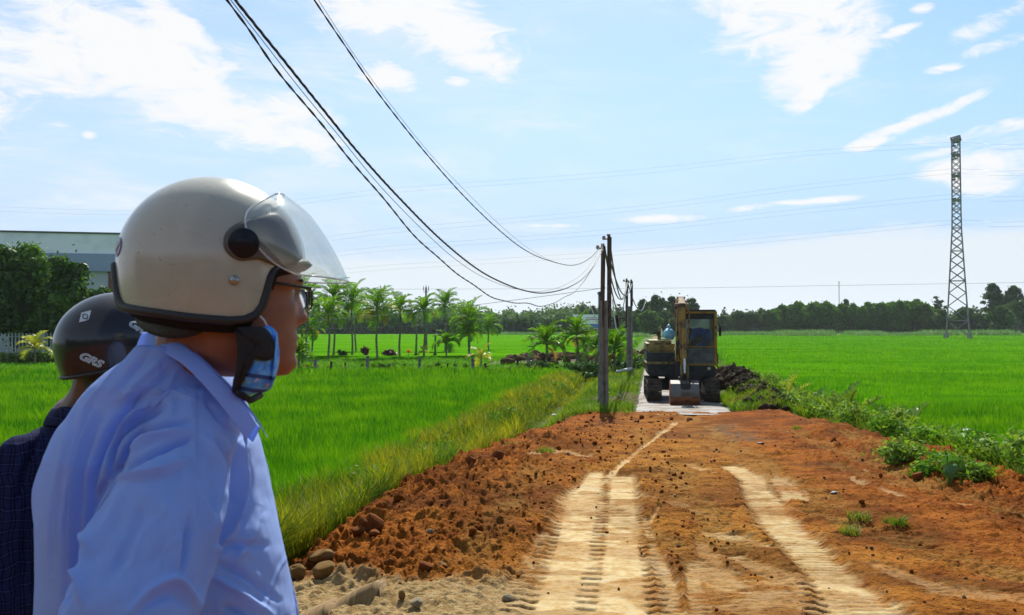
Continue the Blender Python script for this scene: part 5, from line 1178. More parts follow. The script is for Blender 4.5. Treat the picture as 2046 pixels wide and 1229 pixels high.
# ================================================================ people
def skin_mat(name, c):
    m, T, b = newmat(name); n = T.noise(30, 4, .6, T.coord()); T.l.new(T.mix(T.ramp(n, .35, .7), c, tuple(x * .82 for x in c)), b.inputs['Base Color'])
    b.inputs['Roughness'].default_value = .48; b.inputs['Subsurface Weight'].default_value = .12; b.inputs['Subsurface Radius'].default_value = (.01, .004, .002); b.inputs['Subsurface Scale'].default_value = .6
    T.l.new(T.bump(T.noise(260, 3, .6, T.coord()), .12, .003), b.inputs['Normal']); return m
M_skin = skin_mat('skin', (.30, .115, .062)); M_skin2 = skin_mat('skin_dark', (.15, .065, .04)); M_hair = paint('black_hair', (.012, .010, .010), .5, .2, 60, bump=.5, bscale=200)
def cloth_mat(name, c, c2=None, trans=.18):
    m, T, b = newmat(name); g1 = T.coord(); n = T.noise(420, 2, .6, g1); col = T.mix(T.ramp(T.noise(3, 3, .5, g1), .3, .7), c, c2 or tuple(x * .93 for x in c)); T.l.new(col, b.inputs['Base Color']); b.inputs['Roughness'].default_value = .75
    b.inputs['Specular IOR Level'].default_value = .12
    T.l.new(T.bump(n, .10, .001), b.inputs['Normal'])
    if trans:
        o = T.n.get('Material Output'); t = T.new('ShaderNodeBsdfTranslucent'); T.l.new(col, t.inputs[0]); mx = T.new('ShaderNodeMixShader'); mx.inputs[0].default_value = trans; T.l.new(b.outputs[0], mx.inputs[1]); T.l.new(t.outputs[0], mx.inputs[2]); T.l.new(mx.outputs[0], o.inputs[0])
    return m
M_shirt = cloth_mat('blue_shirt', (.42, .58, 1.0), (.39, .55, 1.0), .40); M_trou = paint('dark_trousers', (.03, .032, .045), .8, .1, 8); M_shoe = paint('shoe_leather', (.02, .015, .012), .4, .1, 8)
m, T, b = newmat('plaid_shirt'); co = T.new('ShaderNodeSeparateXYZ'); vm = T.new('ShaderNodeVectorMath', operation='MULTIPLY_ADD'); nz_ = T.new('ShaderNodeTexNoise'); nz_.inputs['Scale'].default_value = 9; T.l.new(nz_.outputs['Color'], vm.inputs[0]); vm.inputs[1].default_value = (.05, .05, .05); T.l.new(T.coord(), vm.inputs[2]); T.l.new(T.coord(), nz_.inputs['Vector']); T.l.new(vm.outputs[0], co.inputs[0])
def stripes(ax, per, wd, off=0):
    f = T.math('FRACT', T.math('MULTIPLY_ADD', ax, 1 / per, off)); return T.math('LESS_THAN', f, wd)
c = T.mix(T.math('MULTIPLY', stripes(co.outputs[2], .026, .5), .5), (.005, .006, .022), (.012, .014, .05)); c = T.mix(T.math('MULTIPLY', stripes(T.math('ADD', co.outputs[0], T.math('MULTIPLY', co.outputs[1], .7)), .028, .5), .5), c, (.018, .022, .075))
c = T.mix(T.math('MULTIPLY', stripes(co.outputs[2], .026, .06, .3), .4), c, (.06, .08, .22)); c = T.mix(T.math('MULTIPLY', stripes(T.math('ADD', co.outputs[0], T.math('MULTIPLY', co.outputs[1], .7)), .028, .05, .3), .4), c, (.06, .08, .22))
T.l.new(c, b.inputs['Base Color']); b.inputs['Roughness'].default_value = .85; b.inputs['Specular IOR Level'].default_value = .08; M_plaid = m
PXM = 1129.0; Y1 = 1.55; PSI = R(25)
FW = Vector((math.cos(PSI), math.sin(PSI), 0)); LF = Vector((-math.sin(PSI), math.cos(PSI), 0))
def hand(mb, wrist, dirn, palmn, s=1.0, curl=.5, right=True):
    """palm, four bent fingers of different lengths and a thumb leaving the side of the palm"""
    d = Vector(dirn).normalized(); n = Vector(palmn).normalized(); n = (n - d * n.dot(d)).normalized(); sd_ = d.cross(n) * (1 if right else -1); w = Vector(wrist)
    mb.capsule([w, w + d * .035 * s], [.026 * s, .03 * s], 12)
    for k, (o, L) in enumerate(((.030, .070), (.010, .080), (-.010, .075), (-.029, .058))):
        b0 = w + d * .03 * s + sd_ * o * .8 * s; b1 = w + d * .088 * s + sd_ * o * s; mb.capsule([b0, b1], [.014 * s, .011 * s], 10)
        dd = d.copy(); p = b1; r0 = .0095 * s
        for j, f in enumerate((.45, .32, .25)):
            dd = (dd * math.cos(curl * (.5 + .3 * j)) + n * math.sin(curl * (.5 + .3 * j))).normalized(); q = p + dd * L * f * s * 1.05; mb.capsule([p, q], [r0, r0 * .9], 9); p = q; r0 *= .9
    t0 = w + d * .025 * s + sd_ * .026 * s; t1 = t0 + (d * .6 + sd_ * .7 + n * .3).normalized() * .038 * s; t2 = t1 + (d * .85 + sd_ * .35 + n * .35).normalized() * .03 * s; t3 = t2 + (d + n * .3).normalized() * .024 * s
    mb.capsule([t0, t1, t2, t3], [.016 * s, .013 * s, .011 * s, .009 * s], 10)
def head_mesh(mb, O, fw, lf, up=Vector((0, 0, 1)), s=1.0):
    sl = [(.105, .075, -.045, .045), (.09, .105, -.068, .066), (.06, .135, -.085, .078), (.03, .147, -.09, .083), (.0, .152, -.09, .084), (-.03, .154, -.088, .083), (-.05, .147, -.085, .081), (-.07, .146, -.08, .079), (-.09, .146, -.07, .077), (-.11, .146, -.062, .074),
          (-.13, .146, -.055, .070), (-.15, .145, -.045, .064), (-.17, .143, -.03, .056), (-.185, .142, -.012, .046), (-.197, .132, .015, .034)]
    z = np.array([a[0] for a in sl])[::-1]; zz = np.linspace(-.197, .105, 70); seg = 64; V = []
    I = lambda k, q: np.interp(q, z, np.array([a[k] for a in sl])[::-1])
    for q in zz:
        xf, xb, wy = I(1, q), I(2, q), I(3, q); cx = xb + (xf - xb) * .42
        for k in range(seg):
            th = 2 * math.pi * k / seg; c, sn = math.cos(th), math.sin(th); a = (xf - cx) if c > 0 else (cx - xb); e = 2.25
            x = cx + a * math.copysign(abs(c) ** (2 / e), c); y = wy * math.copysign(abs(sn) ** (2 / e), sn)
            if c > 0:
                nose = math.exp(-(y / .0135) ** 2) * (.004 + .020 * max(0, min(1, (-.045 - q) / .048))) * (1 if q > -.098 else max(0, 1 - (-.098 - q) / .012)) * (q < -.03)
                wing = math.exp(-((abs(y) - .014) / .008) ** 2) * math.exp(-((q + .09) / .009) ** 2) * .007
                brow = .004 * math.exp(-((q + .028) / .009) ** 2) * math.exp(-(y / .05) ** 2); eye = -.009 * math.exp(-((abs(y) - .031) / .014) ** 2) * math.exp(-((q + .048) / .012) ** 2)
                lip = math.exp(-(y / .020) ** 2) * (.006 * math.exp(-((q + .128) / .006) ** 2) + .006 * math.exp(-((q + .143) / .006) ** 2) - .003 * math.exp(-((q + .1355) / .003) ** 2))
                chin = .007 * math.exp(-((q + .175) / .012) ** 2) * math.exp(-(y / .024) ** 2); ck = .004 * math.exp(-((abs(y) - .045) / .02) ** 2) * math.exp(-((q + .08) / .022) ** 2)
                x += nose + wing + brow + eye + lip + chin + ck
            V.append(tuple(Vector(O) + (fw * x + lf * y + up * q) * s))
    n = len(zz); base = mb.n; mb.grid(V, n, seg, True); mb.add([tuple(Vector(O) + (fw * .07 + up * -.2) * s), tuple(Vector(O) + (fw * .02 + up * .108) * s)], [])
    mb.F3.append(np.array([(base + n * seg, base + (k + 1) % seg, base + k) for k in range(seg)])); mb.F3.append(np.array([(base + n * seg + 1, base + (n - 1) * seg + k, base + (n - 1) * seg + (k + 1) % seg) for k in range(seg)]))
    for s_ in (-1, 1): mb.ball(tuple(Vector(O) + (fw * .005 + lf * s_ * .082 + up * -.06) * s), (.02 * s, .012 * s, .03 * s), 10, 7)
# ---------------------------------------------------------------- man in the light blue shirt
gz1 = dirt_z(-.5, 1.6)
man = empty('person', (P(330, 900, 1.62).x, 1.62, gz1), 0, 'man in light blue shirt, eyeglasses and beige open face helmet, seen from behind his shoulder', 'person')
man_inv = Vector(man.location)
def rel(mb, base):  # world -> child coordinates
    mb.V = [v - np.array(base)[None] for v in mb.V]; return mb
O1 = P(425, 530, Y1)
def w1(px, py, Y=Y1): return P(px, py, Y)
bd = MB(); head_mesh(bd, O1, FW, LF)
bd.capsule([w1(405, 600), w1(385, 690, 1.56), w1(360, 770, 1.60), w1(345, 850, 1.63)], [.062, .064, .066, .075])
waist = w1(345, 1330, 1.66); hipc = Vector((waist.x, waist.y, gz1 + .95)); shN = w1(392, 885, 1.49); shF = w1(395, 870, 1.80); elN = w1(268, 1290, 1.30)
bd.capsule([w1(345, 850, 1.63), w1(320, 960, 1.65), w1(325, 1150, 1.66), waist, hipc], [.10, .115, .115, .11, .12], 18)
bd.capsule([w1(345, 870, 1.63), w1(385, 895, 1.52)], [.06, .04]); bd.capsule([w1(345, 850, 1.63), shF], [.08, .055])
wrN = Vector((hipc.x + .03, hipc.y - .17, gz1 + 1.0)); bd.capsule([w1(385, 895, 1.52), w1(320, 1080, 1.39), elN], [.04, .045, .04]); bd.capsule([elN, elN.lerp(wrN, .5), wrN], [.040, .036, .026])
hand(bd, wrN, Vector((.75, .5, -.35)), Vector((.1, .9, .1)), 1.0, .5, True)
elF = Vector((shF.x - .02, shF.y + .05, gz1 + 1.07)); wrF = Vector((shF.x + .05, shF.y + .06, gz1 + .84)); bd.capsule([shF, elF], [.05, .042]); bd.capsule([elF, wrF], [.04, .027]); hand(bd, wrF, Vector((.1, .05, -1)), Vector((.1, -1, 0)), 1.0, .4, False)
feet = []
for s_ in (-1, 1):
    h = hipc + LF * s_ * .09; kn = Vector((h.x + .03, h.y, gz1 + .5)) + LF * s_ * .02; an = Vector((h.x - .02, h.y, gz1 + .09)) + LF * s_ * .03; feet.append((h, kn, an)); bd.capsule([h, kn, an], [.085, .055, .04], 14); bd.capsule([an, an + FW * .14 - Vector((0, 0, .05))], [.04, .03])
rel(bd, man_inv); body = fuse('body', bd, .0042, 3, M_skin, man)
# shirt: torso rings read off the outline, two sleeves, fused, then folds pressed in
RW = [  # photo row, left, right, depth of centre, half depth, exponent
    (690, 280, 400, 1.585, .098, 2.2), (716, 262, 415, 1.60, .122, 2.3), (738, 228, 440, 1.62, .147, 2.3), (765, 198, 456, 1.63, .168, 2.3), (800, 167, 472, 1.645, .175, 2.2), (850, 136, 491, 1.655, .20, 2.3), (900, 112, 503, 1.66, .215, 2.3), (960, 96, 518, 1.665, .21, 2.3), (1030, 88, 536, 1.665, .20, 2.3),
    (1100, 84, 553, 1.665, .19, 2.3), (1170, 82, 569, 1.665, .185, 2.3), (1240, 85, 583, 1.665, .18, 2.3), (1330, 92, 592, 1.665, .175, 2.3), (1430, 110, 590, 1.665, .165, 2.3), (1500, 118, 585, 1.665, .16, 2.3)]
rings = []
for py, l, r_, Yc, bb_, e in reversed(RW):
    Yv = Yc - bb_ * .12; a, c = P(l, py, Yv), P(r_, py, Yv); rings.append(((a.x + c.x) / 2, Yc, (a.z + c.z) / 2, (c.x - a.x) / 2 - .004, bb_, 0, e))
sh = MB().loft(rings, 56)
sh.capsule([w1(385, 862, 1.52), w1(360, 935, 1.465), w1(325, 1040, 1.395), w1(288, 1150, 1.34), w1(258, 1235, 1.30), w1(250, 1300, 1.29)], [.076, .081, .088, .094, .096, .085], 26)
sh.capsule([w1(250, 1300, 1.29), Vector(elN).lerp(wrN, .5), Vector(elN).lerp(wrN, .92)], [.085, .062, .045], 18)
sh.capsule([shF, shF.lerp(elF, .5), elF], [.075, .07, .06], 16); sh.capsule([elF, wrF.lerp(elF, .15)], [.058, .042], 14)
rel(sh, man_inv); shirt = fuse('shirt', sh, .0031, 12, M_shirt, man)
FOLDS = [
    ([(219, 955), (188, 1005), (168, 1070), (146, 1150), (128, 1215)], -.014, 9), ([(232, 965), (204, 1015), (186, 1080), (164, 1160)], .008, 12),
  # photo polyline, amplitude m (negative = valley), sigma px
    ([(272, 800), (234, 842), (205, 890), (182, 960), (174, 1035)], -.017, 8), ([(330, 815), (258, 853), (227, 900), (219, 955)], -.012, 6), ([(384, 842), (320, 850), (278, 871), (240, 926), (223, 963)], -.013, 6),
    ([(232, 948), (278, 919), (329, 893), (386, 873)], -.013, 6), ([(232, 956), (303, 952), (340, 938), (372, 915)], .011, 7), ([(262, 905), (300, 878), (372, 860)], .008, 7), ([(238, 870), (262, 835), (300, 800)], .009, 8),
    ([(161, 802), (124, 890), (110, 985), (106, 1145)], -.006, 5), ([(183, 817), (148, 900), (137, 1000), (128, 1190)], -.008, 6), ([(206, 822), (166, 919), (157, 1036), (150, 1120)], -.006, 5), ([(145, 850), (116, 950), (112, 1100)], .005, 6), ([(195, 815), (158, 905), (146, 1010), (140, 1180)], .007, 6), ([(170, 850), (142, 930), (124, 1060)], .004, 5),
    ([(431, 872), (457, 926), (449, 999), (424, 1087)], -.012, 7), ([(478, 880), (481, 985), (456, 1058), (424, 1101)], .011, 8), ([(410, 872), (436, 930), (431, 1000), (416, 1060)], .009, 7), ([(462, 872), (470, 940), (466, 1000)], -.007, 5), ([(492, 905), (500, 1000), (470, 1100)], -.005, 7),
    ([(398, 968), (412, 1020), (420, 1072), (417, 1145), (390, 1229)], .007, 6), ([(398, 968), (392, 930), (388, 870), (386, 800)], .003, 4), ([(386, 800), (360, 793), (330, 800)], .004, 5), ([(415, 800), (450, 845), (478, 880)], -.005, 7),
    ([(262, 1222), (290, 1190), (320, 1168), (350, 1160), (378, 1180), (396, 1215)], .008, 10), ([(268, 1240), (300, 1205), (345, 1188), (380, 1215)], -.003, 10), ([(185, 1010), (175, 1060), (190, 1100)], .006, 9), ([(150, 1140), (168, 1165), (165, 1210)], .007, 10),
    ([(425, 1105), (470, 1090), (530, 1090)], -.006, 9), ([(420, 1150), (470, 1180), (540, 1229)], .008, 9), ([(430, 1125), (480, 1145), (555, 1200)], -.006, 8), ([(450, 1210), (500, 1229)], -.006, 7), ([(520, 1010), (500, 1080), (450, 1140)], .004, 9),
    ([(300, 700), (262, 745), (222, 790)], -.005, 7), ([(345, 735), (300, 775), (258, 812)], -.006, 7), ([(322, 720), (282, 762), (240, 800)], .005, 7), ([(400, 775), (350, 790), (300, 815)], .005, 9), ([(235, 735), (190, 790), (160, 840)], .003, 5),
    ([(330, 1000), (345, 1060), (350, 1130)], .004, 14), ([(290, 1010), (260, 1080), (220, 1160)], -.005, 16), ([(245, 975), (225, 1030), (185, 1110)], .005, 10), ([(380, 1030), (372, 1090), (360, 1150)], -.006, 9)]
V = getv(shirt.data); N = getn(shirt.data); WV = V + np.array(man_inv)[None]; qx, qy = proj(WV); toc = WV - np.array([0, 0, CAMZ]); toc /= np.linalg.norm(toc, axis=1)[:, None]; face = sst(-.05, .35, -(N * toc).sum(1)); D = np.zeros(len(V))
def pdist(qx, qy, pts):
    best = np.full(len(qx), 1e9); tt = np.zeros(len(qx)); n = len(pts) - 1
    for i in range(n):
        a = np.array(pts[i], float); d = np.array(pts[i + 1], float) - a; L2 = d @ d; t = np.clip(((qx - a[0]) * d[0] + (qy - a[1]) * d[1]) / L2, 0, 1); ds = np.hypot(qx - a[0] - t * d[0], qy - a[1] - t * d[1]); k = ds < best; best = np.where(k, ds, best); tt = np.where(k, (i + t) / n, tt)
    return best, tt
def smoothline(pts, n=24):
    c = np.array(pts, float); out = []
    for u in np.linspace(0, len(c) - 1, n):
        i = min(int(u), len(c) - 2); f = u - i; p0, p1, p2, p3 = c[max(i - 1, 0)], c[i], c[i + 1], c[min(i + 2, len(c) - 1)]; out.append(.5 * ((2 * p1) + (p2 - p0) * f + (2 * p0 - 5 * p1 + 4 * p2 - p3) * f * f + (3 * p1 - p0 - 3 * p2 + p3) * f ** 3))
    return out
for pts, amp_, sg in FOLDS:
    ds, tt = pdist(qx, qy, smoothline(pts)); s2 = sg * .88; end = np.sin(np.clip(tt, 0.03, .97) * math.pi) ** .6; D += amp_ * 2.0 * np.exp(-(ds / s2) ** 2) * end
D += (fbm(qx / 55, qy / 90, 3, 91) - .5) * .012 + (fbm(qx / 26, qy / 70, 2, 92) - .5) * .004
rd = 1 - np.abs(fbm((qx + qy * .25) / 48, (qy - qx * .2) / 150, 2, 97) * 2 - 1); D += np.maximum(rd - .80, 0) * .012 * sst(.35, .6, fbm(qx / 90, qy / 90, 2, 98))
rd = 1 - np.abs(fbm((qx * .5 + qy * .6) / 44, (qx - qy * .5) / 130, 2, 99) * 2 - 1); D -= np.maximum(rd - .82, 0) * .010 * sst(.4, .6, fbm(qx / 70, qy / 70, 2, 96))
for sm in ([(386, 796), (387, 850), (388, 905)], [(386, 796), (340, 786), (290, 776), (240, 780)]):
    ds, tt = pdist(qx, qy, smoothline(sm)); D += .0022 * np.exp(-((ds - 4) / 2.5) ** 2) - .002 * np.exp(-(ds / 2.0) ** 2)
back_ = 1 - sst(0, .3, face); D = D * face + back_ * (fbm(V[:, 0] * 14, V[:, 2] * 9 + V[:, 1] * 10, 3, 93) - .5) * .02
hem = sst(.02, .0, 0 * D); setv(shirt.data, V + N * D[:, None])
def strip(name, U, L, mat, parent, base, th=.003, n=26, bulge=.004, mid=None, outward=None):
    """cloth band between two 3-D curves"""
    def rs(c):
        c = [Vector(p) for p in c]; out = []
        for u in np.linspace(0, len(c) - 1, n):
            i = min(int(u), len(c) - 2); f = u - i; p0, p1, p2, p3 = c[max(i - 1, 0)], c[i], c[i + 1], c[min(i + 2, len(c) - 1)]; out.append(.5 * ((2 * p1) + (p2 - p0) * f + (2 * p0 - 5 * p1 + 4 * p2 - p3) * f * f + (3 * p1 - p0 - 3 * p2 + p3) * f ** 3))
        return out
    U, L = rs(U), rs(L); V = []
    rows = 7
    for k in range(rows):
        t = k / (rows - 1)
        for i in range(n):
            p = U[i].lerp(L[i], t); o = Vector(outward) if outward is not None else Vector((0, -1, .2)); V.append(tuple(p + o * bulge * math.sin(math.pi * t) - Vector(base)))
    ob = MB().grid(V, rows, n).build(name, mat, parent, True); md = ob.modifiers.new('s', 'SOLIDIFY'); md.thickness = th; md.offset = 0; q = ob.modifiers.new('b', 'SUBSURF'); q.levels = 1; q.render_levels = 1; return ob
CU = [w1(430, 775, 1.74), w1(350, 705, 1.72), w1(292, 668, 1.66), w1(290, 664, 1.60), w1(312, 664, 1.55), w1(340, 671, 1.515), w1(378, 697, 1.49), w1(422, 737, 1.475), w1(464, 780, 1.475), w1(496, 820, 1.49), w1(514, 850, 1.505)]
CL = [w1(415, 800, 1.76), w1(330, 738, 1.75), w1(277, 700, 1.67), w1(279, 694, 1.585), w1(303, 700, 1.53), w1(330, 708, 1.49), w1(364, 728, 1.465), w1(402, 764, 1.455), w1(438, 806, 1.455), w1(468, 845, 1.465), w1(491, 879, 1.48)]
col1 = strip('collar', CU, CL, M_shirt, shirt, man_inv, .0028, 40, .0015)
CI = [p + Vector((.0, .014, -.002)) for p in CU]; CJ = [p + Vector((.012, .03, -.028)) for p in CU]; strip('collar_stand', CI, CJ, M_shirt, shirt, man_inv, .003, 40, 0)
strip('far_collar', [w1(430, 775, 1.74), w1(480, 810, 1.70), w1(520, 853, 1.60)], [w1(415, 800, 1.76), w1(470, 850, 1.72), w1(505, 885, 1.60)], M_shirt, shirt, man_inv, .003, 14, 0)
bpk = MB()
tr_ = MB().capsule([Vector((hipc.x, hipc.y, gz1 + 1.08)), Vector((hipc.x, hipc.y, gz1 + .9))], [.15, .155], 22)
for h, kn, an in feet: tr_.capsule([h, kn, an], [.115, .085, .075], 18)
rel(tr_, man_inv); fuse('trousers', tr_, .009, 6, M_trou, man)
for h, kn, an in feet:
    s0 = MB().capsule([an - Vector((0, 0, .04)) - FW * .03, an + FW * .17 - Vector((0, 0, .05))], [.045, .04], 14); rel(s0, man_inv).build('shoe', M_shoe, man, True)
# hair at the nape, eyes
hr = MB(); V = []; n_a, n_z = 40, 14
for i in range(n_z):
    t = i / (n_z - 1); z = .02 - .135 * t
    for k in range(n_a):
        a = R(75) + (R(285) - R(75)) * k / (n_a - 1); rx = .104 - .030 * t ** 1.5; ry = .094 - .022 * t ** 1.5; q = O1 + FW * (rx * math.cos(a) + .012) + LF * ry * math.sin(a) + Vector((0, 0, z)); V.append(tuple(q - man_inv))
ho = hr.grid(V, n_z, n_a).build('hair', M_hair, man, True); md = ho.modifiers.new('s', 'SOLIDIFY'); md.thickness = .012
for s_ in (-1, 1):
    e_ = MB().ball(tuple(O1 + FW * .1275 + LF * s_ * .031 + Vector((0, 0, -.048)) - man_inv), .0112, 14, 10).build('eye', paint('eye_white', (.45, .40, .36), .3, .02, 4), man, True)
    MB().ball(tuple(O1 + FW * .1382 + LF * s_ * .031 + Vector((0, 0, -.048)) - man_inv), (.002, .005, .005), 10, 6).build('iris', M_hair, e_, True)
    MB().tube([tuple(O1 + FW * (.152 - .006 * abs(y - .03) / .02) + LF * s_ * y + Vector((0, 0, -.028 + .003 * math.sin((y - .014) * 90))) - man_inv) for y in (.014, .022, .03, .038, .046)], [.001, .0025, .003, .0025, .001], 6).build('eyebrow', M_hair, man, True)
facepatch_nape = [(268, 622), (300, 628), (345, 632), (400, 636), (450, 642), (440, 654), (412, 660), (385, 672), (345, 676), (305, 668), (278, 650)]
# ---------------------------------------------------------------- open face helmet
def helmet_frame(O, psi, a, b, c, zb, roll=0.0, tuck=.31):
    fw = Vector((math.cos(psi), math.sin(psi), 0)); lf = Vector((-math.sin(psi), math.cos(psi), 0)); Rm = Matrix.Rotation(roll, 3, lf)
    def pt(th, z, off=0.0):
        r = math.sqrt(max(0, 1 - (z / c) ** 2)) if z > 0 else math.sqrt(max(0, 1 - (z / tuck) ** 2)); nrm = Vector((math.cos(th) * r / a, math.sin(th) * r / b, (z / c / c if z > 0 else z / tuck ** 2) ))
        nrm.normalize(); l = Vector((a * math.cos(th) * r, b * math.sin(th) * r, z)) + nrm * off; w = fw * l.x + lf * l.y + Vector((0, 0, l.z)); return Vector(O) + Rm @ w
    return pt
ZB = [(0, .004), (30, .000), (50, -.010), (58, -.020), (60.5, -.034), (62.5, -.060), (65, -.086), (69, -.102), (76, -.111), (85, -.113), (95, -.111), (110, -.107), (130, -.099), (150, -.092), (160, -.088), (166, -.078), (171, -.055), (176, -.018), (180, -.008)]
def zb1(th): d = abs(math.degrees(th)); d = 360 - d if d > 180 else d; return float(np.interp(d, [q[0] for q in ZB], [q[1] for q in ZB]))
HA, HB, HC = .1600, .125, .1535
OH = P(428, 527, Y1)
ZB = [(a_, z_ * .90) for a_, z_ in ZB]
hp1 = helmet_frame(OH, PSI, HA, HB, HC, zb1)
ths = np.concatenate([np.linspace(-180, -80, 60), np.linspace(-79, -50, 60), np.linspace(-49, 49, 60), np.linspace(50, 79, 60), np.linspace(80, 179, 60)]); rows = 44; V = []
for i in range(rows):
    s_ = i / (rows - 1)
    for d in ths: th = math.radians(d); z0 = zb1(th); z = z0 + (HC - z0) * math.cos(s_ * math.pi / 2) if i else HC * .99999; V.append(tuple(hp1(th, z) - man_inv))
m, T, b = newmat('helmet_paint'); g1 = T.coord(); n1 = T.noise(5, 6, .65, g1); n2 = T.noise(38, 5, .7, g1); n3 = T.noise(9, 3, .5, g1)
c = T.mix(T.ramp(n1, .42, .7), (.43, .415, .335), (.36, .34, .265)); c = T.mix(T.ramp(n2, .635, .72), c, (.24, .19, .11)); mp = T.new('ShaderNodeMapping'); mp.inputs['Scale'].default_value = (6, 40, 60); mp.inputs['Rotation'].default_value = (.4, .9, .3); T.l.new(g1, mp.inputs[0]); c = T.mix(T.math('MULTIPLY', T.ramp(T.noise(2, 3, .5, mp.outputs[0]), .70, .74), .5), c, (.20, .19, .17)); T.l.new(c, b.inputs['Base Color']); b.inputs['Roughness'].default_value = .30; b.inputs['Coat Weight'].default_value = .8; b.inputs['Coat Roughness'].default_value = .16
T.l.new(T.math('MULTIPLY_ADD', T.ramp(n3, .4, .7), .18, .22), b.inputs['Roughness']); M_helm = m
shell_o = MB().grid(V, rows, len(ths), True).build('helmet', M_helm, man, True)
md = shell_o.modifiers.new('s', 'SOLIDIFY'); md.thickness = .007; md.offset = -1
if True:
    nn = getn(shell_o.data); vv = getv(shell_o.data); 
    if ((nn * (vv - np.array(OH - man_inv))).sum(1)).mean() < 0: shell_o.data.flip_normals()
M_trim = paint('black_rubber', (.018, .017, .016), .5, .1, 20); M_foam = paint('dark_liner', (.02, .018, .017), .9, .1, 30)
edge_pts = [hp1(math.radians(d), zb1(math.radians(d)), .000) - man_inv for d in list(np.linspace(-180, 180, 220))]
MB().tube(edge_pts, .0075, 10, False).build('edge_trim', M_trim, shell_o, True)
# padded liner showing below the shell at the back
V = []
for i in range(8):
    t = i / 7
    for d in np.linspace(70, 290, 90): th = math.radians(d); z = zb1(th) + .01 - .026 * t; V.append(tuple(hp1(th, z, -.006 - .022 * t) - man_inv))
lo = MB().grid(V, 8, 90).build('liner', M_foam, shell_o, True); md = lo.modifiers.new('s', 'SOLIDIFY'); md.thickness = .012
V = []
for i in range(8):
    t = i / 7
    for d in np.linspace(-62, 62, 60): th = math.radians(d); z = zb1(th) + .004 - .012 * math.sin(t * math.pi); V.append(tuple(hp1(th, z, .006 - .04 * t) - man_inv))
lo = MB().grid(V, 8, 60).build('brow_pad', M_foam, shell_o, True); md = lo.modifiers.new('s', 'SOLIDIFY'); md.thickness = .008
def hs(px, py, off=0.0, side=-1):
    z = (530 - py) / PXM; lo_, hi = -180.0, -22.0; tx = px
    for _ in range(40):
        mid = (lo_ + hi) / 2; q = hp1(math.radians(mid), z, off); x = proj(np.array([q[:]]))[0][0]
        if x < tx: lo_ = mid
        else: hi = mid
    # correct row for perspective
    z2 = z
    for _ in range(4): q = hp1(math.radians(mid), z2, off); y = proj(np.array([q[:]]))[1][0]; z2 = z2 - (py - y) / PXM
    return hp1(math.radians(mid * side * -1 if side > 0 else mid), z2, off) - man_inv
kc = hs(486, 486, .010); kn_ = (hs(486, 486, .03) - hs(486, 486, 0)).normalized()
for s_, nm in ((-1, 'near'), (1, 'far')):
    q = kc if s_ < 0 else hs(486, 486, .010, 1); n_ = kn_ if s_ < 0 else (hs(486, 486, .03, 1) - hs(486, 486, 0, 1)).normalized()
    k_ = MB().tube([q - n_ * .012, q + n_ * .004, q + n_ * .006], [.0250, .0250, .0225], 40).tube([q + n_ * .006, q + n_ * .0075], [.013, .011], 30).build('visor_knob', M_gloss if False else paint('black_plastic', (.010, .011, .02), .3, .1, 20, spec=.25), shell_o, autos=40)
    for (rx, ry) in ((468, 560),):
        q = hs(rx, ry, .001) if s_ < 0 else hs(rx, ry, .001, 1); MB().ball(q, (.0085, .0055, .0085), 18, 10, rot=(0, 0, PSI)).build('rivet', paint('rivet_metal', (.35, .34, .32), .3, .1, 20, metal=.8), shell_o, True)
# rear badge
q0 = hp1(R(187), .022, .001) - man_inv; MB().tube([hp1(R(190), .022, -.002) - man_inv, hp1(R(190), .022, .0006) - man_inv], [.017, .0165], 28).build('badge', paint('badge_blue', (.10, .12, .22), .3), shell_o, autos=40)
bq = []
for s0_ in (np.linspace(0, 1, 30)):
    a_ = 190 + 4.2 * math.cos(s0_ * 4.8 + .5) ; z_ = .022 + .011 * math.cos(s0_ * math.pi) * 1.0; bq.append(hp1(R(190 + 3.6 * math.sin(s0_ * 2 * math.pi)), z_, .0012) - man_inv)
MB().tube(bq, .0016, 6).build('badge_mark', paint('badge_white', (.7, .72, .75), .4), shell_o, True)
# smoked side plate under the knob, near and far
plate = [(446, 487), (449, 468), (461, 453), (480, 443), (500, 436), (520, 428), (545, 424), (568, 440), (585, 470), (600, 500), (604, 516), (585, 528), (565, 534), (545, 529), (520, 519), (500, 520), (480, 521), (462, 513), (450, 500)]
pp = smoothline(plate + [plate[0]], 80)
m, T, b = newmat('smoked_plate'); T.n.remove(b); o_ = T.n.get('Material Output'); tr = T.new('ShaderNodeBsdfTransparent'); tr.inputs[0].default_value = (.62, .58, .54, 1); df = T.new('ShaderNodeBsdfPrincipled'); df.inputs['Base Color'].default_value = (.11, .09, .075, 1); df.inputs['Roughness'].default_value = .25
mx = T.new('ShaderNodeMixShader'); mx.inputs[0].default_value = .62; T.l.new(tr.outputs[0], mx.inputs[1]); T.l.new(df.outputs[0], mx.inputs[2]); T.l.new(mx.outputs[0], o_.inputs[0]); M_smoke = m; mx.inputs[0].default_value = .78; df.inputs['Base Color'].default_value = (.15, .14, .125, 1); df.inputs['Roughness'].default_value = .4; df.inputs['Specular IOR Level'].default_value = .2
for s_ in (-1, 1):
    V = []; 
    for rr in (0.02, .35, .7, .92, 1.0):
        for (x, y) in pp: V.append(tuple(hs(500 + (x - 500) * rr, 484 + (y - 484) * rr, .0075 if rr < .95 else .002, s_)))
    po = MB().grid(V, 5, len(pp)).build('side_plate', M_smoke, shell_o, True); md = po.modifiers.new('s', 'SOLIDIFY'); md.thickness = .0015
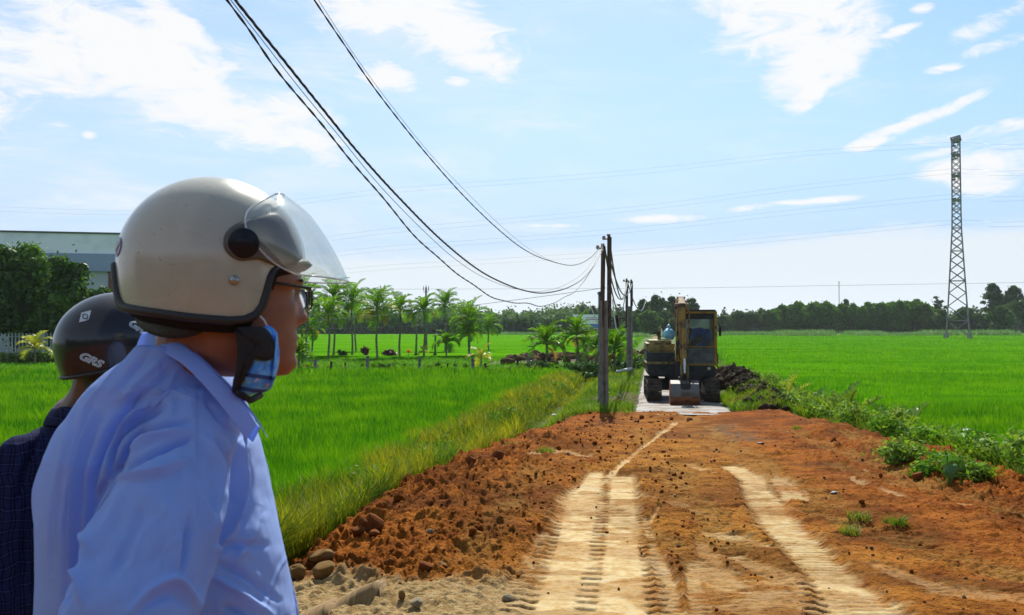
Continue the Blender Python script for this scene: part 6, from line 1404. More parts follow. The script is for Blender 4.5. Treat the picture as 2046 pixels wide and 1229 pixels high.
# visor
m, T, b = newmat('clear_visor'); T.n.remove(b); o_ = T.n.get('Material Output'); tr = T.new('ShaderNodeBsdfTransparent'); tr.inputs[0].default_value = (.93, .96, .955, 1); gl = T.new('ShaderNodeBsdfGlossy'); gl.inputs['Roughness'].default_value = .09
df = T.new('ShaderNodeBsdfDiffuse'); df.inputs[0].default_value = (.62, .68, .66, 1); tl = T.new('ShaderNodeBsdfTranslucent'); tl.inputs[0].default_value = (.62, .68, .66, 1); ad = T.new('ShaderNodeMixShader'); T.l.new(df.outputs[0], ad.inputs[1]); T.l.new(tl.outputs[0], ad.inputs[2])
mx = T.new('ShaderNodeMixShader'); T.l.new(T.math('MULTIPLY_ADD', T.ramp(T.noise(14, 5, .6, T.coord()), .35, .75), .14, .09), mx.inputs[0]); T.l.new(tr.outputs[0], mx.inputs[1]); T.l.new(ad.outputs[0], mx.inputs[2])
lw_ = T.new('ShaderNodeLayerWeight'); lw_.inputs[0].default_value = .22; m2_ = T.new('ShaderNodeMixShader'); T.l.new(T.math('MULTIPLY_ADD', lw_.outputs['Facing'], .55, .05), m2_.inputs[0]); T.l.new(mx.outputs[0], m2_.inputs[1]); T.l.new(gl.outputs[0], m2_.inputs[2]); T.l.new(m2_.outputs[0], o_.inputs[0]); M_visor = m
NL = [((550, 388), .050), ((534, 412), .085), ((522, 435), .112), ((526, 465), .132), ((543, 498), .134), ((572, 532), .126), ((604, 552), .108)]
ML = [(560, 383), (588, 404), (610, 424), (634, 457), (657, 498), (672, 530), (683, 559)]
cs_, sn_ = math.cos(PSI), math.sin(PSI); NT_ = 30; NA = 40; V = []
def samp(L, t): 
    c = np.array(L, float); u = t * (len(c) - 1); i = min(int(u), len(c) - 2); f = u - i; p0, p1, p2, p3 = c[max(i - 1, 0)], c[i], c[i + 1], c[min(i + 2, len(c) - 1)]; return .5 * ((2 * p1) + (p2 - p0) * f + (2 * p0 - 5 * p1 + 4 * p2 - p3) * f * f + (3 * p1 - p0 - 3 * p2 + p3) * f ** 3)
vis_rows = []
for i in range(NT_):
    t = i / (NT_ - 1); nx_, ny_, yw = samp([(a[0][0], a[0][1], a[1]) for a in NL], t); mx_, my_ = samp(ML, t); X = (nx_ - 425) / PXM; xN = (X - yw * sn_) / cs_; zN = (530 - ny_) / PXM; tgt = (mx_ - 425) / PXM; zM = (530 - my_) / PXM
    q = tgt - xN * cs_; d_ = math.sqrt(max(1e-6, q * q - (yw * sn_) ** 2)) / cs_; xM = xN + d_; row = []
    for k in range(NA):
        al = -math.pi / 2 + math.pi * k / (NA - 1); c_ = math.cos(al); row.append(O1 + FW * (xN + (xM - xN) * c_) + LF * (yw * math.sin(al)) + Vector((0, 0, zN + (zM - zN) * c_ ** 1.1)) - man_inv)
    vis_rows.append(row); V += [tuple(p) for p in row]
vo = MB().grid(V, NT_, NA).build('visor', M_visor, shell_o, True); 
M_rim = paint('visor_rim', (.50, .54, .56), .12, .05, 10, coat=.5)
vr = MB().tube(vis_rows[-1], .0016, 6, False).tube([r[0] for r in vis_rows], .0014, 6, False).tube([r[-1] for r in vis_rows], .0014, 6, False).tube(vis_rows[0], .0016, 6, False).build('visor_rim', M_rim, shell_o, True)
# eyeglasses
M_gf = paint('glasses_frame', (.012, .012, .014), .3, .1, 10); gp0 = lambda x, y, z: O1 + FW * x + LF * y + Vector((0, 0, z)) - man_inv
gf = MB().tube([gp0(.03, -.084, -.03), gp0(.10, -.083, -.034), gp0(.160, -.066, -.0405)], .0030, 7).tube([gp0(.03, .084, -.03), gp0(.10, .083, -.034), gp0(.160, .066, -.0405)], .0030, 7).tube([gp0(.168, -.010, -.045), gp0(.172, 0, -.043), gp0(.168, .010, -.045)], .002, 6)
lens = []
for s_ in (-1, 1):
    loop = []
    for k in range(33):
        a = 2 * math.pi * k / 32; ya = .0285 * math.copysign(abs(math.cos(a)) ** .8, math.cos(a)); za = .0185 * math.copysign(abs(math.sin(a)) ** .8, math.sin(a)); loop.append(gp0(.168 - .9 * (abs(.037 + ya) - .01) * .12, s_ * (.037 + ya), -.058 + za))
    gf.tube(loop, .0019, 6, False); lens.append(loop[:-1])
gfo = gf.build('eyeglasses', M_gf, man, True)
m, T, b = newmat('lens_glass'); T.n.remove(b); o_ = T.n.get('Material Output'); tr = T.new('ShaderNodeBsdfTransparent'); tr.inputs[0].default_value = (.80, .88, .84, 1); gl = T.new('ShaderNodeBsdfGlossy'); gl.inputs['Roughness'].default_value = .02; fr = T.new('ShaderNodeFresnel'); fr.inputs[0].default_value = 1.6
mx = T.new('ShaderNodeMixShader'); T.l.new(fr.outputs[0], mx.inputs[0]); T.l.new(tr.outputs[0], mx.inputs[1]); T.l.new(gl.outputs[0], mx.inputs[2]); T.l.new(mx.outputs[0], o_.inputs[0])
for lp in lens:
    c_ = sum(lp, Vector()) / len(lp); MB().add([tuple(p) for p in lp] + [tuple(c_ + FW * .002)], [np.array([(k, (k + 1) % 32, 32) for k in range(32)])]).build('lens', m, gfo, True)
# chin strap padding and the pulled down mask
M_strap = paint('strap_fabric', (.012, .010, .011), .8, .1, 30)
def facepatch(name, outline, off, mat, parent, cen, depthf, th=.004, rows=(0.02, .4, .75, 1.0), puff=.004):
    pl_ = smoothline(outline + [outline[0]], 60); V = []
    for rr in rows:
        for (x, y) in pl_:
            X, Yp_ = cen[0] + (x - cen[0]) * rr, cen[1] + (y - cen[1]) * rr; V.append(tuple(P(X, Yp_, depthf(X, Yp_) - off - puff * (1 - rr * rr)) - man_inv))
    ob = MB().grid(V, len(rows), 60).build(name, mat, parent, True); md = ob.modifiers.new('s', 'SOLIDIFY'); md.thickness = th; md.offset = 0; return ob
fd = lambda x, y: 1.472 + max(0, (x - 500)) * .00075 + max(0, (x - 545)) * .0016 + max(0, y - 745) * .0004
facepatch('nape_hair', facepatch_nape, .009, M_hair, man, (350, 646), lambda x, y: 1.472 + ((x - 385) / 110.0) ** 2 * .05, .004)
facepatch('strap_pad', [(472, 655), (520, 655), (537, 668), (545, 692), (543, 712), (528, 720), (505, 716), (496, 735), (480, 765), (470, 782), (466, 776), (474, 740), (478, 700)], .012, M_strap, shell_o, (508, 690), fd, .010)
m, T, b = newmat('printed_mask'); sp_ = T.new('ShaderNodeSeparateXYZ'); T.l.new(T.coord(), sp_.inputs[0]); f = T.math('FRACT', T.math('MULTIPLY', T.math('ADD', sp_.outputs[2], T.math('MULTIPLY', sp_.outputs[0], .25)), 38)); n1 = T.noise(40, 3, .5, T.coord())
c = T.mix(T.ramp(n1, .4, .6), (.07, .30, .85), (.18, .50, .92)); c = T.mix(T.math('MULTIPLY', T.math('LESS_THAN', f, .28), T.math('LESS_THAN', sp_.outputs[2], gz1 * 0 + (P(500, 735, 1.47).z - man_inv.z))), c, (.03, .07, .26)); c = T.mix(T.ramp(T.noise(55, 2, .5, T.coord()), .66, .7), c, (.75, .45, .45)); T.l.new(c, b.inputs['Base Color']); b.inputs['Roughness'].default_value = .8
mk_ = facepatch('face_mask', [(530, 648), (548, 660), (555, 690), (556, 720), (550, 748), (540, 775), (525, 782), (500, 788), (478, 795), (468, 788), (480, 765), (500, 735), (512, 700), (522, 670)], .004, m, man, (528, 735), fd, .004)
strip('mask_far_side', [w1(540, 668, 1.62), w1(556, 690, 1.56), w1(553, 660, 1.49)], [w1(500, 790, 1.60), w1(530, 784, 1.54), w1(545, 770, 1.49)], m, mk_, man_inv, .003, 14, 0)
MB().tube([w1(533, 650, 1.462) - man_inv, w1(528, 640, 1.466) - man_inv, w1(520, 632, 1.47) - man_inv], .0016, 6).build('ear_loop', paint('elastic', (.75, .75, .78), .6), mk_, True)
MB().tube([w1(474, 784, 1.462) - man_inv, w1(500, 800, 1.50) - man_inv, w1(520, 790, 1.56) - man_inv], [.006, .006, .006], 7).build('chin_strap', M_strap, shell_o, True)
# ---------------------------------------------------------------- second man, plaid shirt, black helmet
Y2 = 2.3; K2 = FPX / Y2; PS2 = R(38); gz2 = dirt_z(-1.1, 2.35); p2 = empty('person', (P(120, 900, 2.38).x, 2.38, gz2), 0, 'man in dark navy plaid shirt and glossy black helmet, behind the light blue shirt', 'person'); b2 = Vector(p2.location)
F2 = Vector((math.cos(PS2), math.sin(PS2), 0)); L2_ = Vector((-math.sin(PS2), math.cos(PS2), 0)); O2 = P(232, 682, Y2)
w2 = lambda x, y, Y=Y2: P(x, y, Y)
bd = MB(); head_mesh(bd, O2 + Vector((0, 0, -.005)), F2, L2_, s=.96); bd.capsule([w2(205, 735), w2(188, 790, 2.32), w2(165, 850, 2.36)], [.062, .06, .08])
h2 = Vector((P(130, 900, 2.38).x, 2.38, gz2 + .93)); s1_ = w2(60, 925, 2.26); s2_ = w2(225, 925, 2.52)
bd.capsule([w2(165, 850, 2.36), w2(140, 960, 2.38), w2(130, 1150, 2.38), h2], [.09, .11, .11, .12], 16); bd.capsule([w2(165, 860, 2.36), s1_], [.07, .055]); bd.capsule([w2(165, 860, 2.36), s2_], [.07, .055])
for s_, (sx0, sgn) in enumerate(((s1_, True), (s2_, False))):
    el_ = Vector((sx0.x - .03, sx0.y - .03, gz2 + 1.07)); wr_ = Vector((sx0.x + .06, sx0.y - .02, gz2 + .83)); bd.capsule([sx0, el_, wr_], [.048, .04, .027]); hand(bd, wr_, Vector((.2, 0, -1)), Vector((0, 1 if sgn else -1, 0)), 1.0, .4, sgn)
f2 = []
for s_ in (-1, 1):
    h = h2 + L2_ * s_ * .09; kn = Vector((h.x + .02, h.y, gz2 + .5)); an = Vector((h.x, h.y, gz2 + .09)); f2.append((h, kn, an)); bd.capsule([h, kn, an], [.085, .055, .04]); bd.capsule([an, an + F2 * .14 - Vector((0, 0, .05))], [.04, .03])
rel(bd, b2); fuse('body', bd, .0055, 3, M_skin2, p2)
RW2 = [(836, 118, 262, 2.36, .10), (850, 88, 280, 2.37, .13), (872, 48, 300, 2.375, .16), (898, 8, 318, 2.38, .185), (940, -28, 335, 2.385, .20), (1000, -52, 345, 2.385, .205), (1100, -66, 348, 2.385, .20), (1229, -66, 345, 2.385, .19), (1400, -50, 335, 2.385, .18), (1560, -40, 325, 2.385, .175)]
rings = []
for py, l, r_, Yc, bb_ in reversed(RW2):
    a, c = P(l, py, Yc - .04), P(r_, py, Yc - .04); rings.append(((a.x + c.x) / 2, Yc, (a.z + c.z) / 2, (c.x - a.x) / 2, bb_, 0, 2.2))
sh = MB().loft(rings, 48); sh.capsule([w2(52, 925, 2.26), w2(30, 1060, 2.20), w2(18, 1200, 2.16), Vector((s1_.x - .03, s1_.y - .05, gz2 + 1.06))], [.075, .078, .074, .065], 18); sh.capsule([s2_, Vector((s2_.x, s2_.y, gz2 + 1.1))], [.075, .065], 16)
rel(sh, b2); sh2 = fuse('shirt', sh, .0065, 8, M_plaid, p2); V = getv(sh2.data); N = getn(sh2.data); q = V + np.array(b2)[None]; qx, qy = proj(q); D = np.zeros(len(V))
for pts, amp_, sg in [([(70, 870), (40, 930), (20, 1000), (10, 1100)], .010, 7), ([(92, 872), (62, 935), (40, 1010), (30, 1140)], .010, 6), ([(80, 872), (52, 930), (30, 1010)], -.010, 6), ([(60, 1000), (45, 1100), (38, 1229)], -.012, 9), ([(85, 980), (60, 1090), (52, 1200)], .008, 8), ([(30, 900), (90, 865)], .006, 8)]:
    ds, tt = pdist(qx, qy, smoothline(pts)); D += amp_ * np.exp(-(ds / sg) ** 2) * np.sin(np.clip(tt, .03, .97) * math.pi) ** .6
D += (fbm(qx / 40, qy / 70, 3, 95) - .5) * .014; setv(sh2.data, V + N * D[:, None])
strip('collar', [w2(230, 790, 2.48), w2(150, 800, 2.46), w2(112, 812, 2.38), w2(108, 816, 2.30), w2(135, 812, 2.245), w2(175, 826, 2.23), w2(225, 860, 2.24)], [w2(240, 815, 2.50), w2(140, 826, 2.50), w2(92, 846, 2.40), w2(90, 852, 2.28), w2(120, 852, 2.22), w2(165, 866, 2.20), w2(215, 900, 2.21)], M_plaid, sh2, b2, .004, 30, .006)
tr_ = MB().capsule([Vector((h2.x, h2.y, gz2 + 1.05)), Vector((h2.x, h2.y, gz2 + .9))], [.15, .15], 18)
for h, kn, an in f2: tr_.capsule([h, kn, an], [.11, .085, .075], 16)
rel(tr_, b2); fuse('trousers', tr_, .012, 5, M_trou, p2)
for h, kn, an in f2: rel(MB().capsule([an - Vector((0, 0, .04)) - F2 * .03, an + F2 * .17 - Vector((0, 0, .05))], [.045, .04], 12), b2).build('shoe', M_shoe, p2, True)
V = []
for i in range(10):
    t = i / 9
    for k in range(36):
        a = R(60) + R(240) * k / 35; V.append(tuple(O2 + F2 * ((.098 - .028 * t) * math.cos(a) + .008) + L2_ * (.088 - .02 * t) * math.sin(a) + Vector((0, 0, .0 - .135 * t)) - b2))
ho = MB().grid(V, 10, 36).build('hair', M_hair, p2, True); ho.modifiers.new('s', 'SOLIDIFY').thickness = .01
A2, B2, C2 = .150, .128, .128; zb2 = lambda th: -.058 - .012 * math.cos(th) * -1 + (.03 if math.cos(th) > .5 else 0) * (math.cos(th) - .5) * 2
hp2 = helmet_frame(O2, PS2, A2, B2, C2, zb2, R(-9), .20)
V = []; rows, cols = 36, 120
for i in range(rows):
    s_ = i / (rows - 1)
    for k in range(cols):
        th = 2 * math.pi * k / cols; z0 = zb2(th); z = z0 + (C2 - z0) * math.cos(s_ * math.pi / 2) if i else C2 * .99999; zz = z; V.append(tuple(hp2(th, zz) - b2))
m, T, b = newmat('black_helmet_paint'); b.inputs['Base Color'].default_value = (.012, .011, .016, 1); b.inputs['Specular IOR Level'].default_value = .25; b.inputs['Coat Weight'].default_value = .6; b.inputs['Coat Roughness'].default_value = .10
T.l.new(T.math('MULTIPLY_ADD', T.noise(12, 4, .6, T.coord()), .2, .25), b.inputs['Roughness'])
s2o = MB().grid(V, rows, cols, True).build('helmet', m, p2, True)
vv, nn = getv(s2o.data), getn(s2o.data)
if ((nn * (vv - np.array(O2 - b2))).sum(1)).mean() < 0: s2o.data.flip_normals()
md = s2o.modifiers.new('s', 'SOLIDIFY'); md.thickness = .007; md.offset = -1
MB().tube([hp2(2 * math.pi * k / 90, zb2(2 * math.pi * k / 90)) - b2 for k in range(91)], .0055, 8, False).build('edge_trim', M_trim, s2o, True)
def proj_surface(px, py, off):
    """point on the black helmet seen at a photo pixel: march the ray"""
    d = Vector(ray(px, py)); c0 = Vector((0, 0, CAMZ)); best = None
    Rm = Matrix.Rotation(R(-9), 3, L2_).transposed()
    lo_, hi = (O2.y - .22) / d.y, (O2.y + .05) / d.y
    def f(t):
        w = Rm @ (c0 + d * t - O2); l = Vector((w.dot(F2), w.dot(L2_), w.z)); r = math.sqrt(max(1e-9, 1 - (l.z / (C2 if l.z > 0 else .20)) ** 2)); return (l.x / (A2 * r + off)) ** 2 + (l.y / (B2 * r + off)) ** 2 - 1
    t = lo_
    while t < hi and f(t) > 0: t += .001 / d.y
    return c0 + d * t - b2
def helm_text(txt, px, py, h, ang, shear=.3, name='lettering', mat=None, offs=.0022, fat=.05):
    cu = bpy.data.curves.new('t', 'FONT'); cu.body = txt; cu.size = 1; cu.align_x = 'CENTER'; cu.align_y = 'CENTER'; cu.shear = shear; cu.offset = fat; o = bpy.data.objects.new('t', cu); COL.objects.link(o); me = evaluated(o); bpy.data.objects.remove(o)
    bm = bmesh.new(); bm.from_mesh(me); bmesh.ops.triangulate(bm, faces=bm.faces[:]); bmesh.ops.subdivide_edges(bm, edges=[e for e in bm.edges if e.calc_length() > .12], cuts=2); bmesh.ops.triangulate(bm, faces=bm.faces[:])
    V = [v.co.copy() for v in bm.verts]; bm.verts.ensure_lookup_table(); F = [[v.index for v in f.verts] for f in bm.faces]; bm.free(); out = []
    for v in V:
        x, y = v.x * h * 1.25, v.y * h; out.append(tuple(proj_surface(px + x * math.cos(ang) - y * math.sin(ang), py + (-x * math.sin(ang) - y * math.cos(ang)), offs)))
    return MB().add(out, [np.array(F)]).build(name, mat or M_white_l, s2o)
M_white_l = paint('white_decal', (.62, .66, .66), .4, .08, 20); M_teal_l = paint('blue_decal', (.10, .30, .42), .4)
t1 = helm_text('GRS', 180, 719, 21, R(-24)); t2 = helm_text('GRS', 277, 655, 20, R(-32)); helm_text('GRS', 180, 719, 21, R(-24), mat=M_teal_l, offs=.0030, fat=-.022); helm_text('GRS', 277, 655, 20, R(-32), mat=M_teal_l, offs=.0030, fat=-.022)
for (px, py, w, h, an) in [(170, 632, 10, 10, R(-14))]:
    q = []
    for sx_, sy_ in [(-1, -1), (1, -1), (1, 1), (-1, 1)]: q.append(tuple(proj_surface(px + sx_ * w * math.cos(an) + sy_ * h * math.sin(an), py + sx_ * w * -math.sin(an) * -1 + sy_ * h * math.cos(an), .0024)))
    st_s = MB().add(q, [np.array([(0, 1, 2, 3)])]).build('sticker', M_white_l, s2o)
    ring = [proj_surface(px + 5 * math.cos(a), py + 5 * math.sin(a), .0034) for a in np.linspace(0, 2 * math.pi, 20)]; MB().tube(ring, .0011, 5, False).tube([proj_surface(px + 2, py + 3, .0034), proj_surface(px + 6, py + 7, .0034)], .001, 5).build('sticker_mark', M_gry, st_s)
# ---------------------------------------------------------------- operator leaning in the cab
ob_ = exw(.5, 0, 1.02); op = empty('person', ob_, TH, 'excavator operator in a bright blue shirt bending forward inside the cab', 'person'); W_ = lambda x, y, z: Vector((x - .5, y, z - 1.02))
bd = MB().ball(W_(.26, -.34, 1.93), (.085, .095, .115), 16, 10).capsule([W_(.30, -.28, 1.88), W_(.40, -.20, 1.90)], [.05, .06]).capsule([W_(.40, -.2, 1.92), W_(.62, .0, 1.88), W_(.74, .12, 1.55), W_(.60, .2, 1.42)], [.09, .12, .12, .12]).ball(W_(.20, -.42, 1.90), (.02, .03, .025), 8, 6)
for s_ in (-1, 1): bd.ball(W_(.23 + .04 * s_, -.425, 1.94), .014, 8, 6)
bd.capsule([W_(.36, -.36, 1.88), W_(.30, -.40, 1.68), W_(.18, -.42, 1.52)], [.05, .038, .028]); hand(bd, W_(.18, -.42, 1.52), Vector((-.3, -.1, -1)), Vector((1, 0, 0)), 1, .7); bd.capsule([W_(.72, -.2, 1.86), W_(.80, -.3, 1.65), W_(.80, -.25, 1.55)], [.05, .038, .028]); hand(bd, W_(.80, -.25, 1.55), Vector((0, 0, -1)), Vector((-1, 0, 0)), 1, .9)
for x in (.45, .68): bd.capsule([W_(x, .2, 1.42), W_(x, -.2, 1.44), W_(x, -.28, 1.15), W_(x, -.38, 1.10)], [.085, .06, .045, .035])
fuse('body', bd, .010, 2, M_skin2, op); M_blue = cloth_mat('operator_shirt', (.02, .09, .42), None, 0)
s_ = MB().capsule([W_(.40, -.26, 1.92), W_(.58, -.20, 1.93), W_(.76, -.10, 1.90), W_(.76, .10, 1.60), W_(.62, .2, 1.48)], [.125, .14, .14, .14, .135], 16).capsule([W_(.37, -.34, 1.88), W_(.33, -.39, 1.76)], [.075, .06]).capsule([W_(.74, -.22, 1.86), W_(.80, -.30, 1.72)], [.07, .06]); fuse('shirt', s_, .012, 4, M_blue, op)
s_ = MB().capsule([W_(.58, .2, 1.45), W_(.56, .2, 1.40)], [.14, .14])
for x in (.45, .68): s_.capsule([W_(x, .2, 1.42), W_(x, -.2, 1.44), W_(x, -.28, 1.15)], [.10, .08, .06])
fuse('trousers', s_, .014, 4, M_trou, op); MB().ball(W_(.27, -.31, 1.975), (.088, .092, .085), 16, 10).build('hair', M_hair, op, True)
for x in (.45, .68): MB().capsule([W_(x, -.28, 1.08), W_(x, -.42, 1.07)], [.045, .035], 10).build('shoe', M_shoe, op, True)
# ================================================================ boulders, sand slab, clods, litter
M_r1 = paint('red_boulder', (.16, .055, .016), .92, .25, 4, c2=(.11, .034, .009), bump=.5, bscale=30); M_r2 = paint('tan_boulder', (.20, .12, .045), .92, .2, 5, c2=(.14, .07, .02), bump=.5, bscale=30); M_r3 = paint('pale_stone', (.28, .23, .15), .9, .2, 6, bump=.4, bscale=40)
def rock(px, py, wpx, hpx, label, mat, seed, rot=0, amp=.14, sink=.22, depth=.8):
    p = Vector(gpz(px, py + hpx / 2)); k = FPX / p.y; r = (wpx / k / 2, wpx / k / 2 * depth, hpx / k / 2)
    o = lump('boulder' if wpx > 26 else 'stone', (p.x, p.y + r[1] * .3, p.z + r[2] * (1 - sink)), r, seed, mat, None, amp * 1.25, 4, 1.9, cut=8 if mat is not M_r2 else 3)
    o.rotation_euler = (0, R(rot), R(seed * 40)) if False else (0, R(rot), 0); return tag(o, label, 'boulder' if wpx > 26 else 'stone', 'stones on the edge of the fill')
def gpz(px, py):
    z = .4
    for _ in range(10): p = G(px, py, z); z = dirt_z(p.x, p.y)
    return (p.x, p.y, z)
for a in [(746, 1046, 40, 42, 'largest red boulder, round topped, at the grass edge of the fill', M_r1, 1, 0, .12),
          (728, 1048, 26, 44, 'narrow red boulder leaning behind the largest round one', M_r1, 2, -14, .12), (716, 1062, 30, 26, 'low dark red boulder in front of the leaning one', M_r1, 3, 0, .16),
          (747, 1068, 24, 16, 'small angular stone at the foot of the largest red boulder', M_r1, 4, 0, .2), (640, 1118, 52, 24, 'flat tan boulder lying across its bigger neighbour near the shirt', M_r2, 5, -10, .12),
          (646, 1138, 48, 38, 'egg shaped tan boulder standing on the pale sand', M_r2, 6, -28, .1), (590, 1142, 40, 34, 'brown boulder closest to the light blue shirt', M_r2, 7, -15, .14), (600, 1126, 16, 12, 'small orange stone above the brown boulder near the shirt', M_r1, 8, 0, .2),
          (850, 1130, 36, 22, 'dark topped brown boulder in the middle of the clods', M_r1, 9, 0, .12), (882, 1130, 24, 18, 'tan stone touching the dark topped boulder', M_r2, 10, 0, .18),
          (832, 1208, 28, 26, 'pale topped stone standing on the sand near the bottom edge', M_r3, 11, 0, .16), (802, 1190, 16, 20, 'small upright stone on the sand before the clods', M_r2, 12, 0, .16),
          (940, 918, 22, 22, 'red boulder in the grass where the bund narrows', M_r1, 13, 0, .16), (995, 912, 26, 20, 'red block on the edge of the fill beside green creepers', M_r1, 14, 0, .14),
          (1014, 1195, 26, 16, 'grey flat stone half buried near the tyre marks', M_r3, 15, 0, .2), (1792, 905, 14, 12, 'small dark stone on the rim below the tallest seedling', M_r1, 16, 0, .2), (1835, 955, 22, 20, 'red clod on the rim just before the taro leaves', M_r1, 17, 0, .18),
          (1282, 833, 12, 10, 'round clod on the far lip of the fill before the lane', M_r1, 18, 0, .16), (1378, 835, 14, 8, 'flat clod on the far lip of the fill before the bucket', M_r1, 19, 0, .2), (860, 1062, 18, 12, 'grey pebble in the clods below the red boulder', M_r3, 20, 0, .2)]:
    rock(*a)
# scraped face of packed sand
def slab(px, py, wpx, hpx, label, seed, rot):
    x, y, z = gpz(px, py); k = FPX / y; o = lump('sand_slab', (x, y + .05, z + hpx / k * .18), (wpx / k / 2, .13, hpx / k * .5), seed, M_slab, None, .07, 5, 1.2); o.rotation_euler = (R(-25), R(rot), R(8)); return tag(o, label, 'sand slab', 'scraped slabs of packed sand')
M_slab, T, b = newmat('packed_sand'); mp = T.new('ShaderNodeMapping'); mp.inputs['Scale'].default_value = (40, 5, 2); T.l.new(T.coord(), mp.inputs[0]); n_ = T.noise(1.5, 6, .6, mp.outputs[0]); T.l.new(T.mix(T.ramp(n_, .3, .7), (.17, .10, .035), (.27, .18, .08)), b.inputs['Base Color']); b.inputs['Roughness'].default_value = .95; T.l.new(T.bump(n_, .5, .02), b.inputs['Normal'])
def scarp(tops, feet, label):
    n = 60; tp = np.array(tops, float); FT = []; V = []
    for q in feet: x, y, z = gpz(*q); FT.append(np.array([x, y, float(zr(np.array([y]))[0]) - .02]))
    rows = 9
    for i in range(n):
        u = i / (n - 1) * (len(tp) - 1); k = min(int(u), len(tp) - 2); f = u - k; a = tp[k] * (1 - f) + tp[k + 1] * f
        g0 = FT[k] * (1 - f) + FT[k + 1] * f; d = ray(a[0], a[1]); yt = g0[1] + .055; t = d * (yt / d[1]) + np.array([0, 0, CAMZ]); jit = (vn(np.array([i * .35]), np.array([3.3]), 5)[0] - .5) * .012
        for r in range(rows):
            s = r / (rows - 1)
            if s < .5: e = s * 2; p = g0 * (1 - e) + t * e; p[1] -= .02 * math.sin(e * math.pi) + jit * (e > .1); p[2] -= .05 * (1 - e) ** 3
            else: e = (s - .5) * 2; zb = float(zr(np.array([t[1] + .55]))[0]) - .06; p = np.array([t[0], t[1] + .55 * e, t[2] * (1 - e ** 1.3) + zb * e ** 1.3 + jit * .5])
            V.append(p)
    vv, F = MB().grid(V, n, rows).arrays(); n0 = np.cross(vv[F[0][5][1]] - vv[F[0][5][0]], vv[F[0][5][2]] - vv[F[0][5][0]])
    if n0[2] < 0: F = [f[:, ::-1] for f in F]
    o = npmesh('sand_slab', vv, F, M_slab, None); return tag(o, label, 'sand slab', 'scraped slabs of packed sand')
scarp([(660, 1212), (690, 1192), (722, 1174), (748, 1163), (757, 1168), (761, 1185)], [(668, 1226), (694, 1214), (716, 1206), (742, 1196), (756, 1192), (762, 1190)], 'long scraped slab of packed tan sand with vertical scratches')
scarp([(590, 1236), (618, 1222), (645, 1208), (655, 1212), (659, 1224)], [(596, 1262), (624, 1250), (644, 1240), (654, 1234), (660, 1232)], 'lower scraped slab of packed sand at the bottom edge beside the shirt')
# clods: countless
M_clod = paint('clod', (.15, .045, .006), .95, .25, 20, c2=(.10, .028, .004)); M_mudc = paint('mud_crumb', (.10, .06, .03), .95, .2, 20)
g = np.random.default_rng(12); bm = bmesh.new(); bmesh.ops.create_icosphere(bm, subdivisions=1, radius=1); IV = np.array([v.co[:] for v in bm.verts]); IF = np.array([[v.index for v in f.verts] for f in bm.faces]); bm.free()
def clods(name, n, mat, lab, sm, umin, umax, seed, pale_ok=False):
    g = np.random.default_rng(seed); u = g.random(n * 3); y = 1 / g.uniform(1 / 20, 1 / 4.4, n * 3); rr = np.searchsorted(Yr, y).clip(0, len(Yr) - 1); kk = g.integers(int(NC * umin), int(NC * umax), n * 3)
    ok = (press[rr, kk] < .15) & (sand[rr, kk] < g.random(n * 3) * .6 + .1) | (g.random(n * 3) < .05); rr, kk = rr[ok][:n], kk[ok][:n]; C = DV[rr, kk]; n = len(C)
    s = sm * np.exp(g.normal(0, .45, n)) * (C[:, 1] / 9) ** .5; s = np.minimum(s, .075); V = IV[None] * (1 + g.uniform(-.25, .25, (n, len(IV), 1))); V = V * s[:, None, None] * g.uniform(.6, 1.2, (n, 1, 3)); V = V + (C + np.array([0, 0, 1]) * (s * .25)[:, None])[:, None]
    F = IF[None] + (np.arange(n) * len(IV))[:, None, None]; return tag(npmesh(name, V.reshape(-1, 3), [F.reshape(-1, 3)], mat, None, True), lab, kind='stuff')
clods('dirt_clods', 1100, M_clod, 'red clods strewn over the fill', .013, .1, .46, 1); clods('dirt_clods', 220, M_clod, 'red clods strewn over the far side of the fill', .011, .46, .92, 2); clods('pebbles', 90, M_r3, 'pale pebbles in the fill', .008, .08, .5, 3); clods('pebbles', 160, M_mudc, 'dark crumbs of mud on the fill', .012, .3, .9, 4)
# dark mud heaps right of the excavator
M_mud = paint('dark_mud', (.038, .027, .02), .9, .35, 3, c2=(.07, .05, .035), bump=.8, bscale=14)
gg_ = np.random.default_rng(5); mb_n = 90; Vs, Fs = [], []; bm = bmesh.new(); bmesh.ops.create_icosphere(bm, subdivisions=4, radius=1); JV = np.array([v.co[:] for v in bm.verts]); JF = np.array([[v.index for v in f.verts] for f in bm.faces]); bm.free(); n0 = 0
for k in range(170):
    y = gg_.uniform(20.9, 33); bx = float(np.interp(y, [20, 24, 30, 36], [6.35, 6.75, 7.35, 8.2])); x = bx + gg_.normal(0, .38); s = gg_.uniform(.06, .18) * np.interp(y, [20.9, 23, 33], [.7, 1.1, 1.1]); z = hz(x, y) + s * .25
    d = fbm(JV[:, 0] * 2.8 + k, JV[:, 1] * 2.8 + JV[:, 2] * 2.5, 5, k, .6); V = JV * (.4 + 1.25 * d)[:, None] * s * gg_.uniform(.6, 1.3, 3) + np.array([x, y, z]); Vs.append(V); Fs.append(JF + n0); n0 += len(JV)
tag(npmesh('mud_heap', np.concatenate(Vs), [np.concatenate(Fs)], M_mud), 'dark wet mud dug out along the lane beside the excavator', kind='stuff')
Vs, Fs, n0 = [], [], 0
for k in range(150):
    x = gg_.uniform(-.4, 9.0); y = 57 + gg_.normal(0, 1.5); s = gg_.uniform(.15, .42); z = hz(x, y) + s * .2
    d = fbm(JV[:, 0] * 1.8 + k, JV[:, 1] * 1.8 + JV[:, 2] * 1.5, 3, k); V = JV * (.7 + .7 * d)[:, None] * s * gg_.uniform(.7, 1.2, 3) + np.array([x, y, z]); Vs.append(V); Fs.append(JF + n0); n0 += len(JV)
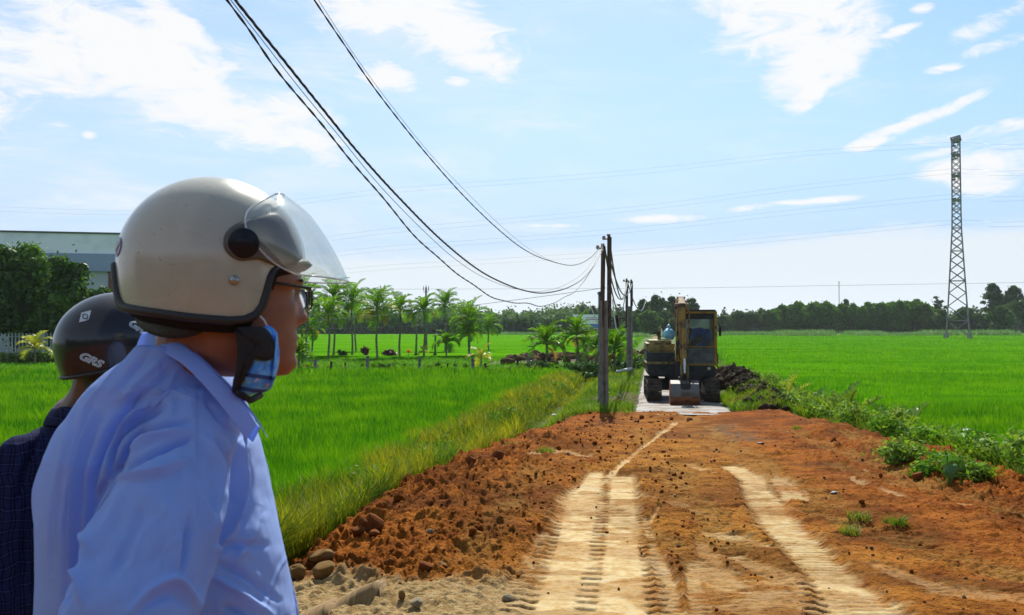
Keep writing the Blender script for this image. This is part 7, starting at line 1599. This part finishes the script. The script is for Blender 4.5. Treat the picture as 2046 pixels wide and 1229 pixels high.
tag(npmesh('mud_heap', np.concatenate(Vs), [np.concatenate(Fs)], paint('brown_spoil', (.09, .055, .03), .95, .3, 2, c2=(.06, .05, .02), bump=.8, bscale=12)), 'brown dug soil heaped between the young palms', kind='stuff')
# grass tufts and scraps of green on the fill
for px, py, s, lab in [(1503 + 90, 858, .10, 'green sprig on the fill below the first seedlings'), (1716, 1048, .10, 'small green tuft in the fill above the tyre track end'), (1790, 1056, .10, 'second green tuft further along the fill'), (1700, 1068, .08, 'flattened tuft just below the first green tuft'), (1090, 905, .14, 'green creeper on the near bank of the fill'), (1023, 893, .2, 'creeper hanging over the ditch edge by the red block')]:
    x, y, z = gpz(px, py); n = 110; a = g.uniform(0, 6.28, n); rr = s * np.sqrt(g.random(n)); X = x + rr * np.cos(a); Y = y + rr * np.sin(a)
    o = blade_obj('grass_tuft', X, Y, g.uniform(.04, .12, n), g.uniform(.006, .014, n), M_weed, (.4, 1.2), 2, z0=np.full(n, z), kind=None); tag(o, lab, 'grass tuft', 'tufts of green on the fill')
for px, py, lab in [(1668, 983, 'crushed grey plastic scrap on the fill'), (1520, 888, 'dark rag in the fill behind the tyre track'), (1270, 843, 'pale flat scrap near the far lip of the fill')]:
    x, y, z = gpz(px, py); tag(lump('litter', (x, y, z + .012), (.05, .03, .02), 9 + px, M_bkt if px != 1520 else M_bk, None, .6, 4, 3.5, cut=5), lab, 'litter')
# small bits in the ditch
for px, py, lab in [(1092, 806, 'white scrap floating in the ditch'), (1108, 830, 'pale scrap at the ditch edge')]:
    p = G(px, py, -.55); tag(lump('litter', (p.x, p.y, -.54), (.10, .06, .03), 9, paint('scrap', (.7, .7, .68), .5), None, .4, 3, 2.5), lab, 'litter')

# ---------------------------------------------------------------- air
m = bpy.data.materials.new('air'); m.use_nodes = True; T = NT(m.node_tree); T.n.remove(T.n.get('Principled BSDF')); v = T.new('ShaderNodeVolumePrincipled'); v.inputs['Color'].default_value = (.86, .92, 1, 1); v.inputs['Density'].default_value = .00013; v.inputs['Anisotropy'].default_value = .3
T.l.new(v.outputs[0], T.n.get('Material Output').inputs['Volume'])
hz_ = MB().box((0, 200, 34), (9400, 9600, 74)).build('haze', m); tag(hz_, kind='stuff')
